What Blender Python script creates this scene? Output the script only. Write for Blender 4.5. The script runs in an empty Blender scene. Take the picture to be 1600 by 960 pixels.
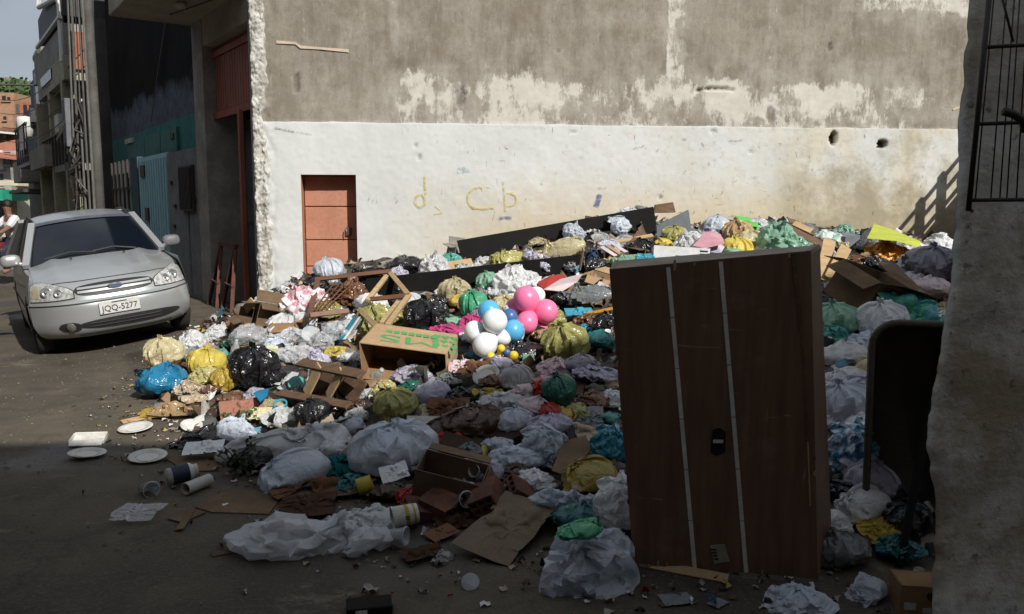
import bpy, bmesh, math, random
import numpy as np
from mathutils import Vector, Matrix, Quaternion, noise as mnoise

# ================================================================= camera, sky, sun, exposure
scene = bpy.context.scene
COL = scene.collection
F_PX = 1300.0                                   # focal length in pixels of the 1600 x 960 picture
CAM_Z = 1.6
PITCH = math.atan(155.0 / F_PX)
cam_data = bpy.data.cameras.new('camera')
cam_data.sensor_width = 36.0
cam_data.lens = 36.0 * F_PX / 1600.0
cam_data.clip_start = 0.05
cam_data.clip_end = 3000.0
cam = bpy.data.objects.new('camera', cam_data)
cam.location = (0, 0, CAM_Z)
cam.rotation_euler = (math.pi / 2 - PITCH, 0, 0)
COL.objects.link(cam)
scene.camera = cam

SUN_VEC = Vector((0.75, -1.0, 0.9)).normalized()        # towards the sun
world = bpy.data.worlds.new('World')
scene.world = world
world.use_nodes = True
wn = world.node_tree
wbg = wn.nodes['Background']
sky = wn.nodes.new('ShaderNodeTexSky')
sky.sky_type = 'NISHITA'
sky.sun_disc = False
sky.sun_elevation = math.asin(SUN_VEC.z)
sky.sun_rotation = math.atan2(SUN_VEC.x, SUN_VEC.y)
sky.air_density = 1.0
sky.dust_density = 2.5
sky.ozone_density = 1.0
# a thin, even veil of cloud over the whole sky
wtc = wn.nodes.new('ShaderNodeTexCoord')
wmap = wn.nodes.new('ShaderNodeMapping'); wmap.inputs['Scale'].default_value = (1, 1, 2.2)
wno = wn.nodes.new('ShaderNodeTexNoise'); wno.inputs['Scale'].default_value = 2.3; wno.inputs['Detail'].default_value = 6
wr = wn.nodes.new('ShaderNodeValToRGB')
wr.color_ramp.elements[0].position = .3; wr.color_ramp.elements[0].color = (.35, .35, .35, 1)
wr.color_ramp.elements[1].position = .7; wr.color_ramp.elements[1].color = (.85, .85, .85, 1)
wmx = wn.nodes.new('ShaderNodeMixRGB')
wmx.inputs[2].default_value = (11.2, 12.1, 13.4, 1)
wn.links.new(wtc.outputs['Generated'], wmap.inputs['Vector'])
wn.links.new(wmap.outputs[0], wno.inputs['Vector'])
wn.links.new(wno.outputs['Fac'], wr.inputs['Fac'])
wn.links.new(wr.outputs[0], wmx.inputs[0])
wn.links.new(sky.outputs[0], wmx.inputs[1])
wn.links.new(wmx.outputs[0], wbg.inputs['Color'])
wbg.inputs['Strength'].default_value = 0.05

sun_data = bpy.data.lights.new('sun', 'SUN')
sun_data.energy = 5.0
sun_data.angle = math.radians(0.5)
sun_data.color = (1.0, 0.965, 0.90)
sun = bpy.data.objects.new('sun', sun_data)
sun.rotation_euler = (-SUN_VEC).to_track_quat('-Z', 'Y').to_euler()
COL.objects.link(sun)

scene.view_settings.view_transform = 'Standard'
scene.view_settings.look = 'None'
scene.view_settings.exposure = 0.0
scene.view_settings.gamma = 1.0
scene.view_settings.use_curve_mapping = False
scene.render.engine = 'CYCLES'
scene.cycles.max_bounces = 6
scene.cycles.diffuse_bounces = 3
scene.cycles.glossy_bounces = 3
scene.cycles.transmission_bounces = 4
scene.cycles.transparent_max_bounces = 10
scene.cycles.use_denoising = True
scene.cycles.caustics_reflective = False
scene.cycles.caustics_refractive = False

# ================================================================= projecting pixels of the photograph into the place
def ray(px, py):
    u = (px - 800.0) / F_PX
    v = (480.0 - py) / F_PX
    return Vector((u, math.cos(PITCH) + v * math.sin(PITCH), v * math.cos(PITCH) - math.sin(PITCH)))
def at(px, py, Y):
    r = ray(px, py)
    t = Y / r.y
    return Vector((r.x * t, Y, CAM_Z + r.z * t))
def at_z(px, py, z):
    r = ray(px, py)
    t = (z - CAM_Z) / r.z
    return Vector((r.x * t, r.y * t, z))
def px_m(P):                                    # metres per photograph pixel at a point
    d = P.y * math.cos(PITCH) + (CAM_Z - P.z) * math.sin(PITCH)
    return d / F_PX
def lerp(a, b, t): return a + (b - a) * t
def pw(x, pts):
    if x <= pts[0][0]: return pts[0][1]
    for (a, fa), (b, fb) in zip(pts, pts[1:]):
        if x <= b: return lerp(fa, fb, (x - a) / (b - a))
    return pts[-1][1]
def sstep(a, b, x):
    t = max(0.0, min(1.0, (x - a) / (b - a)))
    return t * t * (3 - 2 * t)

# the street runs away to the left along ST, the wall of the big building runs along WD
C0 = Vector((-3.35, 11.0, 0))
WANG = math.radians(6.5)
WD = Vector((math.cos(WANG), math.sin(WANG), 0))
ST = Vector((-0.577, 0.817, 0))
LT = Vector((0.817, 0.577, 0))                  # across the street, towards the buildings
def wall_y(X): return C0.y + (X - C0.x) * math.tan(WANG)
def street(t, s, z=0.0): return C0 + ST * t + LT * s + Vector((0, 0, z))

def ground_z(X, Y):
    s = (X - C0.x) * LT.x + (Y - C0.y) * LT.y
    t = (X - C0.x) * ST.x + (Y - C0.y) * ST.y
    z = 0.14 * sstep(-2.75, -1.15, s) * sstep(7.6, 9.4, Y)
    z += 0.02 * mnoise.noise(Vector((X * .5, Y * .5, 3.0))) + .008 * mnoise.noise(Vector((X * 2.1, Y * 2.1, 9.0)))
    return z

TOE = [(-4.2, 12.5), (-3.9, 10.3), (-3.7, 8.6), (-3.3, 7.2), (-2.6, 6.2), (-1.9, 5.4), (-1.3, 4.9), (-.7, 4.3), (0, 3.9), (.5, 3.6), (1.2, 3.55), (2.5, 3.5), (8, 3.4)]
WALLH = [(-4.0, 0), (-3.4, .12), (-2.9, .5), (-2.2, .72), (-.9, .86), (1.2, 1.32), (3.2, 1.3), (6, 1.08), (7, 1.0)]
def pile_z(X, Y):
    g = ground_z(X, Y)
    t0 = pw(X, TOE); wy = wall_y(X)
    if Y <= t0: return g
    t = min(1.0, (Y - t0) / max(.3, wy - t0))
    h = pw(X, WALLH) * (t ** .85)
    h = max(h, .16 * sstep(0, .12, t) * sstep(-3.95, -3.2, X) * (1 - t) + h * .0)
    n = .10 * mnoise.noise(Vector((X * 1.3, Y * 1.3, .3))) + .05 * mnoise.noise(Vector((X * 3.3, Y * 3.3, 4.3)))
    return g + max(0, h + n * sstep(0, .25, t))
def hit(px, py, lift=0.0, fn=pile_z):
    r = ray(px, py)
    o = Vector((0, 0, CAM_Z))
    t, prev = 1.5, 1.5
    while t < 30:
        P = o + r * t
        if P.z <= fn(P.x, P.y) + lift or P.y > wall_y(P.x) - .02 and P.x > C0.x:
            a, b = prev, t
            for _ in range(14):
                m = (a + b) / 2
                Q = o + r * m
                if Q.z <= fn(Q.x, Q.y) + lift: b = m
                else: a = m
            return o + r * b
        prev = t
        t += .05
    return o + r * t

# ================================================================= building objects
def set_props(o, label=None, cat=None, group=None, kind=None):
    if label: o['label'] = label
    if cat: o['category'] = cat
    if group: o['group'] = group
    if kind: o['kind'] = kind
    return o
def mesh_obj(name, verts, faces, mat, parent=None, smooth=False, label=None, cat=None, group=None, kind=None):
    me = bpy.data.meshes.new(name)
    me.from_pydata([tuple(v) for v in verts], [], faces)
    me.update()
    if smooth: me.polygons.foreach_set('use_smooth', [True] * len(me.polygons))
    return data_obj(name, me, mat, parent, label, cat, group, kind)
def data_obj(name, me, mat, parent=None, label=None, cat=None, group=None, kind=None):
    o = bpy.data.objects.new(name, me)
    COL.objects.link(o)
    if mat is not None:
        if len(me.materials) == 0: me.materials.append(mat)
        elif me.materials[0] is not mat:
            o.material_slots[0].link = 'OBJECT'
            o.material_slots[0].material = mat
    if parent is not None: o.parent = parent
    return set_props(o, label, cat, group, kind)
def thing(name, label, cat, loc=(0, 0, 0), rotz=0.0, group=None):
    o = bpy.data.objects.new(name, None)
    o.empty_display_size = .1
    COL.objects.link(o)
    o.location = loc
    o.rotation_euler = (0, 0, rotz)
    return set_props(o, label, cat, group)

class MB:
    """collects simple shapes into one mesh"""
    def __init__(self): self.v = []; self.f = []
    def add(self, vs, fs):
        n = len(self.v)
        self.v += [Vector(x) for x in vs]
        self.f += [tuple(i + n for i in f) for f in fs]
        return self
    def box(self, x0, x1, y0, y1, z0, z1):
        return self.add([(x0, y0, z0), (x1, y0, z0), (x1, y1, z0), (x0, y1, z0), (x0, y0, z1), (x1, y0, z1), (x1, y1, z1), (x0, y1, z1)],
                        [(0, 3, 2, 1), (4, 5, 6, 7), (0, 1, 5, 4), (1, 2, 6, 5), (2, 3, 7, 6), (3, 0, 4, 7)])
    def hexa(self, p):                          # eight corners: lower four, upper four
        return self.add(p, [(0, 3, 2, 1), (4, 5, 6, 7), (0, 1, 5, 4), (1, 2, 6, 5), (2, 3, 7, 6), (3, 0, 4, 7)])
    def slab(self, q, th):                      # four corners (counter-clockwise seen from the front), thickness behind
        q = [Vector(x) for x in q]
        n = (q[1] - q[0]).cross(q[3] - q[0]).normalized()
        return self.hexa([x - n * th for x in q] + q)
    def bar(self, a, b, w, h, up=(0, 0, 1)):
        a, b = Vector(a), Vector(b)
        d = (b - a).normalized()
        s = d.cross(Vector(up))
        if s.length < 1e-3: s = d.cross(Vector((1, 0, 0)))
        s.normalize(); t = s.cross(d)
        s, t = s * w / 2, t * h / 2
        return self.hexa([a - s - t, a + s - t, b + s - t, b - s - t, a - s + t, a + s + t, b + s + t, b - s + t])
    def tube(self, pts, r, n=8, cap=True):
        pts = [Vector(p) for p in pts]
        rs = r if isinstance(r, (list, tuple)) else [r] * len(pts)
        base = len(self.v)
        up = Vector((0, 0, 1))
        for i, p in enumerate(pts):
            d = (pts[min(i + 1, len(pts) - 1)] - pts[max(i - 1, 0)]).normalized()
            s = d.cross(up)
            if s.length < 1e-2: s = d.cross(Vector((1, 0, 0)))
            s.normalize(); t = s.cross(d)
            for k in range(n):
                a = 2 * math.pi * k / n
                self.v.append(p + (s * math.cos(a) + t * math.sin(a)) * rs[i])
        for i in range(len(pts) - 1):
            for k in range(n):
                k2 = (k + 1) % n
                self.f.append((base + i * n + k, base + i * n + k2, base + (i + 1) * n + k2, base + (i + 1) * n + k))
        if cap:
            self.f.append(tuple(base + k for k in range(n))[::-1])
            self.f.append(tuple(base + (len(pts) - 1) * n + k for k in range(n)))
        return self
    def lathe(self, prof, n=20, axis=None, org=(0, 0, 0)):  # prof: (radius, height)
        base = len(self.v)
        M = axis or Matrix.Identity(3)
        o = Vector(org)
        for r, z in prof:
            for k in range(n):
                a = 2 * math.pi * k / n
                self.v.append(o + M @ Vector((r * math.cos(a), r * math.sin(a), z)))
        for i in range(len(prof) - 1):
            for k in range(n):
                k2 = (k + 1) % n
                self.f.append((base + i * n + k, base + i * n + k2, base + (i + 1) * n + k2, base + (i + 1) * n + k))
        return self
    def xf(self, M):
        self.v = [M @ v for v in self.v]
        return self
    def build(self, name, mat, parent=None, smooth=False, bevel=0.0, **kw):
        o = mesh_obj(name, self.v, self.f, mat, parent, smooth, **kw)
        if bevel:
            m = o.modifiers.new('bevel', 'BEVEL'); m.width = bevel; m.segments = 2; m.limit_method = 'ANGLE'
        return o
def copy_tree(o, parent=None):
    c = o.copy(); COL.objects.link(c); c.parent = parent
    for ch in list(o.children): copy_tree(ch, c)
    return c
def text_mesh(name, body, size, mat, parent, M, extrude=.002, align='CENTER', label=None, bold=0.0):
    cu = bpy.data.curves.new(name, 'FONT')
    cu.body = body; cu.size = size; cu.extrude = extrude; cu.align_x = align; cu.offset = bold; cu.align_y = 'CENTER'
    tmp = bpy.data.objects.new(name + '_tmp', cu)
    COL.objects.link(tmp)
    dg = bpy.context.evaluated_depsgraph_get()
    me = bpy.data.meshes.new_from_object(tmp.evaluated_get(dg))
    bpy.data.objects.remove(tmp)
    me.transform(M)
    me.materials.clear()
    return data_obj(name, me, mat, parent, label=label)

# ================================================================= materials
class NT:
    def __init__(self, name):
        self.m = bpy.data.materials.new(name); self.m.use_nodes = True
        self.t = self.m.node_tree
        self.b = self.t.nodes['Principled BSDF']
        self.out = self.t.nodes['Material Output']
    def n(self, ty, **kw):
        x = self.t.nodes.new(ty)
        for k, v in kw.items(): setattr(x, k, v)
        return x
    def put(self, sock, v):
        if isinstance(v, bpy.types.NodeSocket): self.t.links.new(v, sock)
        elif v is not None:
            if isinstance(v, (tuple, list)) and len(v) == 3 and sock.type == 'RGBA': v = (*v, 1)
            sock.default_value = v
    def coord(self, which='Object', scale=None, loc=None):
        c = self.n('ShaderNodeTexCoord').outputs[which]
        if scale is None and loc is None: return c
        mp = self.n('ShaderNodeMapping')
        if scale is not None: mp.inputs['Scale'].default_value = scale
        if loc is not None: mp.inputs['Location'].default_value = loc
        self.put(mp.inputs['Vector'], c)
        return mp.outputs[0]
    def noise(self, scale, detail=4, rough=.55, vec=None, dist=0.0):
        x = self.n('ShaderNodeTexNoise')
        x.inputs['Scale'].default_value = scale; x.inputs['Detail'].default_value = detail
        x.inputs['Roughness'].default_value = rough; x.inputs['Distortion'].default_value = dist
        if vec is not None: self.put(x.inputs['Vector'], vec)
        return x.outputs['Fac']
    def ramp(self, fac, a, b, ca=(0, 0, 0), cb=(1, 1, 1)):
        x = self.n('ShaderNodeMapRange')
        x.inputs['From Min'].default_value = a; x.inputs['From Max'].default_value = b
        self.put(x.inputs['Value'], fac)
        return x.outputs[0]
    def mix(self, f, a, b, mode='MIX'):
        x = self.n('ShaderNodeMixRGB', blend_type=mode)
        self.put(x.inputs[0], f); self.put(x.inputs[1], a); self.put(x.inputs[2], b)
        return x.outputs[0]
    def math(self, op, a, b=None):
        x = self.n('ShaderNodeMath', operation=op)
        self.put(x.inputs[0], a)
        if b is not None: self.put(x.inputs[1], b)
        return x.outputs[0]
    def sep(self, v):
        x = self.n('ShaderNodeSeparateXYZ'); self.put(x.inputs[0], v)
        return x.outputs
    def bump(self, h, strength=.3, dist=.02):
        x = self.n('ShaderNodeBump')
        x.inputs['Strength'].default_value = strength; x.inputs['Distance'].default_value = dist
        self.put(x.inputs['Height'], h); self.put(self.b.inputs['Normal'], x.outputs[0])
        return x.outputs[0]
    def set(self, **kw):
        for k, v in kw.items(): self.put(self.b.inputs[k.replace('_', ' ')], v)
        return self
_mats = {}
def pm(name, c1, c2=None, scale=6.0, rough=.8, bump=.25, bscale=None, metal=0.0, spec=.4, stretch=None, lo=.35, hi=.65, coat=0.0):
    """a worn, two-tone surface"""
    if name in _mats: return _mats[name]
    g = NT(name)
    vec = g.coord('Object', scale=stretch) if stretch else g.coord('Object')
    c2 = c2 or tuple(x * .65 for x in c1)
    n1 = g.noise(scale, 6, .6, vec)
    col = g.mix(g.ramp(n1, lo, hi), c2, c1)
    n2 = g.noise(scale * 7, 4, .6, vec)
    col = g.mix(g.math('MULTIPLY', g.ramp(n2, .35, .7), .35), col, tuple(x * .55 for x in c2))
    g.set(Base_Color=col, Roughness=rough, Metallic=metal)
    g.b.inputs['Specular IOR Level'].default_value = spec
    g.b.inputs['Coat Weight'].default_value = coat
    if bump: g.bump(g.math('ADD', n1, g.math('MULTIPLY', g.noise(bscale or scale * 9, 5, .6, vec), .6)), bump, .02)
    _mats[name] = g.m
    return g.m
def film(name, c, alpha=1.0, trans=.16, rough=.26, dirt=.25, c2=None, cscale=5.0, bump=.28):
    """thin plastic film"""
    if name in _mats: return _mats[name]
    g = NT(name)
    vec = g.coord('Object')
    inf = g.n('ShaderNodeObjectInfo')
    n1 = g.noise(cscale, 4, .6, vec)
    base = tuple(c)
    if c2: base = g.mix(g.ramp(n1, .44, .56), c, c2)
    hv = g.n('ShaderNodeHueSaturation')
    g.put(hv.inputs['Color'], base if not isinstance(base, tuple) else (*base, 1))
    g.put(hv.inputs['Value'], g.math('ADD', g.math('MULTIPLY', inf.outputs['Random'], .3), .82))
    n2 = g.noise(3.1, 6, .7, vec)
    col = g.mix(g.math('MULTIPLY', g.ramp(n2, .45, .75), dirt), hv.outputs[0], (.09, .07, .05))
    g.set(Base_Color=col, Roughness=rough)
    g.b.inputs['Specular IOR Level'].default_value = .6
    def crease(sc, d):                          # sharp fold lines
        q = g.math('ABSOLUTE', g.math('SUBTRACT', g.noise(sc, 2, .5, vec, d), .5))
        return g.math('MINIMUM', g.math('MULTIPLY', q, 9.0), 1.0)
    hgt = g.math('ADD', crease(5.0, .6), g.math('MULTIPLY', crease(11, .9), .3))
    hgt = g.math('ADD', hgt, g.math('MULTIPLY', g.noise(40, 2, .5, vec), .06))
    bn = g.bump(hgt, bump, .022)
    sh = g.b.outputs[0]
    if trans:
        tr = g.n('ShaderNodeBsdfTranslucent'); g.put(tr.inputs['Color'], col); g.put(tr.inputs['Normal'], bn)
        mx = g.n('ShaderNodeMixShader'); mx.inputs[0].default_value = trans
        g.t.links.new(sh, mx.inputs[1]); g.t.links.new(tr.outputs[0], mx.inputs[2]); sh = mx.outputs[0]
    if alpha < 1:
        tp = g.n('ShaderNodeBsdfTransparent')
        mx = g.n('ShaderNodeMixShader'); mx.inputs[0].default_value = 1 - alpha
        g.t.links.new(sh, mx.inputs[1]); g.t.links.new(tp.outputs[0], mx.inputs[2]); sh = mx.outputs[0]
    g.t.links.new(sh, g.out.inputs['Surface'])
    _mats[name] = g.m
    return g.m
def glossy(name, c, rough=.25, metal=0.0, coat=0.0, spec=.5):
    if name in _mats: return _mats[name]
    g = NT(name)
    n = g.noise(14, 5, .6, g.coord('Object'))
    g.set(Base_Color=g.mix(g.ramp(n, .3, .75), c, tuple(x * .8 for x in c)), Roughness=g.math('ADD', g.math('MULTIPLY', n, .18), rough - .06), Metallic=metal)
    g.b.inputs['Coat Weight'].default_value = coat
    g.b.inputs['Specular IOR Level'].default_value = spec
    _mats[name] = g.m
    return g.m

def spray(name, c, cover=.5):
    if name in _mats: return _mats[name]
    g = NT(name)
    n = g.noise(22, 5, .7, g.coord('Object'))
    g.set(Base_Color=c, Roughness=.9)
    tp = g.n('ShaderNodeBsdfTransparent'); mx = g.n('ShaderNodeMixShader')
    g.put(mx.inputs[0], g.math('SUBTRACT', 1.0, g.math('MULTIPLY', g.ramp(n, .58 - cover * .4, .62), .85)))
    g.t.links.new(g.b.outputs[0], mx.inputs[1]); g.t.links.new(tp.outputs[0], mx.inputs[2]); g.t.links.new(mx.outputs[0], g.out.inputs['Surface'])
    _mats[name] = g.m
    return g.m
def make_ground_mat():
    g = NT('asphalt_and_dirt')
    v = g.coord('Object')
    big = g.noise(.55, 5, .6, v); mid = g.noise(3.2, 6, .65, v); fine = g.noise(60, 3, .6, v)
    col = g.mix(g.ramp(big, .38, .62), (.045, .038, .029), (.112, .088, .058))
    col = g.mix(g.math('MULTIPLY', g.ramp(mid, .42, .7), .6), col, (.042, .037, .031))
    pale = g.ramp(g.noise(1.1, 7, .75, g.coord('Object', scale=(1, 1.8, 1), loc=(3, 7, 0))), .60, .68)
    col = g.mix(g.math('MULTIPLY', pale, .5), col, (.27, .22, .155))
    col = g.mix(g.math('MULTIPLY', g.ramp(fine, .5, .75), .45), col, (.18, .155, .12))
    crk = g.n('ShaderNodeTexVoronoi', feature='DISTANCE_TO_EDGE'); crk.inputs['Scale'].default_value = .55
    dv = g.n('ShaderNodeVectorMath', operation='ADD'); nz = g.n('ShaderNodeTexNoise'); nz.inputs['Scale'].default_value = 1.6; nz.inputs['Detail'].default_value = 6; g.put(nz.inputs['Vector'], v)
    g.put(dv.inputs[0], v); g.put(dv.inputs[1], nz.outputs['Color']); g.put(crk.inputs['Vector'], dv.outputs[0])
    col = g.mix(g.math('MULTIPLY', g.math('SUBTRACT', 1.0, g.ramp(crk.outputs['Distance'], .004, .016)), .25), col, (.02, .017, .014))
    spl = g.ramp(g.noise(2.4, 6, .7, g.coord('Object', loc=(1, 5, 0))), .60, .66)
    col = g.mix(g.math('MULTIPLY', spl, .55), col, (.035, .028, .02))
    wet = g.ramp(g.noise(.9, 4, .5, g.coord('Object', loc=(11, 2, 0))), .56, .66)
    col = g.mix(g.math('MULTIPLY', wet, .55), col, (.035, .03, .026))
    g.set(Base_Color=col, Roughness=g.math('SUBTRACT', .92, g.math('MULTIPLY', wet, .45)))
    g.bump(g.math('ADD', g.math('MULTIPLY', fine, .5), g.math('MULTIPLY', g.noise(18, 5, .7, v), 1.0)), .5, .015)
    return g.m
def make_wall_mat():
    """old limewash over cement; x runs along the wall, z is the height"""
    g = NT('limewashed_cement')
    v = g.coord('Object')
    X, Y, Z = g.sep(v)
    streak = g.noise(1.0, 6, .65, g.coord('Object', scale=(5, 1, .55)))
    big = g.noise(.9, 5, .6, v); mid = g.noise(4.5, 7, .7, v); fine = g.noise(34, 4, .65, v)
    blot = g.noise(2.1, 7, .68, g.coord('Object', loc=(7, 0, 2)), .4)
    cem = g.mix(g.ramp(big, .36, .64), (.165, .142, .110), (.262, .236, .192))
    cem = g.mix(g.math('MULTIPLY', g.ramp(blot, .46, .68), .55), cem, (.38, .35, .30))
    cem = g.mix(g.math('MULTIPLY', g.ramp(streak, .46, .70), .40), cem, (.40, .375, .33))
    cem = g.mix(g.math('MULTIPLY', g.ramp(g.noise(11, 7, .75, g.coord('Object', scale=(1.6, 1, .5), loc=(3, 0, 3))), .52, .66), .45), cem, (.14, .115, .085))
    cem = g.mix(g.math('MULTIPLY', g.ramp(g.noise(8, 8, .75, g.coord('Object', scale=(1.8, 1, .6), loc=(9, 0, 5))), .56, .66), .4), cem, (.46, .43, .38))
    cem = g.mix(g.math('MULTIPLY', g.ramp(g.noise(1.5, 7, .7, g.coord('Object', scale=(1.3, 1, .9), loc=(5, 0, 2))), .50, .68), .55), cem, (.165, .128, .088))
    cem = g.mix(g.math('MULTIPLY', g.ramp(fine, .52, .72), .4), cem, (.13, .11, .09))
    # flakes of old whitewash left on the cement
    def band(s, a, b, c, d):                    # 0..1..1..0
        return g.math('MULTIPLY', g.ramp(s, a, b), g.math('SUBTRACT', 1.0, g.ramp(s, c, d)))
    flake_n = g.math('ADD', g.math('MULTIPLY', g.noise(.95, 4, .6, g.coord('Object', scale=(1, 1, 1.5), loc=(2.3, 0, 1))), .52), g.math('MULTIPLY', g.noise(3.6, 9, .78, g.coord('Object', scale=(1.7, 1, .7), loc=(2, 0, 1))), .48))
    zone = g.math('MULTIPLY', band(Z, 2.5, 2.7, 3.25, 3.85), band(X, .9, 1.9, 9.0, 10.6))
    strip1 = g.math('MULTIPLY', band(X, 5.38, 5.50, 5.72, 5.84), g.ramp(Z, 2.8, 3.1))
    strip2 = g.math('MULTIPLY', band(X, 6.85, 6.92, 7.02, 7.12), g.ramp(Z, 3.0, 3.4))
    strip3 = g.math('MULTIPLY', band(X, 1.72, 1.80, 1.86, 1.98), g.ramp(Z, 2.9, 3.5))
    top = g.math('MULTIPLY', band(Z, 4.0, 4.35, 4.8, 5.2), g.ramp(X, 7.4, 8.4))
    zone = g.math('MAXIMUM', zone, g.math('MULTIPLY', g.math('MAXIMUM', strip1, g.math('MULTIPLY', g.math('MAXIMUM', strip2, strip3), .9)), 1.0))
    zone = g.math('MAXIMUM', zone, g.math('MULTIPLY', top, 1.05))
    thr = g.math('SUBTRACT', .78, g.math('MULTIPLY', zone, .285))
    flake = g.ramp(g.math('SUBTRACT', flake_n, thr), 0.0, .045)
    wash = g.math('MULTIPLY', g.math('MULTIPLY', zone, g.ramp(g.noise(3.2, 6, .65, g.coord('Object', scale=(1.2, 1, .8), loc=(3, 0, 9))), .40, .62)), .42)
    cem = g.mix(wash, cem, (.50, .48, .43))
    upper = g.mix(g.math('MULTIPLY', flake, .9), cem, g.mix(g.ramp(mid, .3, .7), (.50, .47, .41), (.62, .60, .55)))
    # the newer white band below
    wht = g.mix(g.ramp(big, .3, .7), (.52, .53, .52), (.62, .63, .62))
    wht = g.mix(g.math('MULTIPLY', g.ramp(g.noise(2.0, 6, .7, g.coord('Object', scale=(2.2, 1, .7), loc=(1, 0, 4))), .5, .75), .35), wht, (.50, .48, .42))
    och = g.math('MULTIPLY', g.math('SUBTRACT', 1.0, g.ramp(g.math('ADD', Z, g.math('MULTIPLY', g.math('SUBTRACT', mid, .5), .9)), 1.05, 2.1)), g.ramp(X, 1.6, 3.6))
    wht = g.mix(g.math('MULTIPLY', och, .85), wht, (.50, .385, .20))
    yel = g.math('MULTIPLY', g.ramp(X, 4.5, 8.5), g.ramp(g.noise(1.2, 5, .6, g.coord('Object', loc=(2, 0, 3))), .40, .62))
    wht = g.mix(g.math('MULTIPLY', yel, .6), wht, (.50, .42, .25))
    smu = g.ramp(g.noise(5.5, 6, .7, g.coord('Object', loc=(8, 0, 8)), .5), .60, .70)
    wht = g.mix(g.math('MULTIPLY', smu, .35), wht, (.40, .38, .34))
    grime = g.math('MULTIPLY', g.ramp(X, 6.9, 7.5), g.ramp(g.math('ADD', g.noise(1.7, 6, .7, g.coord('Object', loc=(9, 0, 3))), g.math('MULTIPLY', g.math('SUBTRACT', 2.1, Z), .18)), .42, .64))
    wht = g.mix(g.math('MULTIPLY', grime, .85), wht, (.29, .255, .18))
    patch = g.math('MULTIPLY', g.ramp(X, 2.0, 6.0), g.ramp(g.noise(6.5, 8, .78, g.coord('Object', scale=(1, 1, 1.2), loc=(5, 0, 9))), .55, .66))
    wht = g.mix(g.math('MULTIPLY', patch, .55), wht, (.36, .32, .26))
    pinkm = g.math('MULTIPLY', band(X, 3.2, 4.6, 5.4, 6.4), g.ramp(g.noise(3.4, 6, .7, g.coord('Object', loc=(4, 0, 8))), .56, .68))
    wht = g.mix(g.math('MULTIPLY', pinkm, .4), wht, (.62, .42, .38))
    scr = g.ramp(g.noise(7.0, 5, .7, g.coord('Object', scale=(.6, 1, 2.2), loc=(6, 0, 1)), .8), .655, .70)
    scr2 = g.ramp(g.noise(9.0, 4, .6, g.coord('Object', scale=(2.4, 1, .7), loc=(1, 0, 6)), .5), .66, .70)
    sm = g.math('MULTIPLY', g.math('MAXIMUM', scr, scr2), g.ramp(X, 1.5, 3.0))
    wht = g.mix(g.math('MULTIPLY', sm, .75), wht, (.20, .17, .15))
    zline = g.math('ADD', 2.715, g.math('MULTIPLY', g.math('SUBTRACT', g.noise(1.4, 4, .6, g.coord('Object', scale=(1, 1, 0))), .5), .07))
    isw = g.math('LESS_THAN', Z, zline)
    col = g.mix(isw, upper, wht)
    ha = g.n('ShaderNodeAttribute'); ha.attribute_name = 'broken'
    col = g.mix(ha.outputs['Fac'], col, g.mix(g.ramp(mid, .4, .6), (.035, .025, .02), (.10, .07, .05)))
    g.set(Base_Color=col, Roughness=.92)
    g.b.inputs['Specular IOR Level'].default_value = .2
    h = g.math('ADD', g.math('MULTIPLY', flake, .35), g.math('MULTIPLY', isw, .5))
    h = g.math('ADD', h, g.math('ADD', g.math('MULTIPLY', mid, .5), g.math('MULTIPLY', fine, .25)))
    h = g.math('SUBTRACT', h, g.math('MULTIPLY', sm, .4))
    g.bump(h, .45, .012)
    return g.m
def make_brick_mat(name, c1, c2, mortar, scale=3.0):
    g = NT(name)
    x = g.n('ShaderNodeTexBrick')
    x.inputs['Scale'].default_value = scale
    for k, c in (('Color1', c1), ('Color2', c2), ('Mortar', mortar)): x.inputs[k].default_value = (*c, 1)
    x.inputs['Mortar Size'].default_value = .03
    g.put(x.inputs['Vector'], g.coord('Object', scale=(1, 1, 1)))
    g.set(Base_Color=x.outputs['Color'], Roughness=.9)
    return g.m
M_GROUND = make_ground_mat()
M_WALL = make_wall_mat()

# ================================================================= the ground: one sheet out to the horizon
def build_ground():
    def lines(lo, hi, step, far):
        a = list(np.arange(lo, hi + 1e-6, step))
        k, x = step, hi
        while x < far: k *= 1.5; x += k; a.append(x)
        k, x = step, lo
        while x > -far: k *= 1.5; x -= k; a.insert(0, x)
        return a
    xs, ys = lines(-9, 8, .14, 900), lines(-1, 16, .14, 900)
    vs = [(x, y, ground_z(x, y) if abs(x) < 60 and abs(y) < 90 else 0) for y in ys for x in xs]
    n = len(xs)
    fs = [(j * n + i, j * n + i + 1, (j + 1) * n + i + 1, (j + 1) * n + i) for j in range(len(ys) - 1) for i in range(n - 1)]
    mesh_obj('ground', vs, fs, M_GROUND, smooth=True, kind='structure')
build_ground()

def wl(mb, parent):                             # world coordinates -> the parent's frame
    return mb.xf(Matrix.Translation(-Vector(parent.location)))
def wall_pt(px, py):                            # pixel -> (distance along, height) on the big wall
    r = ray(px, py)
    n = Vector((-WD.y, WD.x, 0))
    o = Vector((0, 0, CAM_Z))
    t = (C0 - o).dot(n) / r.dot(n)
    P = o + r * t
    return (P - C0).dot(WD), P.z

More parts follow.
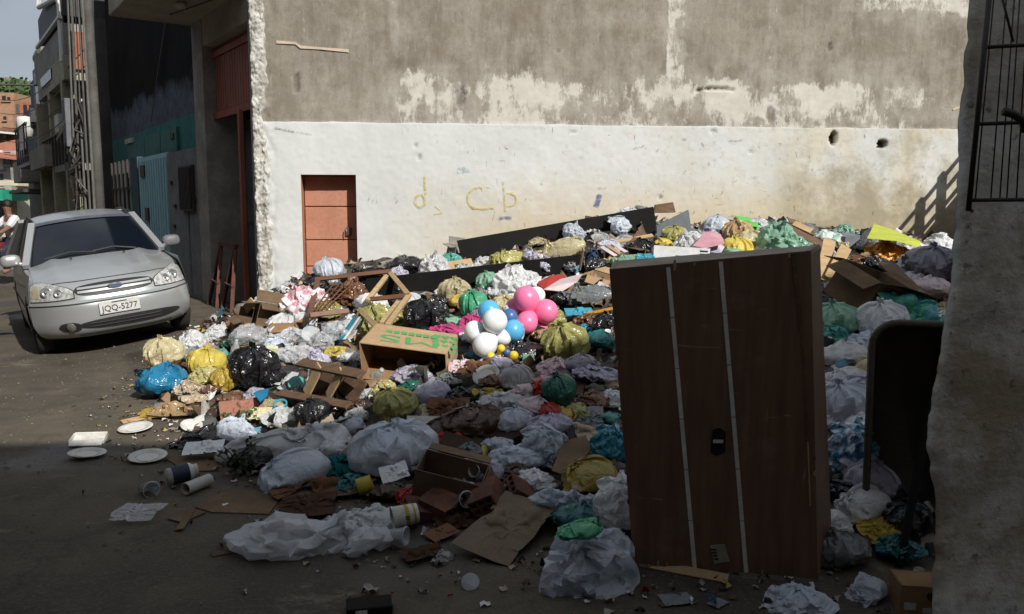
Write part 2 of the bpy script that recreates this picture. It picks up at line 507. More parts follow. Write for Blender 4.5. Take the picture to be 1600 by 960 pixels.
M_PLASTER = pm('grey_plaster', (.42, .40, .36), (.27, .255, .23), 3, .92, .4)
M_BEIGE = pm('beige_plaster', (.48, .43, .33), (.34, .30, .23), 2.2, .9, .25)
M_TERRA = pm('terracotta_painted_metal', (.50, .235, .155), (.42, .19, .12), 3, .55, .12)
M_REDWOOD = pm('red_brown_painted_wood', (.42, .13, .085), (.30, .085, .055), 5, .6, .3, stretch=(1, 1, .3))
M_DARKIRON = pm('dark_iron', (.022, .021, .02), (.04, .03, .022), 12, .55, .2, spec=.5)
M_GREYDOOR = pm('grey_painted_boards', (.17, .18, .19), (.11, .115, .12), 3, .7, .2)
M_YELLOW = spray('yellow_spray_paint', (.64, .53, .18), .55)
M_BLUEP = spray('blue_paint', (.11, .13, .30), .75)
M_PALEB = spray('pale_blue_paint', (.40, .52, .58), .3)
M_PENCIL = spray('grey_scrawl', (.25, .23, .21), .42)
M_SCAR = pm('pale_scar', (.62, .50, .40), (.5, .42, .33), 12, .9, .2)

def build_main_building():
    T = thing('warehouse_building', 'large building with peeling grey and white wall behind the rubbish heap', 'building', C0)
    # ---- the long front wall as a rough sheet with its door opening and holes
    L, H, st = 11.6, 5.6, .023
    d0, dt = wall_pt(470, 273); d1, _ = wall_pt(556, 273)
    us = list(np.arange(0, L, st)); zs = list(np.arange(-.05, H, st))
    for e in (d0, d1): us[min(range(len(us)), key=lambda i: abs(us[i] - e))] = e
    zs[min(range(len(zs)), key=lambda i: abs(zs[i] - dt))] = dt
    holes = []
    for px, py, rx, rz, dep in [(1302, 216, 6, 12, .10), (1378, 225, 9, 8, .10), (720, 152, 8, 15, .035), (463, 130, 5, 16, .03), (1204, 180, 8, 14, .025),
                                (1297, 74, 4, 7, .03), (1115, 206, 6, 3, .02), (1172, 238, 3, 3, .02), (650, 228, 3, 4, .02), (655, 246, 3, 5, .02), (1031, 309, 3, 4, .03),
                                (872, 80, 2, 3, .02), (1333, 40, 2, 24, .012), (895, 207, 5, 2, .02)]:
        u, z = wall_pt(px, py)
        holes.append((u, z, rx * .0085, rz * .0085, dep))
    for k in range(12):
        u, z = wall_pt(1090 + k * 5, 141 - 3 * math.sin(k * .28))
        holes.append((u, z, .03, .022, .035))
    vs = []; brk = []
    N = mnoise.noise
    for z in zs:
        for u in us:
            y = .010 * N(Vector((u * .7, 0, z * .7))) + .0035 * N(Vector((u * 5, 2, z * 5))) + .003 * N(Vector((u * 15, 5, z * 15)))
            if z < 2.715: y -= .010
            x = u; br = 0.0
            if u < .30:
                k = 1 - u / .30
                y += k * (.05 * (N(Vector((u * 13, 3, z * 7))) + .4) + .03 * N(Vector((u * 30, 8, z * 22))))
                x += k * .05 * (N(Vector((1, 3, z * 6))) + .5 * N(Vector((1, 9, z * 17))))
            for hu, hz, rx, rz, dep in holes:
                if abs(u - hu) < rx * 1.6 and abs(z - hz) < rz * 1.6:
                    q = math.hypot((u - hu) / rx, (z - hz) / rz) + .35 * N(Vector((u * 25, 1, z * 25)))
                    if q < 1.1: y += dep * (1 - sstep(.85, 1.1, q)); br = max(br, (1 - sstep(.8, 1.1, q)) * min(1, dep * 14))
            vs.append((x, y, z)); brk.append(br)
    n = len(us)
    fs = []
    for j in range(len(zs) - 1):
        for i in range(n - 1):
            if d0 - 1e-4 <= us[i] < d1 - 1e-4 and zs[j] < dt - 1e-4: continue
            fs.append((j * n + i, j * n + i + 1, (j + 1) * n + i + 1, (j + 1) * n + i))
    w = mesh_obj('front_wall', vs, fs, M_WALL, T, smooth=True, label='long front wall, peeling cement above and whitewash below')
    w.rotation_euler = (0, 0, WANG)
    w.data.attributes.new('broken', 'FLOAT', 'POINT').data.foreach_set('value', brk)
    def wpart(mb, name, mat, par=T, **kw):
        o = mb.build(name, mat, None, **kw); o.parent = par
        if par is T: o.rotation_euler = (0, 0, WANG)
        return o
    # ---- door
    M_REV = M_TERRA
    rv = .24
    wpart(MB().box(d0 - .05, d0, .012, rv + .1, 0, dt).box(d1, d1 + .05, .012, rv + .1, 0, dt).box(d0 - .05, d1 + .05, .012, rv + .1, dt, dt + .06), 'door_reveal', M_TERRA)
    door = wpart(MB().box(d0, d1, rv + .03, rv + .06, 0, dt), 'door', M_TERRA)
    cuts = [0] + [wall_pt(510, y)[1] for y in (470, 418, 376, 323)] + [dt]
    for a, b in zip(cuts, cuts[1:]):
        p = MB().box(d0 + .012, d1 - .012, rv, rv + .028, max(a, 0) + .007, b - .007).build('door_panel', M_TERRA, door, bevel=.006)
    ux, uz = wall_pt(543, 362)
    lk = MB().box(ux - .04, ux + .035, rv - .04, rv - .002, uz - .06, uz + .05).build('lock', pm('rusty_lock', (.12, .06, .04), (.08, .045, .03), 12, .7, .2), door, bevel=.008)
    MB().tube([(ux - .03, rv - .075, uz + .05), (ux - .03, rv - .09, uz), (ux - .03, rv - .075, uz - .06)], .008, 6).build('padlock', pm('bright_steel', (.6, .6, .58), None, 20, .35, .1, metal=.9), lk)
    # ---- spray marks and scrawls, thin coats of paint on the wall
    def stroke(name, pts, wpx, mat, y=-.027):
        mb = MB()
        P = [wall_pt(*p) for p in pts]
        h = wpx * .0089 / 2
        for i, (u, z) in enumerate(P):
            a, b = P[max(i - 1, 0)], P[min(i + 1, len(P) - 1)]
            dx, dz = b[0] - a[0], b[1] - a[1]
            l = math.hypot(dx, dz) or 1
            k = h * (.75 + .4 * abs(math.sin(i * 2.1 + u * 7)))
            mb.v += [Vector((u - dz / l * k, y, z + dx / l * k)), Vector((u + dz / l * k, y, z - dx / l * k))]
        for i in range(len(P) - 1): mb.f.append((2 * i, 2 * i + 1, 2 * i + 3, 2 * i + 2))
        wpart(mb, name, mat)
    circ = lambda cx, cy, rx, ry, a0, a1, n=14: [(cx + rx * math.cos(math.radians(lerp(a0, a1, k / n))), cy + ry * math.sin(math.radians(lerp(a0, a1, k / n)))) for k in range(n + 1)]
    stroke('graffiti_letter_d', circ(657, 314, 8, 10, 0, 360), 4.2, M_YELLOW)
    stroke('graffiti_letter_d', [(664, 274), (665, 290), (665, 304)], 3.4, M_YELLOW, -.029)
    stroke('graffiti_letter_c', circ(748, 310, 17, 17, -70, -250) + [(736, 325), (752, 326), (772, 325)], 3.4, M_YELLOW)
    stroke('graffiti_letter_b', [(786, 284), (788, 300), (790, 330)], 3.4, M_YELLOW)
    stroke('graffiti_letter_b', circ(796, 312, 11, 10, -110, 110), 3.2, M_YELLOW, -.029)
    stroke('graffiti_dash', [(680, 322), (692, 332), (678, 335)], 2.2, M_YELLOW)
    stroke('blue_paint_dab', [(937, 304), (935, 312), (931, 323)], 8, M_BLUEP)
    stroke('blue_paint_dab', [(780, 341), (790, 340), (799, 341)], 5, M_BLUEP)
    stroke('pale_blue_dab', [(714, 267), (722, 266), (732, 264)], 8, M_PALEB)
    stroke('pencil_scrawl', [(575, 318), (579, 303), (583, 315), (588, 304), (589, 318)], 1.3, M_PENCIL)
    stroke('pencil_scrawl', [(622, 303), (616, 308), (622, 313), (617, 320)], 1.3, M_PENCIL)
    stroke('wall_scar', [(432, 66), (462, 68), (470, 74), (500, 76), (545, 80)], 4, M_SCAR, -.012)
    stroke('wall_scar', [(1488, 172), (1498, 168), (1506, 164)], 3, M_SCAR, -.012)
    stroke('pencil_scrawl', [(430, 200), (455, 205), (490, 211)], 1.2, M_PENCIL)
    rr = random.Random(8)
    for k in range(26):
        x, y = rr.uniform(930, 1490), rr.uniform(215, 345)
        a = rr.choice((0, 0, .3, 2.0, 1.2)); l = rr.uniform(5, 22)
        stroke('pencil_scrawl', [(x + q * l * math.cos(a) + rr.uniform(-2, 2), y + q * l * math.sin(a) * .6 + rr.uniform(-2, 2)) for q in (0, .35, .7, 1)], rr.uniform(.8, 1.4), M_PENCIL)
    # ---- the street side
    def sb(name, t0, t1, s0, s1, z0, z1, mat, par=T, bevel=0, **kw):
        c = [street(t, s) for t, s in ((t0, s0), (t0, s1), (t1, s1), (t1, s0))]
        mb = MB().hexa([p + Vector((0, 0, z0)) for p in c] + [p + Vector((0, 0, z1)) for p in c])
        return wl(mb, T).build(name, mat, par, bevel=bevel, **kw)
    sb('side_pillar', .03, .12, .0, .5, -.05, 4.4, M_PLASTER)
    # ragged edge of thick flaking plaster where the front wall ends
    mb = MB(); nu_ = 22; nz_ = 455
    for j in range(nz_):
        z = j * .0123
        wd = .19 + .07 * N(Vector((3, 1, z * 1.3))) + .05 * N(Vector((8, 1, z * 7)))
        for i in range(nu_):
            q = i / (nu_ - 1)
            u = -.02 + q * wd + .02 * (1 - q) * N(Vector((5, 5, z * 9)))
            edge = min(1, 6 * q, 5 * (1 - q) + .05)
            y = -.012 - .045 * edge * max(0, .45 + .9 * N(Vector((u * 9, 1, z * 5))) + .5 * N(Vector((u * 28, 3, z * 22))) + .3 * N(Vector((u * 60, 3, z * 60))))
            if i == nu_ - 1: y = .02
            if i == 0: y = .06
            mb.v.append(Vector((u, y, z)))
    for j in range(nz_ - 1):
        for i in range(nu_ - 1): mb.f.append((j * nu_ + i, j * nu_ + i + 1, (j + 1) * nu_ + i + 1, (j + 1) * nu_ + i))
    wpart(mb, 'corner_plaster', pm('white_flaking_plaster', (.60, .59, .55), (.34, .32, .28), 9, .95, .5, lo=.42, hi=.55), smooth=True)
    sb('side_pillar', 2.25, 2.8, .0, .5, -.05, 4.4, M_PLASTER)
    sb('lintel', .03, 2.8, .012, .5, 4.0, 4.4, M_BEIGE)
    sb('balcony_slab', .08, 2.85, -1.15, .4, 4.402, 4.66, M_BEIGE, bevel=.015)
    sb('side_wall', .03, 2.8, .003, .3, 4.66, 5.55, M_BEIGE)
    lampo = wl(MB().lathe([(0, 0), (.07, -.005), (.085, -.04), (.06, -.085), (0, -.1)], 14, org=street(1.35, -.5, 4.4)), T).build('ceiling_lamp', pm('lamp_white', (.7, .68, .6), None, 5, .4, 0), T, smooth=True)
    wl(MB().tube([street(2.2, -.45, 4.392), street(1.0, -.2, 4.392), street(.4, -.05, 4.39)], .008, 5), T).build('cable', M_DARKIRON, T)
    # gate: a slatted panel over the doorway, a thin post, grey boards behind
    gp = sb('gate_panel', .12, 2.25, .19, .21, 2.95, 4.0, M_REDWOOD)
    nsl = 17
    for k in range(nsl):
        t = lerp(.14, 2.14, k / nsl)
        sb('gate_slat', t + .012, t + .105, .155, .188, 3.04, 3.82, M_REDWOOD, gp)
    sb('gate_rail', .12, 2.25, .135, .152, 2.93, 3.03, M_REDWOOD, gp)
    sb('gate_rail', .12, 2.25, .135, .152, 3.83, 3.92, M_REDWOOD, gp)
    sb('gate_post', .86, .94, .08, .14, 0.05, 2.95, M_REDWOOD)
    bd = sb('inner_door', .12, 2.25, .60, .63, .05, 2.95, M_GREYDOOR)
    for a, b in ((.38, .86), (.95, 1.5), (1.56, 2.2)):
        for z0, z1 in ((.2, 1.3), (1.38, 2.8)):
            sb('inner_door_panel', a, b, .575, .598, z0, z1, M_GREYDOOR, bd)
    # closed shell behind, so that it is a building from every side
    p = [C0 + Vector((0, .05, 0)), C0 + WD * 11.6 + Vector((0, .05, 0)), C0 + WD * 11.6 + Vector((0, 9, 0)), C0 + ST * 2.8 + Vector((0.0, 7, 0)), C0 + ST * 2.8 + LT * .3]
    q = [x + Vector((0, 0, 5.5)) for x in p]
    mb = MB().add(p + q, [(5, 6, 7, 8, 9), (1, 2, 7, 6), (2, 3, 8, 7), (3, 4, 9, 8)])
    wl(mb, T).build('roof_and_rear_walls', M_PLASTER, T)
build_main_building()

def build_neighbour():
    g = NT('soot_stained_wall')
    v = g.coord('Object'); X, Y, Z = g.sep(v)
    n = g.noise(1.1, 6, .65, v); m = g.noise(5, 5, .65, v)
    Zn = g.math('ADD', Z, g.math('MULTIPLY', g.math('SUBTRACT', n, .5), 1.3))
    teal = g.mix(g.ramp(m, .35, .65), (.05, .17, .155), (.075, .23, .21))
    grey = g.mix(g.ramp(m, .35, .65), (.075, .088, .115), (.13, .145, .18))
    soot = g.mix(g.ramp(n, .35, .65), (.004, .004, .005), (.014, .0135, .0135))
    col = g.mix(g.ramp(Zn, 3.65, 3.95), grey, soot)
    step = g.math('ADD', 3.2, g.math('MULTIPLY', g.ramp(X, -3.2, -3.4), -.0))
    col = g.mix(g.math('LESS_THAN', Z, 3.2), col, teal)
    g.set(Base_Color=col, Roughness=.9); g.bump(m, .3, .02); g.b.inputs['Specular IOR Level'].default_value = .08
    T = thing('soot_stained_house', 'dark soot stained house with teal painted base beside the grey garage', 'building', street(2.8, .3))
    def sb(name, t0, t1, s0, s1, z0, z1, mat, par=T, **kw):
        c = [street(t, s) for t, s in ((t0, s0), (t0, s1), (t1, s1), (t1, s0))]
        return wl(MB().hexa([p + Vector((0, 0, z0)) for p in c] + [p + Vector((0, 0, z1)) for p in c]), T).build(name, mat, par, **kw)
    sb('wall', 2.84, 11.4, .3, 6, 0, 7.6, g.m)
    mt = pm('teal_paint', (.06, .20, .185), (.04, .14, .13), 4, .7, .2)
    for a, b in ((5.0, 6.2), (6.25, 7.6), (7.65, 9.3)):
        sb('teal_panel', a, b, .24, .297, 2.55, 3.05, mt)
    sb('vent', 5.15, 5.4, .22, .237, 2.85, 2.95, M_DARKIRON)
    sb('sign_board', 8.6, 9.4, .20, .236, 3.0, 3.1, pm('cream_board', (.55, .52, .45), None, 5, .8, .1))
    wl(MB().tube([street(5.1, .27, 5.4), street(6.2, .26, 4.2), street(7.0, .25, 3.3)], .01, 5), T).build('cable', pm('pale_cable', (.2, .16, .1), None, 5, .8, 0), T)
    # low grey wall with a barred vent
    W = thing('low_grey_wall', 'low grey plaster wall with a dark barred opening behind the silver car', 'wall', street(3.8, 0))
    def wb(name, t0, t1, s0, s1, z0, z1, mat, par=W, **kw):
        c = [street(t, s) for t, s in ((t0, s0), (t0, s1), (t1, s1), (t1, s0))]
        return wl(MB().hexa([p + Vector((0, 0, z0)) for p in c] + [p + Vector((0, 0, z1)) for p in c]), W).build(name, mat, par, **kw)
    mg = pm('bluish_grey_plaster', (.26, .27, .29), (.17, .175, .19), 3, .92, .4)
    wb('wall', 2.81, 4.75, 0, .2, 0, 2.55, mg)
    vf = wb('vent_frame', 2.95, 3.75, -.06, -.002, 1.55, 2.28, M_DARKIRON)
    for k in range(9):
        wb('vent_bar', 3.0 + k * .08, 3.03 + k * .08, -.085, -.062, 1.58, 2.25, pm('rusty_bar', (.05, .045, .045), None, 9, .6, .2), vf)
    for (t, z) in ((4.3, 1.25), (4.2, 1.6), (4.4, 2.0), (2.9, 1.7)):
        wb('wall_hook', t, t + .12, -.03, -.002, z, z + .06, M_DARKIRON)
    wl(MB().tube([street(3.4, -.01, 1.55), street(3.42, -.012, .9), street(3.4, -.01, .2)], .02, 6), W).build('conduit', mg, W)
    # light blue sheet gate and the barred door after it
    mb1 = pm('light_blue_painted_sheet', (.42, .68, .74), (.32, .57, .65), 2.5, .6, .2, stretch=(4, 4, .5))
    G = thing('light_blue_gate', 'light blue ribbed metal gate behind the silver car', 'gate', street(6.0, 0))
    def gb(name, t0, t1, s0, s1, z0, z1, mat, par):
        c = [street(t, s) for t, s in ((t0, s0), (t0, s1), (t1, s1), (t1, s0))]
        root = par
        while root.parent: root = root.parent
        return wl(MB().hexa([p + Vector((0, 0, z0)) for p in c] + [p + Vector((0, 0, z1)) for p in c]), root).build(name, mat, par)
    leaf = gb('gate_leaf', 4.77, 7.2, .02, .06, .12, 2.58, mb1, G)
    for k in range(12): gb('rib', 4.85 + k * .195, 4.93 + k * .195, -.004, .018, .2, 2.5, mb1, leaf)
    gb('letter_plate', 6.5, 6.85, -.03, -.006, 2.2, 2.42, M_DARKIRON, G)
    gb('latch', 6.3, 6.55, -.035, -.006, 1.35, 1.6, M_DARKIRON, G)
    D = thing('barred_white_door', 'white door behind dark bars beyond the light blue gate', 'door', street(9, 0))
    gb('door_leaf', 7.95, 10.3, .1, .14, .1, 2.6, pm('weathered_white_paint', (.46, .52, .54), (.32, .38, .40), 2, .7, .2), D)
    gb('door_jamb', 7.22, 7.9, .0, .12, .1, 2.62, pm('dark_teal_paint', (.04, .10, .13), None, 4, .7, .2), D)
    for k in range(6): gb('bar', 8.0 + k * .44, 8.05 + k * .44, .03, .07, .1, 2.62, M_DARKIRON, D)
    for z in (.7, 1.3, 2.0): gb('cross_bar', 7.95, 10.3, .032, .068, z, z + .04, M_DARKIRON, D)
    # wooden trestle by the gate
    A = thing('wooden_trestle', 'folded red brown wooden trestle leaning in the garage doorway', 'trestle', street(1.5, -.05))
    mw = pm('old_red_wood', (.16, .06, .04), (.09, .04, .03), 8, .8, .2)
    for t in (1.05, 1.75):
        for a, b in (((t - .28, -.15), (t, .02)), ((t + .28, -.12), (t, .02))):
            wl(MB().bar(street(a[0], a[1], ground_z(*street(*a).xy)), street(b[0], b[1], 1.05), .05, .03), A).build('leg', mw, A)
        wl(MB().bar(street(t - .2, -.1, .5), street(t + .2, -.09, .52), .04, .025), A).build('brace', mw, A)
    wl(MB().bar(street(1.0, .02, 1.06), street(1.8, .02, 1.07), .06, .05), A).build('top_rail', mw, A)
build_neighbour()

def build_far():
    M_CON = pm('weathered_concrete', (.30, .29, .265), (.19, .18, .165), 2, .9, .3)
    M_DK = pm('dark_facade', (.12, .115, .11), (.07, .068, .065), 2, .9, .2)
    M_MID = pm('shabby_olive_plaster', (.34, .31, .22), (.22, .2, .15), 1.5, .9, .2)
    M_BR = pm('red_brick', (.40, .16, .085), (.28, .10, .055), 3, .9, .3)
    M_BR2 = pm('pale_brick', (.42, .25, .16), (.31, .18, .11), 3, .9, .3)
    M_WH = pm('white_paint', (.72, .72, .70), (.6, .6, .58), 3, .7, .1)
    M_GL = glossy('dark_window', (.02, .022, .026), .15)
    M_GR = pm('bright_green_paint', (.03, .38, .22), (.02, .28, .17), 3, .6, .1)
    M_TILE = pm('red_roof_tiles', (.42, .17, .10), (.30, .11, .07), 5, .9, .4)
    M_CRM = pm('cream_paint', (.62, .57, .44), (.5, .45, .34), 2, .8, .2)
    M_PIPE = M_WH
    M_DKSHEET = pm('dark_corrugated_sheet', (.028, .03, .035), (.05, .05, .055), 6, .6, .3)
    def mk(T):
        def sb(name, t0, t1, s0, s1, z0, z1, mat, par=None, bevel=0):
            c = [street(t, s) for t, s in ((t0, s0), (t0, s1), (t1, s1), (t1, s0))]
            return wl(MB().hexa([p + Vector((0, 0, z0)) for p in c] + [p + Vector((0, 0, z1)) for p in c]), T).build(name, mat, par or T, bevel=bevel)
        def tube(name, pts, r, mat): return wl(MB().tube(pts, r, 8), T).build(name, mat, T)
        return sb, tube
    # concrete posts with meters and cables in front of the soot stained house
    T = thing('utility_pole', 'grey concrete utility pole bundled with cables and meter boxes', 'pole', street(9.9, -.3))
    sb, tube = mk(T)
    b = street(9.9, -.3)
    wl(MB().tube([b + Vector((0, 0, z)) for z in (0, 3, 6, 9)], [.12, .11, .10, .09], 12), T).build('pole', pm('dark_pole_concrete', (.13, .125, .115), (.08, .077, .07), 3, .9, .3), T, smooth=True)
    for k in range(5):
        q = street(9.8 + .25 * k, -.42 - .05 * k)
        tube('conduit', [q, q + Vector((0, 0, 3)), q + Vector((.03 * k, 0, 8.5))], .03, _mats['dark_pole_concrete'] if k % 2 else pm('pale_pipe', (.16, .155, .14), None, 4, .7, .1))
    sb('meter_box', 10.9, 11.4, -.75, -.45, 3.0, 4.1, pm('grey_box', (.17, .18, .2), None, 3, .7, .1), bevel=.02)
    sb('meter_box', 10.8, 11.3, -.7, -.45, 2.35, 2.95, M_DK, bevel=.02)
    rr = random.Random(4)
    mb = MB()
    for k in range(16):
        a = street(10.2 + rr.uniform(0, 1.0), -.5 - rr.uniform(0, .3), rr.uniform(2.0, 4.0))
        mb.tube([a, a + Vector((rr.uniform(-.3, .3), rr.uniform(-.2, .2), -rr.uniform(.2, .6))), a + Vector((rr.uniform(-.3, .3), 0, rr.uniform(-.9, .2)))], .022, 5)
    wl(mb, T).build('cable_tangle', M_DARKIRON, T)
    # grey concrete house with the roof shed and drain pipe
    T = thing('concrete_house', 'narrow unfinished concrete house with dark roof shed and white drain pipe', 'building', street(16, 0))
    sb, tube = mk(T)
    sb('wall', 12.6, 19.5, .0, 6, 0, 6.3, M_DK)
    sb('parapet', 12.6, 19.0, -.45, .1, 5.35, 6.1, M_CON)
    sb('brick_infill', 12.5, 13.2, -.3, .1, 5.0, 5.9, M_BR)
    sb('balcony', 12.6, 18.0, -.5, .02, 4.75, 5.34, pm('olive_concrete', (.42, .40, .31), (.28, .27, .21), 2, .9, .3))
    sb('window', 14.7, 17.0, -.53, -.502, 5.02, 5.28, M_GL)
    c = [street(t, s) for t, s in ((12.6, -.45), (12.6, 4), (17.4, 4), (17.4, -.45))]
    zz = (7.3, 7.3, 7.0, 7.0)
    mb = MB().hexa([p + Vector((0, 0, 6.28)) for p in c] + [p + Vector((0, 0, z)) for p, z in zip(c, (7.4, 7.4, 7.0, 7.0))])
    wl(mb, T).build('roof_shed', M_DKSHEET, T)
    sb('gutter', 12.6, 17.5, -.55, -.46, 6.2, 6.27, M_WH)
    a = street(15.8, -.58)
    tube('drain_pipe', [a + Vector((0, 0, 7.25)), a + Vector((0, 0, 7.05)), street(12.9, -.5, 6.75), street(12.8, -.48, 6.6), street(12.8, -.48, 5.2)], .07, M_PIPE)
    for t in (13.0, 15.6, 18.6):
        sb('column', t, t + .35, -.5, -.2, 0, 4.75, pm('mossy_column', (.38, .36, .26), (.26, .25, .18), 2, .9, .2))
    sb('balcony', 15.6, 19.4, -.7, .02, 2.75, 3.35, M_CON)
    sb('balcony_slab', 12.7, 15.4, -.5, .02, 2.55, 2.72, M_CON)
    sb('door', 13.4, 14.3, -.05, -.003, 0, 2.1, pm('ochre_door', (.30, .22, .08), None, 3, .7, .1))
    sb('door', 14.8, 15.4, -.05, -.003, 0, 2.2, M_GR)
    sb('door_sign', 13.3, 14.4, -.1, -.06, 2.2, 2.35, M_WH)
    sb('window', 16.0, 17.4, -.04, -.003, 3.6, 4.6, M_GL)
    sb('window', 13.2, 14.5, -.04, -.003, 3.3, 4.4, M_GL)
    for k in range(4):
        q = street(12.3 + .2 * k, -.4)
        tube('standing_pipe', [q, q + Vector((0, 0, 2.6 + .3 * k))], .05, (M_CON, pm('rust_pipe', (.28, .12, .06), None, 4, .8, .1), M_CON, M_MID)[k])
    for k in range(8): sb('rail_post', 12.7 + .62 * k, 12.74 + .62 * k, -.56, -.51, 2.72, 3.5, M_DKSHEET)
    sb('hand_rail', 12.6, 17.6, -.57, -.5, 3.5, 3.55, M_DKSHEET)
    for t, z in ((13.2, 3.3), (16.0, 3.6)):
        sb('window_frame', t - .06, t + 1.5, -.07, -.045, z + 1.0, z + 1.08, M_WH)
        sb('window_frame', t + .66, t + .74, -.07, -.045, z, z + 1.0, M_WH)
    sb('air_conditioner', 14.6, 15.3, -.45, -.05, 3.6, 4.1, M_WH, bevel=.02)
    tube('antenna_mast', [street(15, .5, 7.2), street(15, .5, 8.6)], .025, M_DK)
    T = thing('olive_plaster_house', 'tall shaded olive house with balcony left of the concrete house', 'building', street(22, 0))
    sb, tube = mk(T)
    sb('wall', 19.6, 24.0, .1, 6, 0, 5.6, M_MID)
    sb('rounded_parapet', 19.6, 21.5, -.25, .6, 6.2, 6.8, M_CON, bevel=.25)
    sb('upper_room', 19.7, 22.0, -.2, 4, 4.7, 6.19, pm('blue_grey_plaster', (.28, .32, .37), None, 2, .9, .2))
    sb('window', 20.2, 21.2, -.23, -.202, 4.9, 6.0, M_GL)
    sb('balcony', 20.5, 24.4, -.6, .1, 3.0, 3.9, pm('bluish_white_rail', (.36, .40, .45), None, 3, .7, .1))
    sb('window', 21.5, 23.0, .06, .097, 4.1, 4.9, M_GL)
    sb('awning', 19.8, 25.0, -.9, .1, 2.1, 2.2, M_DKSHEET)
    sb('column', 20.1, 20.5, -.3, .1, 0, 4.7, M_CON)
    sb('window_frame', 20.15, 21.25, -.25, -.235, 4.85, 4.9, M_WH)
    for k in range(6): sb('rail_post', 20.6 + .7 * k, 20.65 + .7 * k, -.66, -.61, 3.1, 4.3, M_DK)
    sb('hand_rail', 20.5, 24.4, -.67, -.6, 4.3, 4.36, M_DK)
    for k in range(3): sb('pane', 21.55 + .5 * k, 21.95 + .5 * k, .03, .055, 4.15, 4.85, M_GL)
    sb('shop_front', 20.6, 23.8, .02, .095, .1, 2.0, M_GR)
    sb('laundry', 21.0, 21.9, -.72, -.69, 3.5, 4.25, M_WH)
    tube('antenna_rod', [street(21, -.2, 5.6), street(22.5, -1.6, 5.7)], .03, M_DK)
    T = thing('dark_roof_house', 'low dark roofed house with white water tank behind the olive house', 'building', street(30, 0))
    sb, tube = mk(T)
    sb('wall', 25.5, 31, .3, 6, 0, 4.8, M_DK)
    sb('roof', 25.4, 31.2, .0, 6.3, 4.8, 5.3, M_DKSHEET)
    sb('upper_wall', 25.6, 27, .2, 3, 5.3, 6.4, pm('slate_wall', (.1, .12, .15), None, 2, .9, .2))
    wl(MB().lathe([(0, 0), (.26, 0), (.29, .6), (.26, .8), (0, .85)], 14, org=street(25.9, -.15, 4.2)), T).build('water_tank', M_WH, T, smooth=True)
    sb('balcony', 26, 29, -.4, .3, 2.6, 3.4, M_CON)
    # sunlit houses across the far bend
    def block(name, label, px0, px1, pt, Y, dep, mat, wins=(), roof=None, cat='building', bottom=0.0):
        a, b = at(px0, pt, Y), at(px1, pt, Y)
        T = thing(name, label, cat, ((a.x + b.x) / 2, Y, 0))
        wl(MB().box(a.x, b.x, Y, Y + dep, bottom, a.z), T).build('wall', mat, T)
        for (x0, x1, y0, y1, m) in wins:
            p, q = at(x0, y1, Y), at(x1, y0, Y)
            f = wl(MB().box(p.x, q.x, Y - .05, Y - .004, p.z, q.z), T).build('window', m, T)
            wl(MB().box(p.x - .08, q.x + .08, Y - .16, Y - .055, p.z - .1, p.z), T).build('sill', mat, f)
        if roof:
            p, q = at(px0 - 2, pt, Y), at(px1 + 3, pt, Y)
            h = roof[0]
            mb = MB().hexa([Vector((p.x, Y - 1.2, p.z - .35 + .1)), Vector((q.x, Y - 1.2, p.z - .7 + .1)), Vector((q.x, Y + dep, p.z + h - .4)), Vector((p.x, Y + dep, p.z + h)),
                            Vector((p.x, Y - 1.2, p.z - .25 + .1)), Vector((q.x, Y - 1.2, p.z - .6 + .1)), Vector((q.x, Y + dep, p.z + h - .25)), Vector((p.x, Y + dep, p.z + h + .15))])
            wl(mb, T).build('roof', roof[1], T)
        return T
    block('tiled_roof_house', 'pale two storey house with sloping red tile roof at the far left', -40, 48, 236, 48, 8, pm('grey_white_wall', (.42, .41, .40), (.3, .29, .28), 1.2, .9, .2),
          [(-12, 4, 235, 264, M_WH), (8, 16, 238, 258, M_GL), (0, 5, 272, 292, M_GL), (40, 47, 235, 270, M_GR), (37, 40, 236, 270, M_CRM)], (1.6, M_TILE))
    T = block('green_awning_shop', 'small shop with bright green awning at the left edge', -40, 26, 312, 40, 5, M_CRM, [(-10, 4, 318, 340, M_GL)])
    a, b = at(-40, 297, 39), at(24, 297, 39)
    wl(MB().box(a.x, b.x, 38, 39.95, a.z - .5, a.z), T).build('awning', M_GR, T)
    T = block('cream_balcony_house', 'house with cream projecting balcony behind the car roof', 16, 45, 262, 44, 3, pm('grey_brown_plaster', (.3, .28, .25), None, 2, .9, .2), [(30, 36, 272, 286, M_GL)])  # one plain grey-brown wall colour
    a, b = at(17, 283, 43), at(46, 291, 43)
    wl(MB().box(a.x, b.x, 42, 43.98, b.z, a.z), T).build('balcony', M_CRM, T)
    block('brick_row_house', 'raw red brick house with dark gaps on the hillside', 22, 62, 160, 75, 9, M_BR, [(38, 42, 164, 186, M_GL), (26, 30, 163, 180, M_DK), (47, 50, 164, 186, M_GL)], None)
    block('orange_brick_house', 'small orange brick house with flat top on the hillside', -30, 21, 145, 82, 8, M_BR2, [(4, 9, 150, 158, M_GL), (12, 16, 152, 158, M_GL)], None)
    block('pale_brick_house', 'pale brick house with white ledge lower on the hillside', -30, 20, 178, 66, 8, M_BR2, [(6, 10, 182, 188, M_GL)], None)
    block('brown_hill_house', 'brown house topmost on the hillside at the left edge', -40, 19, 121, 100, 10, pm('brown_plaster', (.30, .24, .18), (.2, .16, .12), 1, .9, .2), [(2, 6, 128, 136, M_GL)], None)
    block('terracotta_ledge_house', 'red brown house with white ledge above the tiled roof', -30, 45, 200, 58, 7, pm('red_brown_wall', (.22, .10, .07), None, 1, .9, .2), [(5, 10, 205, 216, M_GL), (22, 28, 206, 216, M_GL)], (.2, M_WH))
    rh = random.Random(12)
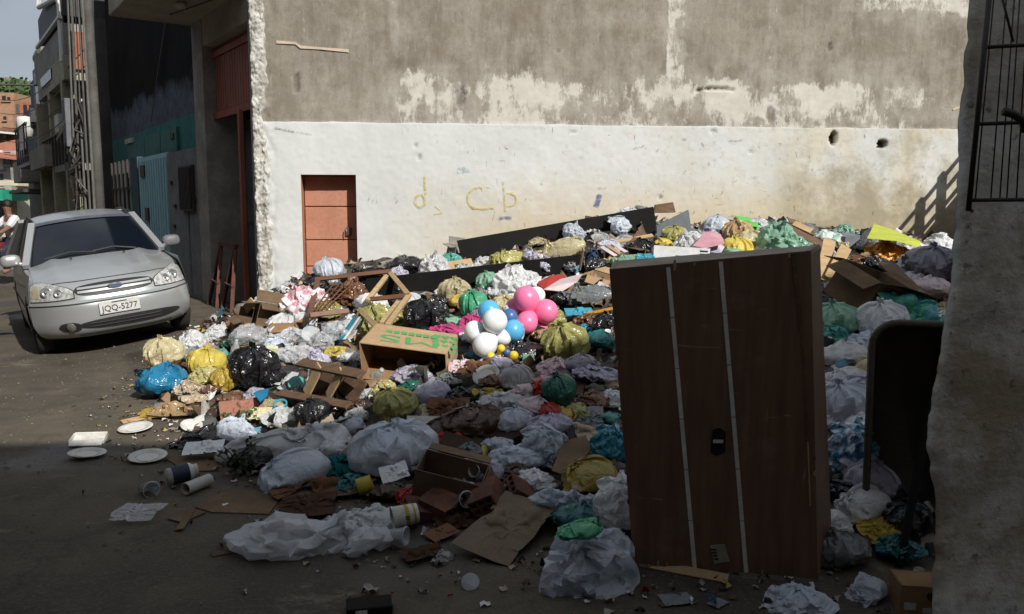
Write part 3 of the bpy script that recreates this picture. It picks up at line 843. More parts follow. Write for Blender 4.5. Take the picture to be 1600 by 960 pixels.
    for k in range(9):
        x0 = -60 - 75 * k; w_ = rh.uniform(50, 90); Yk = rh.choice((52, 64, 80, 96))
        top = rh.uniform(175, 235) if Yk < 70 else rh.uniform(140, 190)
        wins = [(x0 - w_ + w_ * q, x0 - w_ + w_ * q + w_ * .14, yy, yy + 14, M_GL) for q in (.12, .42, .72) for yy in (top + 8, top + 34)]
        block('hillside_house', ['nearest', 'second', 'third', 'fourth', 'fifth', 'sixth', 'seventh', 'eighth', 'farthest'][k] + ' house of the hillside row beyond the left edge', x0 - w_, x0, top, Yk, 8, rh.choice((M_BR, M_BR2, M_CRM, M_MID)), wins, (.8, M_TILE) if k % 3 == 0 else None)
    for k in range(5):
        A, B = street(9.9, -.3, 5.2 - .35 * k), street(26, -.9, 5.6 - .5 * k)
        W_ = thing('overhead_wire', ['topmost', 'second', 'middle', 'fourth', 'lowest'][k] + ' sagging wire running from the pole down the street', 'wire', A, 0, 'overhead wires along the street')
        wl(MB().tube([lerp(A, B, q / 10) - Vector((0, 0, .45 * math.sin(q / 10 * math.pi))) for q in range(11)], .012, 5), W_).build('wire', M_DARKIRON, W_)
    # wooded hillside
    g = random.Random(5)
    vs, fs = [], []
    nx, ny = 60, 14
    for j in range(ny):
        for i in range(nx):
            x = -190 + i * 3.4; y = 105 + j * 8
            vs.append((x, y, 22 * sstep(100, 170, y) * (1 - sstep(-70, 10, x) * .9) + 3 * mnoise.noise(Vector((x * .05, y * .05, 1)))))
    fs = [(j * nx + i, j * nx + i + 1, (j + 1) * nx + i + 1, (j + 1) * nx + i) for j in range(ny - 1) for i in range(nx - 1)]
    mesh_obj('hillside', vs, fs, pm('scrub_hill', (.07, .10, .035), (.10, .085, .05), .3, .95, .3), smooth=True, kind='structure')
    # bushy tree on the hill
    T = thing('hillside_tree', 'small green tree on the hill beside the brick houses', 'tree', at(25, 150, 92) * 1.0 - Vector((0, 0, at(25, 150, 92).z)))
    base = Vector(T.location)
    wl(MB().tube([base + Vector((0, 0, 4)), base + Vector((.2, 0, 9)), base + Vector((0, .2, 13))], [.4, .3, .1], 7), T).build('trunk', pm('bark', (.08, .06, .04), None, 4, .9, .3), T)
    mb = MB()
    for k in range(1500):
        p = Vector((g.gauss(0, 1), g.gauss(0, 1), g.gauss(0, .8)))
        p = p.normalized() * (g.random() ** .4)
        c = base + Vector((p.x * 3.2, p.y * 3, 13 + p.z * 2.6))
        u = Vector((g.gauss(0, 1), g.gauss(0, 1), g.gauss(0, 1))).normalized() * .3; w = u.orthogonal().normalized() * .2
        mb.add([c - u, c + w, c + u, c - w], [(0, 1, 2, 3)])
    wl(mb, T).build('crown', pm('leaf_green', (.07, .12, .03), (.04, .075, .02), .6, .7, 0), T)
build_far()

def build_near_right():
    g = NT('mottled_white_plaster')
    v = g.coord('Object')
    n1 = g.noise(1.6, 6, .65, v); n2 = g.noise(7, 6, .7, v); n3 = g.noise(26, 4, .65, v)
    col = g.mix(g.ramp(n1, .35, .6), (.80, .80, .78), (.70, .66, .58))
    col = g.mix(g.math('MULTIPLY', g.ramp(g.noise(2.6, 5, .65, g.coord('Object', loc=(4, 0, 7))), .44, .60), .8), col, (.38, .285, .16))
    col = g.mix(g.math('MULTIPLY', g.ramp(n2, .50, .64), .6), col, (.34, .31, .26))
    col = g.mix(g.math('MULTIPLY', g.ramp(n3, .60, .70), .7), col, (.14, .12, .10))
    g.set(Base_Color=col, Roughness=.93); g.b.inputs['Specular IOR Level'].default_value = .2
    g.bump(g.math('ADD', n2, g.math('MULTIPLY', n3, .5)), .5, .02)
    M_OLD = g.m
    T = thing('near_plaster_wall', 'mottled grey plaster wall end close at the right edge of the street', 'wall', (1.6, 2.9, 0))
    Y = 2.9
    edge = [(1524, -160), (1522, 0), (1512, 120), (1506, 200), (1500, 300), (1494, 380), (1486, 450), (1476, 520), (1470, 570), (1462, 610), (1455, 660), (1453, 700), (1458, 740), (1470, 780), (1469, 830), (1464, 890), (1460, 960), (1452, 1010)]
    P = []
    for (x0, y0), (x1, y1) in zip(edge, edge[1:]):
        for k in range(6):
            q = k / 6
            p = at(lerp(x0, x1, q), lerp(y0, y1, q), Y)
            p.x += .012 * mnoise.noise(Vector((1, 2, p.z * 14))) + .006 * mnoise.noise(Vector((1, 5, p.z * 40)))
            P.append(p)
    vs, fs = [], []
    nc = 26
    for p in P:
        vs.append(p + Vector((.19, .30, 0)))
        vs.append(p + Vector((.035, .05, 0)))
        for c in range(nc):
            q = (c / (nc - 1)) ** 1.6
            x = lerp(p.x, 5.2, q)
            d = .012 * mnoise.noise(Vector((x * 5, 1, p.z * 5))) + .02 * mnoise.noise(Vector((x * 1.2, 1, p.z * 1.2)))
            vs.append(Vector((x, Y + d + (.02 if c == 0 else 0), p.z)))
    n = nc + 2
    for j in range(len(P) - 1):
        for i in range(n - 1): fs.append(((j + 1) * n + i, (j + 1) * n + i + 1, j * n + i + 1, j * n + i))
    top = [j for j in range(n)]
    o = wl(MB().add(vs, fs), T).build('wall', M_OLD, T, smooth=True)
    x1 = 5.2
    wl(MB().box(P[0].x + .19, x1, Y + .06, Y + .30, P[-1].z, P[0].z - .01), T).build('wall_core', M_OLD, T)
    # iron grille standing against it
    G = thing('iron_window_grille', 'black iron bar grille fixed on the near right wall', 'grille', at(1515, 315, 2.8))
    Yg = 2.78
    def bar(name, a, b, r): return wl(MB().tube([at(*a, Yg), at(*b, Yg)], r, 8), G).build(name, M_DARKIRON, G, smooth=True)
    bar('frame_bar', (1551, -60), (1513, 330), .009)
    for y0, y1 in ((74, 66), (194, 190), (313, 315)): bar('cross_bar', (1543 if y0 < 100 else 1530 if y0 < 200 else 1516, y0), (1760, y1 - 4), .0065)
    for xt, xb in ((1558, 1524), (1577, 1548), (1589, 1562), (1597, 1573), (1610, 1588), (1626, 1604), (1646, 1622)):
        bar('upright_bar', (xt, -60), (xb, 312), .0024)
    bar('diagonal_bar', (1562, -20), (1583, 66), .004)
    wl(MB().tube([at(1568, 174, 2.74), at(1582, 178, 2.74), at(1598, 188, 2.74), at(1603, 205, 2.75)], .014, 8), G).build('hook', M_DARKIRON, G, smooth=True)
    wl(MB().tube([at(1513, 326, Yg), at(1519, 330, Yg + .06)], .006, 6), G).build('wall_pin', M_DARKIRON, G)
    # yard wall with a railing at the far right end of the heap
    R = thing('yard_wall', 'low plaster yard wall at the right end of the heap', 'wall', (6.75, 8.5, 0))
    wl(MB().box(6.72, 6.95, 5.0, 12.05, 0, 2.15), R).build('wall', M_OLD, R)
    Q = thing('yard_railing', 'iron railing along the top of the low yard wall', 'railing', (6.83, 8.5, 2.15))
    for z in (2.36, 2.58, 2.8): wl(MB().tube([(6.83, 9.6, z), (6.83, 11.95, z)], .03, 8), Q).build('rail', M_DARKIRON, Q)
    for y in (9.6, 10.75, 11.2): wl(MB().box(6.79, 6.87, y - .06, y + .06, 2.15, 2.86), Q).build('post', M_DARKIRON, Q)
    # the houses across the street, behind the camera: they throw the shade in the foreground
    M_H = pm('house_behind_plaster', (.33, .30, .26), (.24, .22, .19), 1, .9, .2)
    M_GLB = glossy('dark_window', (.02, .022, .026), .15)
    def house(name, label, x0, x1, zl, zr):
        H = thing(name, label, 'building', ((x0 + x1) / 2, -4, 0))
        wl(MB().hexa([(x0, -13, 0), (x1, -13, 0), (x1, -4, 0), (x0, -4, 0), (x0, -13, zl), (x1, -13, zr), (x1, -4, zr), (x0, -4, zl)]), H).build('wall', M_H, H)
        for k in range(int((x1 - x0) / 2.6)):
            for z in (1.2, 4.2):
                x = x0 + .8 + 2.6 * k
                wl(MB().box(x, x + 1.1, -3.995, -3.95, z, z + 1.3), H).build('window', M_GLB, H)
    house('flat_roofed_house', 'flat roofed house across the street behind the viewer', -16, 5.6, SH_L, SH_L)
    house('pitched_roofed_house', 'house with rising roof line across the street behind the viewer', 5.62, 15.0, SH_L + .05, SH_R)
    Cn = thing('added_shade_canopy', 'unseen canopy added behind the viewer to cut the sky light', 'canopy', (-5, -1, 0))  # unseen slab on posts, added to keep sky light off the foreground
    wl(MB().box(-15, -.6, -3.94, 1.95, 3.06, 3.18), Cn).build('slab', M_H, Cn)
    for x in (-14.5, -10, -6): wl(MB().box(x, x + .25, 1.6, 1.85, 0, 3.05), Cn).build('post', M_H, Cn)
    for k, (t0, t1, z) in enumerate(((-9, -1.2, 6.2), (-1.1, 6.5, 7.4), (6.6, 15, 6.6), (15.1, 26, 7.2))):
        O = thing('opposite_house', ['first', 'second', 'third', 'fourth'][k] + ' house on the far side of the street, left of the car', 'building', street((t0 + t1) / 2, -9))
        c = [street(t, q) for t, q in ((t0, -12), (t0, -7.2), (t1, -7.2), (t1, -12))]
        wl(MB().hexa([p + Vector((0, 0, 0)) for p in c] + [p + Vector((0, 0, z)) for p in c]), O).build('wall', M_H, O)
        for j in range(int((t1 - t0) / 2.4)):
            for zz in (.9, 3.9):
                c = [street(t0 + .6 + 2.4 * j + dt, q) for dt, q in ((0, -7.19), (0, -7.15), (1.1, -7.15), (1.1, -7.19))]
                wl(MB().hexa([p + Vector((0, 0, zz)) for p in c] + [p + Vector((0, 0, zz + 1.4)) for p in c]), O).build('window', M_GLB, O)
    house('tall_house', 'tall house across the street behind the viewer on the right', 15.02, 26, SH_R, SH_R + 3)
SH_L, SH_R = 8.58, 13.2
build_near_right()

# ================================================================= the parked car
def build_car():
    g = NT('silver_car_paint')
    n = g.noise(2.2, 5, .6, g.coord('Object'))
    f = g.noise(700, 2, .5, g.coord('Object'))
    col = g.mix(g.ramp(f, .3, .7), (.38, .395, .40), (.49, .505, .51))
    col = g.mix(g.math('MULTIPLY', g.ramp(n, .5, .75), .35), col, (.33, .32, .30))
    g.set(Base_Color=col, Roughness=.34, Metallic=.5)
    g.b.inputs['Coat Weight'].default_value = .5; g.b.inputs['Coat Roughness'].default_value = .08
    PAINT = g.m
    BLACK = pm('black_car_plastic', (.018, .018, .019), (.03, .03, .03), 8, .5, .1)
    TYRE = pm('tyre_rubber', (.02, .02, .02), (.04, .037, .033), 9, .85, .3)
    RIM = glossy('wheel_alloy', (.5, .5, .5), .3, .7)
    CHROME = glossy('chrome', (.7, .7, .7), .12, 1.0)
    GLASS = glossy('tinted_car_glass', (.005, .008, .014), .06, 0, .0, .6)
    g = NT('headlamp_lens')
    g.set(Base_Color=g.mix(g.ramp(g.noise(30, 2, .5, g.coord('Object')), .35, .65), (.36, .37, .36), (.70, .71, .70)), Roughness=.10, Metallic=.3)
    g.b.inputs['Coat Weight'].default_value = 1.0; g.b.inputs['Coat Roughness'].default_value = .04
    LENS = g.m
    AMBER = glossy('amber_lens', (.42, .36, .26), .15)
    A = ground_z(-5.2, 9.1); Bz = ground_z(-4.0, 9.97)
    loc = Vector((-4.6, 9.53, (A + Bz) / 2)) - Vector((-.545, .838, 0)) * .80 + Vector((.02, 0, 0))
    T = thing('parked_car', 'silver hatchback car parked beside the garage, facing the rubbish heap', 'car', loc)
    T.rotation_euler = (Matrix.Rotation(math.atan2(-ST.x, ST.y) - math.radians(2.2), 3, 'Z') @ Matrix.Rotation(-math.atan2(Bz - A, 1.48) - math.radians(1.2), 3, 'Y')).to_euler()
    T.scale = (1, 1, 1.05)
    rows = [(.16, .19, .70, .30, 0), (.06, .24, .76, .36, 0), (.01, .33, .80, .42, 0), (0, .42, .815, .46, 0), (.0, .50, .82, .48, 0), (.012, .545, .82, .48, 0), (.05, .575, .81, .46, .0),
            (.075, .64, .80, .47, .0), (.12, .70, .79, .45, .0), (.20, .755, .78, .40, .015), (.42, .83, .775, .22, .05), (.72, .89, .77, .10, .07), (1.0, .935, .765, .08, .085), (1.22, .965, .76, .08, .09)]
    R = np.array(rows)
    def prow(v):
        x = v * (len(R) - 1)
        i = int(min(len(R) - 2, math.floor(x))); t = x - i
        p0, p1, p2, p3 = R[max(i - 1, 0)], R[i], R[i + 1], R[min(i + 2, len(R) - 1)]
        return .5 * ((2 * p1) + (-p0 + p2) * t + (2 * p0 - 5 * p1 + 4 * p2 - p3) * t * t + (-p0 + 3 * p1 - 3 * p2 + p3) * t ** 3)
    def S(u, v):
        yc, zc, w, cy, cz = prow(v)
        a = abs(u)
        crease = .02 * math.exp(-((a - .62) / .09) ** 2) * sstep(.66, .8, v)
        return Vector((u * w, yc + cy * a ** 3.4 + .03 * a * a, zc - cz * a ** 2.4 + crease))
    def Nrm(u, v):
        e = 1e-3
        n = (S(u + e, v) - S(u - e, v)).cross(S(u, v + e) - S(u, v - e))
        return n.normalized()
    def patch(poly_u, nu, nv, off):
        """poly_u(a, b) -> (u, v) for a, b in 0..1"""
        mb = MB()
        for j in range(nv + 1):
            for i in range(nu + 1):
                u, v = poly_u(i / nu, j / nv)
                mb.v.append(S(u, v) + Nrm(u, v) * off)
        n = nu + 1
        for j in range(nv):
            for i in range(nu): mb.f.append((j * n + i, j * n + i + 1, (j + 1) * n + i + 1, (j + 1) * n + i))
        return mb
    V = lambda row: row / (len(R) - 1)
    full = lambda v0, v1: (lambda a, b: (2 * a - 1, lerp(v0, v1, b)))
    patch(full(0, V(6)), 40, 16, 0).build('front_bumper', PAINT, T, smooth=True)
    patch(full(V(6), V(9)), 40, 10, 0).build('nose_panel', PAINT, T, smooth=True)
    bon = patch(lambda a, b: ((2 * a - 1) * .93, lerp(V(9) + .006, 1, b)), 36, 18, .004).build('bonnet', PAINT, T, smooth=True)
    patch(full(V(9), 1), 44, 18, -.008).build('fender_tops', PAINT, T, smooth=True)
    patch(lambda a, b: ((2 * a - 1) * .99, lerp(V(5) - .012, V(5) + .012, b)), 40, 2, .004).build('bumper_seam', BLACK, T)
    # lower intake with bars, fog recesses
    def lens_shape(u0, u1, vc, hv, p=.6):
        return lambda a, b: (lerp(u0, u1, a), vc + hv * (2 * b - 1) * (max(0, 1 - abs(2 * a - 1) ** 2.5)) ** p)
    it = patch(lens_shape(-.52, .80, V(1.95), V(.55), .5), 30, 4, .006).build('lower_intake', BLACK, T)
    for k in (-.16, .18):
        patch(lambda a, b: (lerp(-.38, .5, a), V(1.95 + k) + V(.05) * (2 * b - 1)), 24, 1, .014).build('intake_bar', pm('grey_plastic', (.08, .08, .085), None, 8, .5, .1), it)
    for s in (-1,):
        patch(lens_shape(s * .74, s * .47, V(1.9), V(.5)), 12, 4, .006).build('fog_recess', BLACK, T)
        fp = S(s * .6, V(1.9)); nn = Nrm(s * .6, V(1.9))
        M3 = nn.to_track_quat('Z', 'Y').to_matrix()
        MB().lathe([(.045, .0), (.05, .008), (.04, .014), (0, .016)], 16, M3, fp + nn * .004).build('fog_lamp', pm('dull_lens', (.14, .14, .13), None, 9, .3, 0), T, smooth=True)
    patch(lambda a, b: (lerp(-.55, .72, a), V(.75) + V(.16) * (2 * b - 1)), 24, 2, .008).build('chin_strip', pm('grey_lip', (.30, .31, .32), None, 8, .4, .05), T, smooth=True)
    # grille, badge
    gr = patch(lens_shape(-.50, .50, V(7.45), V(1.0), .35), 26, 5, .006).build('grille', BLACK, T)
    for dv in (-.28, .28):
        patch(lambda a, b: (lerp(-.45, .45, a) , V(7.4 + dv) + V(.16) * (2 * b - 1)), 26, 1, .016).build('grille_bar', PAINT, gr, smooth=True)
    p = S(0, V(7.4)); nn = Nrm(0, V(7.4)); M3 = nn.to_track_quat('Z', 'X').to_matrix()
    Mx = Matrix.Translation(p + nn * .02) @ (Matrix(((1, 0, 0), (0, 0, -1), (0, 1, 0)))).to_4x4()
    def oval(rx, ry, h, name, mat, par, z0=0):
        mb = MB()
        for zz, k in ((z0, 1), (z0 + h * .7, 1), (z0 + h, .85)):
            for i in range(24): mb.v.append(Vector((rx * k * math.cos(i * math.pi / 12), ry * k * math.sin(i * math.pi / 12), zz)))
        for j in range(2):
            for i in range(24): mb.f.append((j * 24 + i, j * 24 + (i + 1) % 24, (j + 1) * 24 + (i + 1) % 24, (j + 1) * 24 + i))
        mb.f.append(tuple(48 + i for i in range(24)))
        return mb.xf(Mx).build(name, mat, par, smooth=False)
    bd = oval(.075, .034, .012, 'badge', CHROME, T)
    oval(.062, .025, .004, 'badge_face', glossy('badge_blue', (.10, .13, .2), .2), bd, .012)
    # headlights
    for s in (-1, 1):
        def hl(a, b, s=s):
            u = lerp(.50, .965, a)
            lo = V(6.25) + V(.25) * (1 - a) ** 2
            hi = V(lerp(7.4, 9.9, a ** .7)) - V(1.5) * max(0, a - .82) / .18 * .6
            return (s * u, lerp(lo, hi, b))
        h = patch(hl, 14, 8, .010).build('headlight', LENS, T, smooth=True)
        def rimf(a, b, s=s):
            u, v = hl(a, b); return (s * lerp(.49, .975, a), v + V(.12) * (2 * b - 1))
        patch(rimf, 14, 8, .004).build('headlight_surround', BLACK, h)
        for u, v, r in ((.66, 7.3, .045), (.79, 7.6, .055)):
            p = S(s * u, V(v)); nn = (Nrm(s * u, V(v)) + Vector((0, -1.2, 0))).normalized()
            MB().lathe([(r, .0), (r, .012), (r * .82, .016), (r * .55, .004), (r * .25, .0), (r * .2, .022), (0, .026)], 18, nn.to_track_quat('Z', 'Y').to_matrix(), p + Nrm(s * u, V(v)) * .010).build('reflector', pm('lamp_grey', (.34, .35, .35), (.24, .25, .25), 9, .25, 0, metal=.5), h, smooth=True)
        if s < 0:
            patch(lambda a, b: (-lerp(.87, .95, a), lerp(V(6.7), V(8.6), b)), 4, 4, .014).build('indicator', AMBER, h)
    # number plate
    pl = MB().box(-.20, .20, -.022, -.008, .41, .54).build('number_plate', pm('plate_white', (.62, .62, .60), (.52, .52, .5), 7, .5, .05), T, bevel=.006)
    text_mesh('plate_letters', 'JQQ-5277', .083, BLACK, pl, Matrix.Translation((0, -.0245, .462)) @ Matrix.Rotation(math.pi / 2, 4, 'X'))
    MB().box(-.075, .075, -.0245, -.0225, .516, .526).build('plate_town_line', BLACK, pl)
    # windscreen, wipers
    def wsp(u, b): return Vector((u * lerp(.70, .545, b), lerp(1.10 + .16 * u * u, 1.80 + .09 * u * u, b), lerp(.952 - .05 * u * u, 1.355 - .035 * u * u, b) + .02 * math.sin(b * math.pi)))
    def grid(fn, nu, nv):
        mb = MB(); n = nu + 1
        mb.v = [fn(i / nu, j / nv) for j in range(nv + 1) for i in range(nu + 1)]
        mb.f = [(j * n + i, j * n + i + 1, (j + 1) * n + i + 1, (j + 1) * n + i) for j in range(nv) for i in range(nu)]
        return mb
    ws = grid(lambda a, b: wsp(2 * a - 1, b), 20, 10).build('windscreen', GLASS, T, smooth=True)
    for s0, s1 in ((-.78, -.02), (-.05, .62)):
        MB().tube([wsp(s0, .06) + Vector((0, -.03, .012)), wsp((s0 + s1) / 2, .10) + Vector((0, -.02, .015)), wsp(s1, .04) + Vector((0, -.03, .012))], .009, 6).build('wiper', BLACK, ws)
    for u in (-.36, .34): MB().box(u * .8 - .012, u * .8 + .012, .985, 1.005, .94, .955).build('washer_jet', BLACK, bon)
    grid(lambda a, b: wsp(lerp(-.97, .97, a), lerp(.93, 1.02, b)) + Vector((0, -.006, .008)), 16, 1).build('sun_strip', pm('strip_grey', (.10, .11, .13), None, 6, .3, 0), ws)
    # roof, pillars, sides
    def roof(a, b):
        u = 2 * a - 1; y = lerp(1.80, 3.25, b)
        z = 1.355 + .075 * math.sin(min(1, b * 1.15) * math.pi * .62) - .06 * max(0, b - .75) / .25
        return Vector((u * (.545 + .03 * math.sin(b * math.pi)), y + .09 * u * u * (1 - b), z - .035 * u * u - .03 * abs(u) ** 6))
    grid(roof, 20, 14).build('roof', PAINT, T, smooth=True)
    for s in (-1, 1):
        sd = MB()
        ys = [.46 + i * .06 for i in range(60)]; zs = [.2 + .06 * j for j in range(12)]
        def xs_(y, z): return s * (.822 - .07 * ((z - .45) / .45) ** 2 - .05 * max(0, (.7 - y)) - .08 * sstep(3.6, 4.0, y))
        keep = []
        for z in zs:
            for y in ys:
                yy, zz = y, z
                for wy in (.80, 3.22):
                    d = math.hypot(yy - wy, zz - .29)
                    if d < .35:
                        if d < 1e-3: d = 1e-3
                        if d > .29: yy = wy + (yy - wy) / d * .345; zz = .29 + (zz - .29) / d * .345
                sd.v.append(Vector((xs_(yy, zz), yy, zz + .03 * sstep(.6, .86, zz) * sstep(.6, 1.6, yy))))
        n = len(ys)
        for j in range(len(zs) - 1):
            for i in range(n - 1):
                cy, cz = (ys[i] + ys[i + 1]) / 2, (zs[j] + zs[j + 1]) / 2
                if any(math.hypot(cy - wy, cz - .29) < .315 for wy in (.80, 3.22)): continue
                sd.f.append((j * n + i, j * n + i + 1, (j + 1) * n + i + 1, (j + 1) * n + i))
        sd.build('side_panel', PAINT, T, smooth=True)
        MB().tube([Vector((s * .815, .95 + .1 * k, .50)) for k in range(30)], .018, 6).build('rub_strip', BLACK, T)
        # pillars
        a0 = Vector((s * .73, 1.24, .905)); a1 = Vector((s * .555, 1.88, 1.335))
        MB().bar(a0, a1, .075, .05).build('a_pillar', PAINT, T)
        b0 = Vector((s * .765, 2.25, .90)); b1 = Vector((s * .575, 2.3, 1.385))
        MB().bar(b0, b1, .09, .04).build('b_pillar', BLACK, T)
        c0 = Vector((s * .75, 3.65, .93)); c1 = Vector((s * .55, 3.2, 1.36))
        MB().bar(c0, c1, .2, .05).build('c_pillar', PAINT, T)
        MB().add([a0 + Vector((0, .05, 0)), b0, b1, a1 + Vector((0, .02, 0))], [(0, 1, 2, 3)]).build('side_window', GLASS, T)
        MB().add([b0, c0, c1, b1], [(0, 1, 2, 3)]).build('side_window', GLASS, T)
        # roof rail
        MB().tube([roof((s + 1) / 2 * .96 + .02, q) + Vector((0, 0, .035 if 0 < i < 6 else 0)) for i, q in enumerate((.0, .06, .2, .4, .6, .8, .9))], .016, 6).build('roof_rail', BLACK, T)
        # mirror
        mp = Vector((s * .87, 1.32, .985))
        mb = MB()
        for j in range(9):
            for i in range(14):
                th, ph = math.pi * j / 8, 2 * math.pi * i / 14
                q = Vector((math.sin(th) * math.cos(ph), math.sin(th) * math.sin(ph), math.cos(th)))
                q = Vector([math.copysign(abs(c) ** .7, c) for c in q])
                mb.v.append(mp + Vector((q.x * .105, q.y * .06, q.z * .068)))
        for j in range(8):
            for i in range(14): mb.f.append((j * 14 + i, j * 14 + (i + 1) % 14, (j + 1) * 14 + (i + 1) % 14, (j + 1) * 14 + i))
        mb.bar(Vector((s * .74, 1.3, .93)), mp - Vector((s * .05, 0, .03)), .06, .04)
        mb.build('door_mirror', PAINT if s < 0 else pm('dull_grey_mirror', (.16, .16, .17), None, 6, .5, .05), T, smooth=True)
        # wheels
        for wy in (.80, 3.22):
            M3 = Matrix.Rotation(s * math.pi / 2, 3, 'Y')
            w = MB().lathe([(.19, -.085), (.25, -.09), (.285, -.07), (.292, 0), (.285, .07), (.25, .09), (.19, .085)], 28, M3, (s * .715, wy, .29)).build('wheel', TYRE, T, smooth=True)
            MB().lathe([(.195, .06), (.19, .075), (.17, .05), (.10, .04), (.05, .06), (0, .062)], 24, M3, (s * .715, wy, .29)).build('rim', RIM, w, smooth=True)
            for k in range(6):
                a = k * math.pi / 3
                c = Vector((s * .715, wy, .29)) + M3 @ Vector((0, 0, .066))
                d = M3 @ Vector((math.cos(a), math.sin(a), 0))
                MB().bar(c + d * .05, c + d * .18, .035, .014, up=M3 @ Vector((0, 0, 1))).build('spoke', RIM, w)
    def cowl(a, b):
        u = 2 * a - 1
        return lerp(S(u * .99, 1), wsp(u, 0.0), b) + Vector((0, 0, -.004))
    grid(cowl, 20, 2).build('cowl', BLACK, T)
    MB().hexa([(-.62, 1.3, .25), (.62, 1.3, .25), (.62, 3.8, .25), (-.62, 3.8, .25), (-.6, 1.3, .55), (.6, 1.3, .55), (.6, 3.7, .55), (-.6, 3.7, .55)]).build('underbody', BLACK, T)
    rear = grid(lambda a, b: Vector(((2 * a - 1) * (.545 + .22 * b), 3.25 + .55 * b, 1.36 - .42 * b)), 8, 4)
    rear.build('rear_window', GLASS, T, smooth=True)
    grid(lambda a, b: Vector(((2 * a - 1) * .76, 3.8 + .25 * math.sin(b * math.pi * .6), .94 - .74 * b)), 8, 6).build('tailgate', PAINT, T, smooth=True)
    # dark seats and dashboard seen through nothing: a plain interior floor closes the cabin
    MB().box(-.66, .66, 1.2, 3.7, .56, .60).build('cabin_floor', BLACK, T)
build_car()

# ================================================================= rider on a motorcycle far down the street
def body_mesh(name, joints, edges, radii, mat, parent, root=0):
    me = bpy.data.meshes.new(name)
    me.from_pydata([tuple(j) for j in joints], edges, [])
    o = bpy.data.objects.new(name, me); COL.objects.link(o)
    m = o.modifiers.new('skin', 'SKIN')
    sk = me.skin_vertices[0].data if me.skin_vertices else None
    if sk is None:
        bm = bmesh.new(); bm.from_mesh(me); bm.verts.layers.skin.verify(); bm.to_mesh(me); bm.free()
        sk = me.skin_vertices[0].data
    for i, r in enumerate(radii):
        sk[i].radius = (r, r) if not isinstance(r, tuple) else r
        sk[i].use_root = (i == root)
    s = o.modifiers.new('sub', 'SUBSURF'); s.levels = 1; s.render_levels = 1
    me.materials.append(mat)
    o.parent = parent
    return o
def build_rider():
    b = at(2, 340, 17.0); b.z = 0
    rz = math.radians(-35)
    K = thing('motorcycle', 'dark red motorcycle far down the street behind the car', 'motorcycle', b, rz)
    TY = _mats['tyre_rubber']; RED = glossy('dark_red_paint', (.14, .02, .03), .3); MET = glossy('wheel_alloy', (.5, .5, .5), .3, .7)
    for y in (-.62, .62):
        w = MB().lathe([(.22, -.04), (.28, -.045), (.3, 0), (.28, .045), (.22, .04)], 22, Matrix.Rotation(math.pi / 2, 3, 'Y'), (0, y, .3)).build('wheel', TY, K, smooth=True)
        MB().lathe([(.22, -.02), (.2, 0), (.22, .02)], 22, Matrix.Rotation(math.pi / 2, 3, 'Y'), (0, y, .3)).build('rim', MET, w, smooth=True)
    MB().tube([(0, -.35, .72), (0, -.1, .82), (0, .12, .78)], [.09, .15, .10], 12).build('fuel_tank', RED, K, smooth=True)
    MB().tube([(0, .1, .76), (0, .35, .78), (0, .7, .84)], [.09, .12, .08], 10).build('seat', TY, K, smooth=True)
    MB().tube([(0, -.62, .3), (0, -.42, .95), (0, -.38, 1.02)], .03, 8).build('fork', MET, K)
    MB().tube([(-.34, -.25, 1.05), (-.12, -.38, 1.02), (.12, -.38, 1.02), (.34, -.25, 1.05)], .018, 8).build('handlebar', MET, K)
    MB().box(-.12, .12, -.25, .2, .32, .62).build('engine', MET, K, bevel=.03)
    MB().lathe([(0, -.05), (.09, -.02), (.1, .04), (0, .07)], 14, Matrix.Rotation(math.pi / 2, 3, 'X'), (0, -.5, .9)).build('headlamp', MET, K, smooth=True)
    P = thing('person', 'person in a white shirt sitting on a motorcycle at the left edge', 'person', b, rz)
    SKIN = pm('brown_skin', (.26, .13, .08), (.22, .11, .07), 6, .6, 0)
    SHIRT = pm('white_shirt', (.72, .72, .74), (.6, .6, .64), 5, .8, .1); JEAN = pm('dark_jeans', (.03, .035, .06), None, 8, .9, .1)
    J = [(0, .25, .86), (0, .22, 1.05), (0, .18, 1.28), (0, .15, 1.42), (0, .13, 1.52), (0, .12, 1.62), (0, .12, 1.70),
         (-.19, .17, 1.38), (-.27, .0, 1.2), (-.32, -.2, 1.09), (.19, .17, 1.38), (.27, .0, 1.2), (.32, -.2, 1.09),
         (-.13, .18, .84), (-.24, -.15, .72), (-.2, .0, .35), (-.2, -.14, .3), (.13, .18, .84), (.24, -.15, .72), (.2, .0, .35), (.2, -.14, .3)]
    E = [(0, 1), (1, 2), (2, 3), (3, 4), (4, 5), (5, 6), (2, 7), (7, 8), (8, 9), (2, 10), (10, 11), (11, 12), (0, 13), (13, 14), (14, 15), (15, 16), (0, 17), (17, 18), (18, 19), (19, 20)]
    Rr = [.15, .14, .16, .07, .06, .10, .08, .075, .05, .038, .075, .05, .038, .10, .075, .05, .05, .10, .075, .05, .05]
    body_mesh('body', J, E, Rr, SKIN, P)
    body_mesh('shirt', [J[i] for i in (0, 1, 2, 7, 8, 10, 11)], [(0, 1), (1, 2), (2, 3), (3, 4), (2, 5), (5, 6)], [.17, .165, .18, .095, .075, .095, .075], SHIRT, P)
    body_mesh('trousers', [J[i] for i in (0, 13, 14, 15, 17, 18, 19)], [(0, 1), (1, 2), (2, 3), (0, 4), (4, 5), (5, 6)], [.17, .115, .09, .065, .115, .09, .065], JEAN, P)
    MB().lathe([(.0, .115), (.06, .10), (.095, .05), (.105, 0), (.1, -.03)], 14, None, (0, .135, 1.66)).build('hair', pm('black_hair', (.012, .01, .009), None, 9, .6, .1), P, smooth=True)
build_rider()
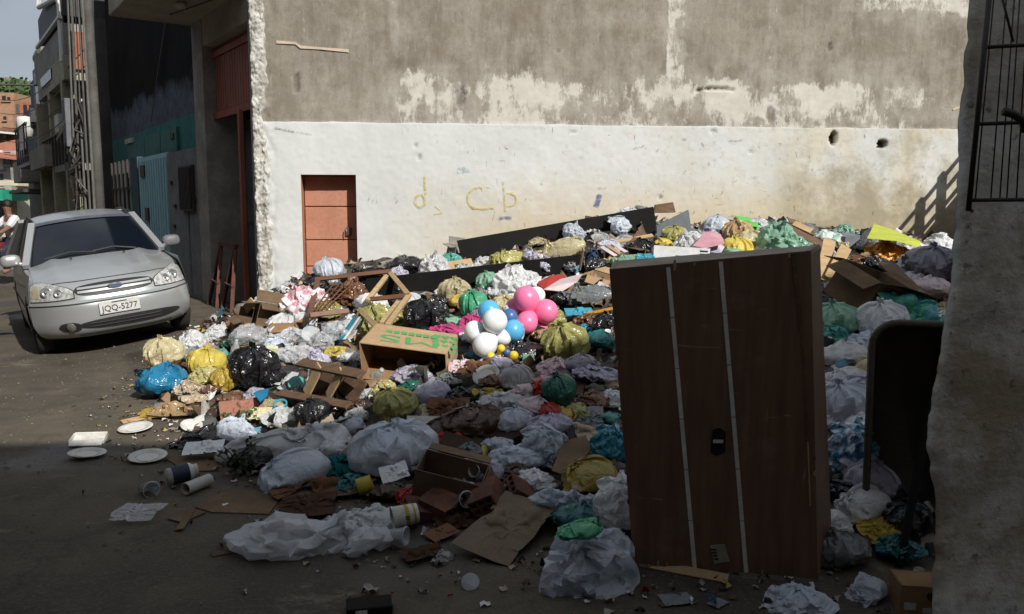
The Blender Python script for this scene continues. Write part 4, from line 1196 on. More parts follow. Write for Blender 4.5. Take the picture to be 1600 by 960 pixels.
# ---------------------------------------------------------------- crumpled film: a small position-based cloth solver
def film_sim(B, nv, nu, P, Ru, Rv, Rd, lumps, radii, periodic, steps, pin=None, press=0.0, grav=0.004, comp=0.8, seed=0, core=None):
    """P (B,nv,nu,3); Ru, Rv, Rd rest lengths along u, v and the diagonal. lumps (B,K,3), radii (B,K): the contents the film lies on."""
    V = np.zeros_like(P)
    rng = np.random.default_rng(seed)
    def diff_u(A): return np.roll(A, -1, 2) - A
    for it in range(steps):
        V *= 0.93
        V[..., 2] -= grav
        if press:
            c = P.mean(axis=(1, 2), keepdims=True)
            q = c - P
            q /= (np.linalg.norm(q, axis=3, keepdims=True) + 1e-6)
            V += q * press
        Q = P + V
        for k in range(4):
            # along u
            d = np.roll(Q, -1, 2) - Q
            l = np.sqrt((d * d).sum(3, keepdims=True)) + 1e-9
            e = (l - Ru) / l
            e = np.where(e < 0, e * comp, e)
            if not periodic: e[:, :, -1] = 0
            g = d * e * 0.34
            Q = Q + g - np.roll(g, 1, 2)
            # along v
            d = Q[:, 1:] - Q[:, :-1]
            l = np.sqrt((d * d).sum(3, keepdims=True)) + 1e-9
            e = (l - Rv) / l
            e = np.where(e < 0, e * comp, e)
            g = d * e * 0.34
            Q[:, :-1] += g
            Q[:, 1:] -= g
            # both diagonals
            for s in (1, -1):
                R = np.roll(Q, -s, 2)
                d = R[:, 1:] - Q[:, :-1]
                l = np.sqrt((d * d).sum(3, keepdims=True)) + 1e-9
                e = (l - Rd) / l
                e = np.where(e < 0, e * comp * .5, e)
                if not periodic:
                    e[:, :, (-1 if s == 1 else 0)] = 0
                g = d * e * 0.2
                Q[:, :-1] += g
                gg = np.zeros_like(Q); gg[:, 1:] = g
                Q -= np.roll(gg, s, 2)
            # stiffness against folding flat
            d = np.roll(Q, -2, 2) - Q
            l = np.sqrt((d * d).sum(3, keepdims=True)) + 1e-9
            e = np.minimum((l - Ru * 1.55) / l, 0)
            if not periodic: e[:, :, -2:] = 0
            g = d * e * .3
            Q = Q + g - np.roll(g, 2, 2)
            d = Q[:, 2:] - Q[:, :-2]
            l = np.sqrt((d * d).sum(3, keepdims=True)) + 1e-9
            g = d * np.minimum((l - Rv[:, 1:] * 1.55) / l, 0) * .3
            Q[:, :-2] += g
            Q[:, 2:] -= g
        if core is not None:
            cc, cr = core
            d = (Q - cc) / cr
            l = np.sqrt((d * d).sum(3, keepdims=True)) + 1e-9
            Q = np.where(l < 1, cc + d / l * cr, Q)
        # contents
        for k in range(lumps.shape[1]):
            c = lumps[:, k][:, None, None, :]
            r = radii[:, k][:, None, None, None]
            d = Q - c
            l = np.sqrt((d * d).sum(3, keepdims=True)) + 1e-9
            Q = np.where(l < r, c + d / l * r, Q)
        low = Q[..., 2] < 0.0
        Q[..., 2] = np.where(low, 0.0, Q[..., 2])
        if pin is not None: Q = pin(Q, it)
        V = (Q - P)
        V[low] *= 0.3
        m = np.sqrt((V * V).sum(3, keepdims=True)) + 1e-9
        V *= np.minimum(1, 0.05 / m)
        P = Q
    return P

def make_bags(kinds, seed=3, nv=34, nu=48, steps=150):
    """kinds: list of dict(sx,sy,sz,excess,neck,ears). Returns a list of (verts, faces)."""
    rng = np.random.default_rng(seed)
    B = len(kinds)
    P = np.zeros((B, nv, nu, 3)); Ru = np.zeros((B, nv, nu, 1)); Rv = np.zeros((B, nv - 1, nu, 1)); Rd = np.zeros((B, nv - 1, nu, 1))
    K = 9
    lumps = np.zeros((B, K, 3)); radii = np.zeros((B, K))
    phi = np.arange(nu) / nu * 2 * math.pi
    nt = 6                                              # rings of the gathered tuft above the neck
    necks = np.zeros((B, 3)); nr = np.zeros(B); cc = np.zeros((B, 1, 1, 3)); cr = np.ones((B, 1, 1, 3))
    for b, k in enumerate(kinds):
        s = np.array([k['sx'], k['sy'], k['sz']])
        for j in range(K):
            r = rng.uniform(.14, .26)
            dirv = rng.normal(size=3); dirv /= np.linalg.norm(dirv)
            c = dirv * rng.uniform(.18, .36) * np.array([1, 1, .8])
            lumps[b, j] = c * s + np.array([0, 0, s[2] * .42])
            radii[b, j] = r * s.min() * k.get('lumpy', 1.0)
            lumps[b, j, 2] = max(lumps[b, j, 2], radii[b, j] * .9)
        cc[b, 0, 0] = (0, 0, s[2] * .40); cr[b, 0, 0] = s * np.array([.40, .40, .38]) * k.get('core', 1.0)
        nrad = k.get('neck', .05)
        off = rng.uniform(-.12, .12, 2)
        body = nv - nt
        th = np.linspace(0.02, math.pi * .90, body)
        tilt = k.get('tilt', 0.0)
        for v in range(nv):
            if v < body:
                rr = math.sin(th[v]) * .5; zz = .5 - .5 * math.cos(th[v])
                if v == body - 1: rr = nrad
            else:
                q = (v - body + 1) / nt
                rr = nrad + q * k.get('flare', .16)
                zz = .5 - .5 * math.cos(th[-1]) + q * k.get('tuft', .2)
            wob = 1 + 6 * k.get('jit', .008) * rng.normal(size=nu) * (1 if k.get('jit', .008) > .0035 else .6) + (.10 * np.sin(phi * 2 + v * .17 + b) + .06 * np.sin(phi * 3 - v * .3 + 2 * b))
            P[b, v, :, 0] = np.cos(phi) * rr * s[0] * wob
            P[b, v, :, 1] = np.sin(phi) * rr * s[1] * wob
            P[b, v, :, 2] = (zz + .04) * s[2]
        if k.get('ears'):
            e = (np.abs(np.cos(phi)) ** 4 * 1.5 + .15)
            for v in range(body, nv):
                P[b, v, :, 2] = P[b, body - 1, :, 2] + (P[b, v, :, 2] - P[b, body - 1, :, 2]) * e
        ex = k['excess']
        Q = P[b]
        d = np.roll(Q, -1, 1) - Q
        Ru[b, :, :, 0] = np.linalg.norm(d, axis=2)
        # film near the neck is as wide as the body: it gathers into pleats
        wide = .5 * 2 * math.pi / nu * math.sqrt(s[0] * s[1])
        for v in range(nv):
            q = v / (nv - 1)
            if q > .45: Ru[b, v] = np.maximum(Ru[b, v], wide * k.get('pleat', .62))
        Ru[b] *= ex
        Rv[b, :, :, 0] = np.linalg.norm(Q[1:] - Q[:-1], axis=2) * ex
        Rd[b] = np.sqrt(Rv[b] ** 2 + ((Ru[b, 1:] + Ru[b, :-1]) / 2) ** 2)
        P[b] += rng.normal(size=P[b].shape) * k.get('jit', .008)
        nr[b] = nrad * min(s[0], s[1]) * 1.2
        necks[b] = (off[0] * s[0], off[1] * s[1], 0)
    body = nv - nt
    def pin(Q, it):
        N = Q[:, body - 2:body + 1]
        c = N.mean(axis=(1, 2), keepdims=True)
        d = N - c
        h = np.sqrt(d[..., 0:1] ** 2 + d[..., 1:2] ** 2) + 1e-9
        f = np.minimum(1, nr[:, None, None, None] / h)
        d[..., 0:2] = d[..., 0:2] * (f * .5 + .5)
        Q[:, body - 2:body + 1] = c + d
        return Q
    P = film_sim(B, nv, nu, P, Ru, Rv, Rd, lumps, radii, True, steps, pin, press=.0005, grav=.00025, comp=.9, seed=seed, core=(cc, cr))
    out = []
    for b in range(B):
        vs = P[b].reshape(-1, 3)
        vs = np.vstack([vs, P[b, 0].mean(0)[None]])
        fs = []
        for v in range(nv - 1):
            for u in range(nu):
                u2 = (u + 1) % nu
                fs.append((v * nu + u, v * nu + u2, (v + 1) * nu + u2, (v + 1) * nu + u))
        c = nv * nu
        for u in range(nu): fs.append((c, (u + 1) % nu, u))
        out.append((vs, fs))
    return out

def make_sheets(kinds, seed=5, n=38, steps=150):
    rng = np.random.default_rng(seed)
    B = len(kinds); K = 7
    P = np.zeros((B, n, n, 3)); lumps = np.zeros((B, K, 3)); radii = np.zeros((B, K))
    Ru = np.zeros((B, n, n, 1)); Rv = np.zeros((B, n - 1, n, 1)); Rd = np.zeros((B, n - 1, n, 1))
    for b, k in enumerate(kinds):
        sx, sy, ex = k['sx'], k['sy'], k['excess']
        g = np.linspace(-.5, .5, n)
        X, Y = np.meshgrid(g, g)
        edge = 1 + .12 * rng.normal() * np.cos(3 * np.arctan2(Y, X) + rng.uniform(0, 6))
        sq = k.get('squeeze', 1.0)
        P[b, :, :, 0] = X * sx * edge; P[b, :, :, 1] = Y * sy * edge
        P[b, :, :, 2] = .25 * max(sx, sy) * k.get('lift', 1) + .05 * np.sin(X * 9 + rng.uniform(0, 6)) * np.cos(Y * 8) + rng.normal(size=(n, n)) * .012
        Ru[b] = sx / (n - 1) * ex; Rv[b] = sy / (n - 1) * ex; Rd[b] = math.hypot(sx, sy) / (n - 1) * ex
        for j in range(K):
            radii[b, j] = rng.uniform(.06, .17) * k.get('lump', 1)
            lumps[b, j] = (rng.uniform(-.36, .36) * sx, rng.uniform(-.36, .36) * sy, rng.uniform(0, .05))
    P = film_sim(B, n, n, P, Ru, Rv, Rd, lumps, radii, False, steps, press=.0, grav=.0012, comp=.9, seed=seed)
    out = []
    for b in range(B):
        fs = [(v * n + u, v * n + u + 1, (v + 1) * n + u + 1, (v + 1) * n + u) for v in range(n - 1) for u in range(n - 1)]
        out.append((P[b].reshape(-1, 3), fs))
    return out
BAG_KINDS = [
 dict(sx=1, sy=.9, sz=.75, excess=1.08, neck=.05, tuft=.3, flare=.25, pleat=.45, jit=.004, lumpy=.9, core=1.1),
 dict(sx=1, sy=.8, sz=.62, excess=1.2, neck=.05, flare=.2),
 dict(sx=1, sy=1, sz=.9, excess=1.1, neck=.04, tuft=.25),
 dict(sx=1, sy=.75, sz=.5, excess=1.28, neck=.08, flare=.2),
 dict(sx=1, sy=.85, sz=.7, excess=1.18, neck=.12, ears=1, tuft=.5, flare=.1),
 dict(sx=1, sy=.7, sz=.8, excess=1.05, neck=.14, ears=1, tuft=.7, flare=.1, pleat=.4),
 dict(sx=1.2, sy=.7, sz=.5, excess=1.3, neck=.15, ears=1, tuft=.5),
 dict(sx=1, sy=.9, sz=.55, excess=1.35, neck=.1, flare=.25),
 dict(sx=1, sy=.95, sz=.8, excess=1.06, neck=.05, pleat=.4, jit=.003, lumpy=1.0, core=1.03),
 dict(sx=1.5, sy=.65, sz=.5, excess=1.08, neck=.07, pleat=.4, jit=.004, core=1.08),
 dict(sx=1, sy=.6, sz=.62, excess=1.25, neck=.2, ears=1, tuft=.4),
 dict(sx=1, sy=.9, sz=.42, excess=1.4, neck=.12, flare=.3),
 dict(sx=2.0, sy=.6, sz=.46, excess=1.3, neck=.1, flare=.2),
 dict(sx=1, sy=.9, sz=1.0, excess=1.14, neck=.25, ears=1, tuft=.35, flare=.05),
 dict(sx=2.3, sy=.75, sz=.55, excess=1.06, neck=.22, flare=.1, pleat=.3, jit=.003, lumpy=1.0, core=1.03),
 dict(sx=1, sy=.8, sz=.95, excess=1.05, neck=.34, ears=1, tuft=.3, flare=.02, pleat=.3, jit=.003, lumpy=1.0, core=1.03),
 dict(sx=1, sy=.85, sz=.62, excess=1.07, neck=.06, pleat=.38, jit=.003, lumpy=1.0, core=1.03),
 dict(sx=1.3, sy=.85, sz=.6, excess=1.08, neck=.12, ears=1, tuft=.5, pleat=.4, jit=.003, core=1.08),
]
SHEET_KINDS = [
 dict(sx=1, sy=1, excess=1.5), dict(sx=1, sy=.6, excess=1.6), dict(sx=1, sy=.8, excess=1.45),
 dict(sx=1.3, sy=.5, excess=1.7), dict(sx=1, sy=1, excess=1.8, lump=.8), dict(sx=1, sy=.7, excess=1.3, lump=.7),
 dict(sx=1, sy=.9, excess=1.9, lump=1.1), dict(sx=1, sy=1, excess=1.6, lump=1.4),
]

# ================================================================= the rubbish heap
rng = random.Random(11)
BAGS, SHEETS = [], []
def _store(lst, store):
    for vs, fs in lst:
        vs = np.array(vs)
        lo, hi = vs.min(0), vs.max(0)
        c = (lo + hi) / 2; c[2] = lo[2]
        vs = (vs - c) / (hi[0] - lo[0])
        me = bpy.data.meshes.new('film')
        me.from_pydata([tuple(v) for v in vs], [], fs)
        me.polygons.foreach_set('use_smooth', [True] * len(me.polygons))
        me.update()
        me.set_sharp_from_angle(angle=math.radians(62 if store is BAGS and len(store) >= 14 else 38))
        me.materials.append(None)
        store.append((me, float(vs[:, 2].max())))
_store(make_bags(BAG_KINDS), BAGS)
_store(make_sheets(SHEET_KINDS), SHEETS)

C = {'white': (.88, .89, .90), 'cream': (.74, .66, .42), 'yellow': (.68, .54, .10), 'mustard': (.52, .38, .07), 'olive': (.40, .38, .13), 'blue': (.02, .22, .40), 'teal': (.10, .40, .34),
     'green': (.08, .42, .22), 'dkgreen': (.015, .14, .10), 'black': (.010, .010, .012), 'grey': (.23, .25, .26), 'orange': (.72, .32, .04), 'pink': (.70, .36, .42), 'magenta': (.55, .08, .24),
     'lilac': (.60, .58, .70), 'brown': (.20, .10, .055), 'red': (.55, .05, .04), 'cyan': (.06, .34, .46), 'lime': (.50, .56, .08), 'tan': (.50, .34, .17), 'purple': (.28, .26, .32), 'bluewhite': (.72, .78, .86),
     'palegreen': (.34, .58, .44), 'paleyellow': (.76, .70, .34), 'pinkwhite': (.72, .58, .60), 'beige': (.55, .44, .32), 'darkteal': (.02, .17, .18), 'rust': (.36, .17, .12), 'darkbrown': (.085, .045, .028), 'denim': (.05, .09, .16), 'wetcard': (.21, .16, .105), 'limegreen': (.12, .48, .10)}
FM = {}
def fm(k):
    if k in FM: return FM[k]
    if k == 'clear3': m = film('thin_white_film', (.84, .85, .87), .62, .3, .16, .08)
    elif k.startswith('clear'): m = film('clear_film_' + k, (.74, .76, .78), .42, .1, .14, .10)
    elif k == 'black': m = film('black_film', C['black'], 1, 0, .22, .08)
    elif '/' in k:                               # printed two-colour film
        a, b = k.split('/'); m = film(k.replace('/', '_') + '_print', C[a], 1, .2, .42, .15, C[b], 7.0)
    elif k.startswith('cloth_'): m = pm(k, C[k[6:]], tuple(x * .6 for x in C[k[6:]]), 5, .95, .35, spec=.15)
    elif k.startswith('paper_'): m = pm(k, C[k[6:]], tuple(x * .8 for x in C[k[6:]]), 4, .85, .15, spec=.25)
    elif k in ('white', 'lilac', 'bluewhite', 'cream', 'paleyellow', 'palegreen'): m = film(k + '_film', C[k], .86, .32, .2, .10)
    else: m = film(k + '_film', C[k], .97, .2, .2, .15)
    FM[k] = m
    return m
CARD = pm('cardboard', (.36, .22, .115), (.28, .165, .085), 2.5, .9, .15, spec=.15)
CARD2 = pm('dirty_cardboard', (.20, .135, .08), (.12, .08, .05), 3, .92, .25, spec=.15)
CARD5 = pm('greyed_wet_cardboard', (.20, .155, .105), (.13, .10, .07), 3, .9, .2, spec=.2)
CARD4 = pm('sodden_cardboard', (.075, .045, .028), (.045, .028, .018), 4, .9, .3, spec=.2)
CARD3 = pm('pale_cardboard', (.47, .33, .19), (.38, .26, .15), 3, .9, .15, spec=.15)
WOODP = pm('pale_raw_wood', (.52, .37, .20), (.40, .27, .14), 3, .8, .25, stretch=(.5, 6, 6))
WOODD = pm('dark_old_wood', (.17, .10, .055), (.10, .06, .035), 4, .8, .3, stretch=(.5, 6, 6))
WOODR = pm('varnished_brown_wood', (.19, .085, .04), (.13, .055, .03), 4, .5, .15, stretch=(.5, 6, 6))
BLKB = pm('black_laminate_board', (.007, .0065, .006), (.012, .011, .010), 3, .75, .08, spec=.12)
FOAM = pm('white_foam', (.76, .76, .73), (.50, .47, .41), 7, .8, .1)
CLAY = pm('red_clay', (.22, .085, .048), (.07, .04, .028), 11, .95, .4)
GREENINK = pm('green_print', (.06, .30, .09), (.10, .33, .12), 12, .9, .05)
PRINTBLK = pm('black_print', (.04, .035, .035), None, 12, .9, .0)
CLEARP = film('clear_plastic', (.62, .66, .68), .55, .1, .15, .1)

# ---- the compacted mound under everything
def build_mound():
    g = NT('compacted_rubbish')
    v = g.coord('Object')
    vo = g.n('ShaderNodeTexVoronoi'); vo.inputs['Scale'].default_value = 9; g.put(vo.inputs['Vector'], v)
    x = g.n('ShaderNodeValToRGB'); x.color_ramp.interpolation = 'CONSTANT'
    pal = [(0, (.03, .025, .02)), (.22, (.09, .06, .04)), (.4, (.05, .05, .05)), (.52, (.20, .14, .08)), (.62, (.34, .33, .32)), (.70, (.06, .07, .05)), (.80, (.15, .07, .05)), (.88, (.42, .40, .36)), (.94, (.08, .12, .12))]
    el = x.color_ramp.elements
    el[0].position, el[0].color = 0, (*pal[0][1], 1)
    el[1].position, el[1].color = pal[1][0], (*pal[1][1], 1)
    for p, c in pal[2:]:
        e = el.new(p); e.color = (*c, 1)
    s = g.sep(vo.outputs['Color'])
    g.put(x.inputs[0], s[0])
    n = g.noise(20, 5, .7, v)
    g.set(Base_Color=g.mix(g.math('MULTIPLY', g.ramp(n, .35, .7), .6), x.outputs[0], (.03, .025, .02)), Roughness=.85)
    g.bump(g.math('ADD', vo.outputs['Distance'], n), .8, .06)
    st = .06
    xs = np.arange(-4.25, 6.7, st); ys = np.arange(3.35, 12.3, st)
    vs = []
    for y in ys:
        for X in xs:
            yy = min(y, wall_y(X) + .05)
            gz, pz = ground_z(X, yy), pile_z(X, yy)
            vs.append((X, yy, pz - .03 + (.035 * mnoise.noise(Vector((X * 9, yy * 9, 2))) if pz > gz + .01 else -.03)))
    n = len(xs)
    fs = [(j * n + i, j * n + i + 1, (j + 1) * n + i + 1, (j + 1) * n + i) for j in range(len(ys) - 1) for i in range(n - 1)]
    mesh_obj('rubbish_mound', vs, fs, g.m, smooth=True, kind='stuff', label='compacted mass of mixed rubbish under the bags', cat='rubbish')
build_mound()

PLACED = []
def put(o, P, rot, tilt=None):
    o.location = P
    tx, ty = tilt or (0, 0)
    o.rotation_euler = (Matrix.Rotation(math.radians(rot), 3, 'Z') if not tilt else Matrix.Rotation(math.radians(tx), 3, 'X') @ Matrix.Rotation(math.radians(ty), 3, 'Y') @ Matrix.Rotation(math.radians(rot), 3, 'Z')).to_euler()
def b(v, px, py, w, m, label, rot=None, zs=1.0, tilt=None, name='rubbish_bag', cat='bag', lift=0.0, sy=1.0, group=None):
    me, h = BAGS[v % len(BAGS)]
    P0 = hit(px, py)
    size = w * px_m(P0) * 1.06
    hc = size * h * zs * .42
    P = hit(px, py, hc + lift)
    size = w * px_m(P) * 1.06
    o = data_obj(name, me, fm(m), None, label, cat, group)
    base = Vector((P.x, P.y, P.z - size * h * zs * .46 - .03 * size))
    put(o, base, rng.uniform(-60, 60) if rot is None else rot, tilt or (rng.uniform(-4, 14), rng.uniform(-10, 10)))
    o.scale = (size, size * sy, size * zs)
    PLACED.append((px, py, w, label))
    return o
def s(v, px, py, w, m, label, rot=None, tilt=(22, 0), name='plastic_sheet', cat='sheet', zs=1.0, lift=.02, sy=1.0):
    me, h = SHEETS[v % len(SHEETS)]
    P0 = hit(px, py)
    size = w * px_m(P0)
    P = hit(px, py, .05 * size + lift)
    size = w * px_m(P)
    o = data_obj(name, me, fm(m), None, label, cat)
    put(o, P, rng.uniform(-40, 40) if rot is None else rot, tilt)
    o.scale = (size, size * sy, size * zs)
    PLACED.append((px, py, w, label))
    return o
def carton(px, py, w, d, h, rot, tilt, mat, label, flaps=(60, 100, -20, 120), name='cardboard_box', cat='box', lift=0.0, open_top=True, sink=.05):
    """w, d, h in metres; the four flaps' angles from the upright"""
    P = hit(px, py, h * .5 + lift)
    T = thing(name, label, cat, (P.x, P.y, P.z - h * .5 - sink))
    put(T, T.location, rot, tilt)
    th = .006
    mb = MB().box(-w / 2, w / 2, -d / 2, -d / 2 + th, 0, h).box(-w / 2, w / 2, d / 2 - th, d / 2, 0, h).box(-w / 2, -w / 2 + th, -d / 2 + th, d / 2 - th, 0, h).box(w / 2 - th, w / 2, -d / 2 + th, d / 2 - th, 0, h).box(-w / 2 + th, w / 2 - th, -d / 2 + th, d / 2 - th, 0, th)
    for v in mb.v:
        k = .02 * (w + d)
        v.x += k * mnoise.noise(v * 4 + Vector(P)); v.y += k * mnoise.noise(v * 4 + Vector(P) + Vector((9, 0, 0)))
    mb.build('box_body', mat, T)
    if open_top:
        fl = d * .45
        for (ax, L, ang, off) in ((0, w, flaps[0], -d / 2), (1, w, flaps[1], d / 2), (2, d, flaps[2], -w / 2), (3, d, flaps[3], w / 2)):
            if ang is None: continue
            a = math.radians(ang)
            q = MB().box(-L / 2 + .008, L / 2 - .008, -th, 0, .004, fl)
            sg = 1 if ax in (0, 2) else -1
            M = Matrix.Rotation(sg * a, 4, 'X')
            q.xf(M)
            if ax < 2: q.xf(Matrix.Translation((0, off + (0 if ax == 0 else th), h)))
            else: q.xf(Matrix.Translation((off, 0, h)) @ Matrix.Rotation(-math.pi / 2 * 1, 4, 'Z'))
            q.build('flap', mat, T)
    else:
        MB().box(-w / 2 + th, w / 2 - th, -d / 2 + th, d / 2 - th, h - th, h).build('lid', mat, T)
    return T
def plank(p0, p1, w, th, mat, label, l0=.05, l1=.05, name='wooden_plank', cat='plank', up=None):
    a, c = hit(*p0, l0), hit(*p1, l1)
    mid = (a + c) / 2
    mb = MB().bar(a - mid, c - mid, w, th, up or (0, -.5, 1))
    return_ = mb.build(name, mat, None, bevel=.004, label=label, cat=cat)
    return_.location = mid
    return return_
def quad(name, pts, th, mat, label=None, cat=None, parent=None, bevel=.003):
    """pts: (px, py, Y) counter-clockwise from lower left"""
    Q = [at(*p) for p in pts]
    c = sum(Q, Vector()) / 4
    loc = Vector((0, 0, 0))
    if parent is not None: c = Vector(parent.location)
    mb = MB().slab([q - c for q in Q], th)
    o = mb.build(name, mat, parent, bevel=bevel, label=label, cat=cat)
    if parent is None: o.location = c
    return o
def flat_card(pts, mat, label, z=.012, name='flat_cardboard', cat='cardboard', fn=None, th=.006):
    Q = [hit(x, y, z, fn or pile_z) for x, y in pts]
    c = sum(Q, Vector()) / len(Q)
    n = len(Q)
    o = MB().add([q - c for q in Q] + [q - c - Vector((0, 0, th)) for q in Q], [tuple(range(n))[::-1], tuple(range(n, 2 * n))] + [(i, (i + 1) % n, n + (i + 1) % n, n + i) for i in range(n)]).build(name, mat, None, label=label, cat=cat)
    o.location = c
    return o

# ---------------------------------------------------------------- left tip of the heap, in the sun
b(0, 257, 545, 60, 'cream', 'cream tied bag behind the blue bag at the left tip', 20)
b(2, 300, 534, 46, 'white', 'small white tied bag standing between cream and yellow bags', 0, .95)
b(1, 306, 551, 42, 'grey', 'grey green bag below the small white bag')
b(1, 257, 588, 86, 'blue', 'shiny blue plastic bag at the left tip of the heap', 25, 1.05)
b(3, 226, 581, 28, 'cyan', 'small light blue corner of bag left of the blue bag')
b(8, 320, 563, 58, 'yellow', 'bright yellow bag right of the blue bag', 10, .9)
b(4, 318, 583, 44, 'paleyellow', 'pale yellow knotted bag in front of the bright yellow bag', 0)
b(0, 350, 588, 42, 'mustard', 'brownish mustard bag right of the pale yellow bag', 40, 1.1)
b(7, 342, 552, 34, 'teal', 'flattened grey teal bag behind the yellow bag')
b(7, 294, 604, 46, 'beige', 'crumpled beige bag of scraps below the blue bag', 60)
b(11, 330, 606, 40, 'brown', 'brown bag of food scraps below the pale yellow bag')
b(1, 391, 521, 66, 'clear', 'clear grey plastic bag under the leaning pale plank', 15, .95)
b(0, 396, 566, 76, 'black', 'glossy black sack in the middle of the left tip', 30, 1.15)
b(3, 402, 553, 30, 'red', 'dark red scrap bag on the glossy black sack')
b(7, 458, 524, 62, 'clear2', 'crumpled clear plastic bag behind the broken crate')
b(11, 462, 549, 60, 'clear', 'clear bag of bottles behind the broken crate', 0)
b(9, 430, 585, 50, 'black', 'small black sack beside the broken crate', 70)
b(3, 545, 556, 36, 'white', 'torn white scraps bag left of the printed carton')
b(7, 435, 515, 44, 'white', 'crumpled white bag behind the clear bags')
b(1, 443, 500, 54, 'white', 'round white bag below the checked bag', 0, .9)
b(10, 474, 466, 74, 'white/pink', 'white bag with pink checks under the orange door', 20, 1.15)
b(4, 500, 530, 44, 'clear2', 'clear bag right of the round plastic lid')
b(11, 365, 533, 36, 'dkgreen', 'dark green bag below the clear grey bag')
b(3, 478, 548, 30, 'pink', 'small pink wrapper bag behind the broken crate')
s(2, 524, 549, 34, 'yellow', 'yellow torn wrapper behind the broken crate', 0, (28, 0), 'wrapper', 'wrapper')
s(5, 378, 640, 66, 'paper_rust', 'red brown torn paper at the edge of the left tip', 20, (30, 8), 'torn_paper', 'paper')
s(4, 404, 646, 36, 'paper_cream', 'cream foam lump beside the red brown paper', 0, (20, 0), 'foam_lump', 'foam')
s(1, 456, 645, 50, 'clear', 'clear wrapper above the long white bag', 10, (25, 0), 'wrapper', 'wrapper')
s(4, 430, 652, 44, 'white', 'white crumpled wrapper beside the green leaves', 40, (25, 0), 'wrapper', 'wrapper')
s(3, 450, 595, 44, 'white', 'pale torn film at the left of the broken crate', 70, (30, 0))
s(6, 270, 640, 72, 'tan', 'heap of yellow brown fruit peels on the road', 0, (6, 0), 'fruit_peels', 'food waste', 1.2)
s(4, 240, 645, 46, 'mustard', 'ochre vegetable peels at the outer end of the peel heap', 0, (6, 0), 'vegetable_peels', 'food waste', 1.2)
s(4, 304, 622, 40, 'beige', 'pale bread scraps above the peel heap', 30, (10, 0), 'bread_scraps', 'food waste', 1.2)
b(11, 312, 682, 96, 'black', 'torn black sack beside the foam trays at the shadow edge', 10, .75)
b(3, 345, 690, 60, 'black', 'black sack end lying left of the long white bag', 50, .9)
s(5, 318, 699, 60, 'paper_white', 'white foam piece lying on the torn black sack', 10, (12, 0), 'foam_piece', 'foam', lift=.06)
plank((362, 508), (396, 470), .09, .02, WOODP, 'pale broken plank leaning up at the left of the heap', .05, .30, up=(0, -1, .2))
carton(428, 487, .42, .34, .24, 25, (-8, 10), CARD2, 'dark open box behind the pale leaning plank', (110, 40, 100, 60))
carton(458, 502, .30, .26, .16, -20, (10, -8), CARD, 'small brown box in front of the checked bag', (120, 100, 130, 90))
carton(383, 505, .26, .22, .18, 40, (0, 20), CARD2, 'small dark box behind the clear grey bag', (120, 30, 120, 20))
carton(422, 543, .10, .07, .12, 20, (10, 12), pm('white_lime_card', (.66, .70, .52), (.56, .62, .30), 9, .8, .05), 'small white and lime drink carton on the black sack', open_top=False, name='drink_carton', cat='carton', lift=.12)
carton(423, 638, .11, .07, .05, 20, (10, 0), fm('paper_limegreen'), 'small bright green box near the green leaves', open_top=False, name='small_box')
flat_card([(396, 614), (404, 610), (420, 607), (418, 618), (406, 628)], fm('paper_blue'), 'dark blue square card near the broken crate', .10)
plank((190, 660), (236, 650), .05, .012, WOODP, 'thin pale wood strip at the outer end of the peels', .01, .015)
plank((296, 648), (324, 634), .04, .012, WOODP, 'thin pale stick beside the peel heap', .02, .02)

def lathe_thing(name, label, cat, P, prof, mat, rot=(0, 0, 0), n=20, scale=1.0, parts=()):
    T = thing(name, label, cat, P)
    T.rotation_euler = [math.radians(a) for a in rot]
    T.scale = (scale,) * 3
    for nm, pr, m in [(parts[0] if parts and isinstance(parts[0], str) else 'body', prof, mat)] + [p for p in parts if not isinstance(p, str)]:
        MB().lathe(pr, n).build(nm, m, T, smooth=True)
    return T
PLATE = [(0, .004), (.07, .004), (.085, .012), (.115, .02), (.118, .017), (.086, .006), (.07, 0), (0, 0)]
def plate(px, py, w, label, rot=(6, 4, 0), mat=FOAM, lift=.012, fn=ground_z):
    P = hit(px, py, lift, fn)
    T = thing('paper_plate', label, 'plate', P, 0, 'white paper plates thrown on the road')
    T.rotation_euler = [math.radians(a) for a in rot]
    k = w * px_m(P) / .236
    T.scale = (k, k, k)
    MB().lathe(PLATE, 26).build('plate', mat, T, smooth=True)
    MB().lathe([(.0, .0065), (.05, .007), (.066, .0075)], 20).build('food_stain', pm('stain', (.74, .73, .70), (.55, .48, .38), 14, .7, .1, lo=.25, hi=.45), T)
    return T
plate(212, 671, 52, 'white plate in the sun nearest the fruit peels', (4, -4, 20))
plate(136, 711, 56, 'white plate in the shade furthest left on the road', (2, 3, 50))
plate(231, 716, 58, 'white plate in the shade below the sunlit plate', (3, -5, 80))
plate(318, 661, 40, 'white foam dish behind the torn black sack', (22, -10, 10), lift=.04)
plate(300, 667, 36, 'tilted white dish leaning on the torn black sack', (18, 14, 10), lift=.03)
plate(760, 588, 44, 'white paper plate tilted beside the cake scraps', (34, -16, 0), lift=.05, fn=pile_z)
carton(139, 686, .22, .14, .035, 15, (6, 4), FOAM, 'white foam tray box in the sun on the road at far left', (100, 140, None, None), 'foam_tray', 'tray', sink=0)
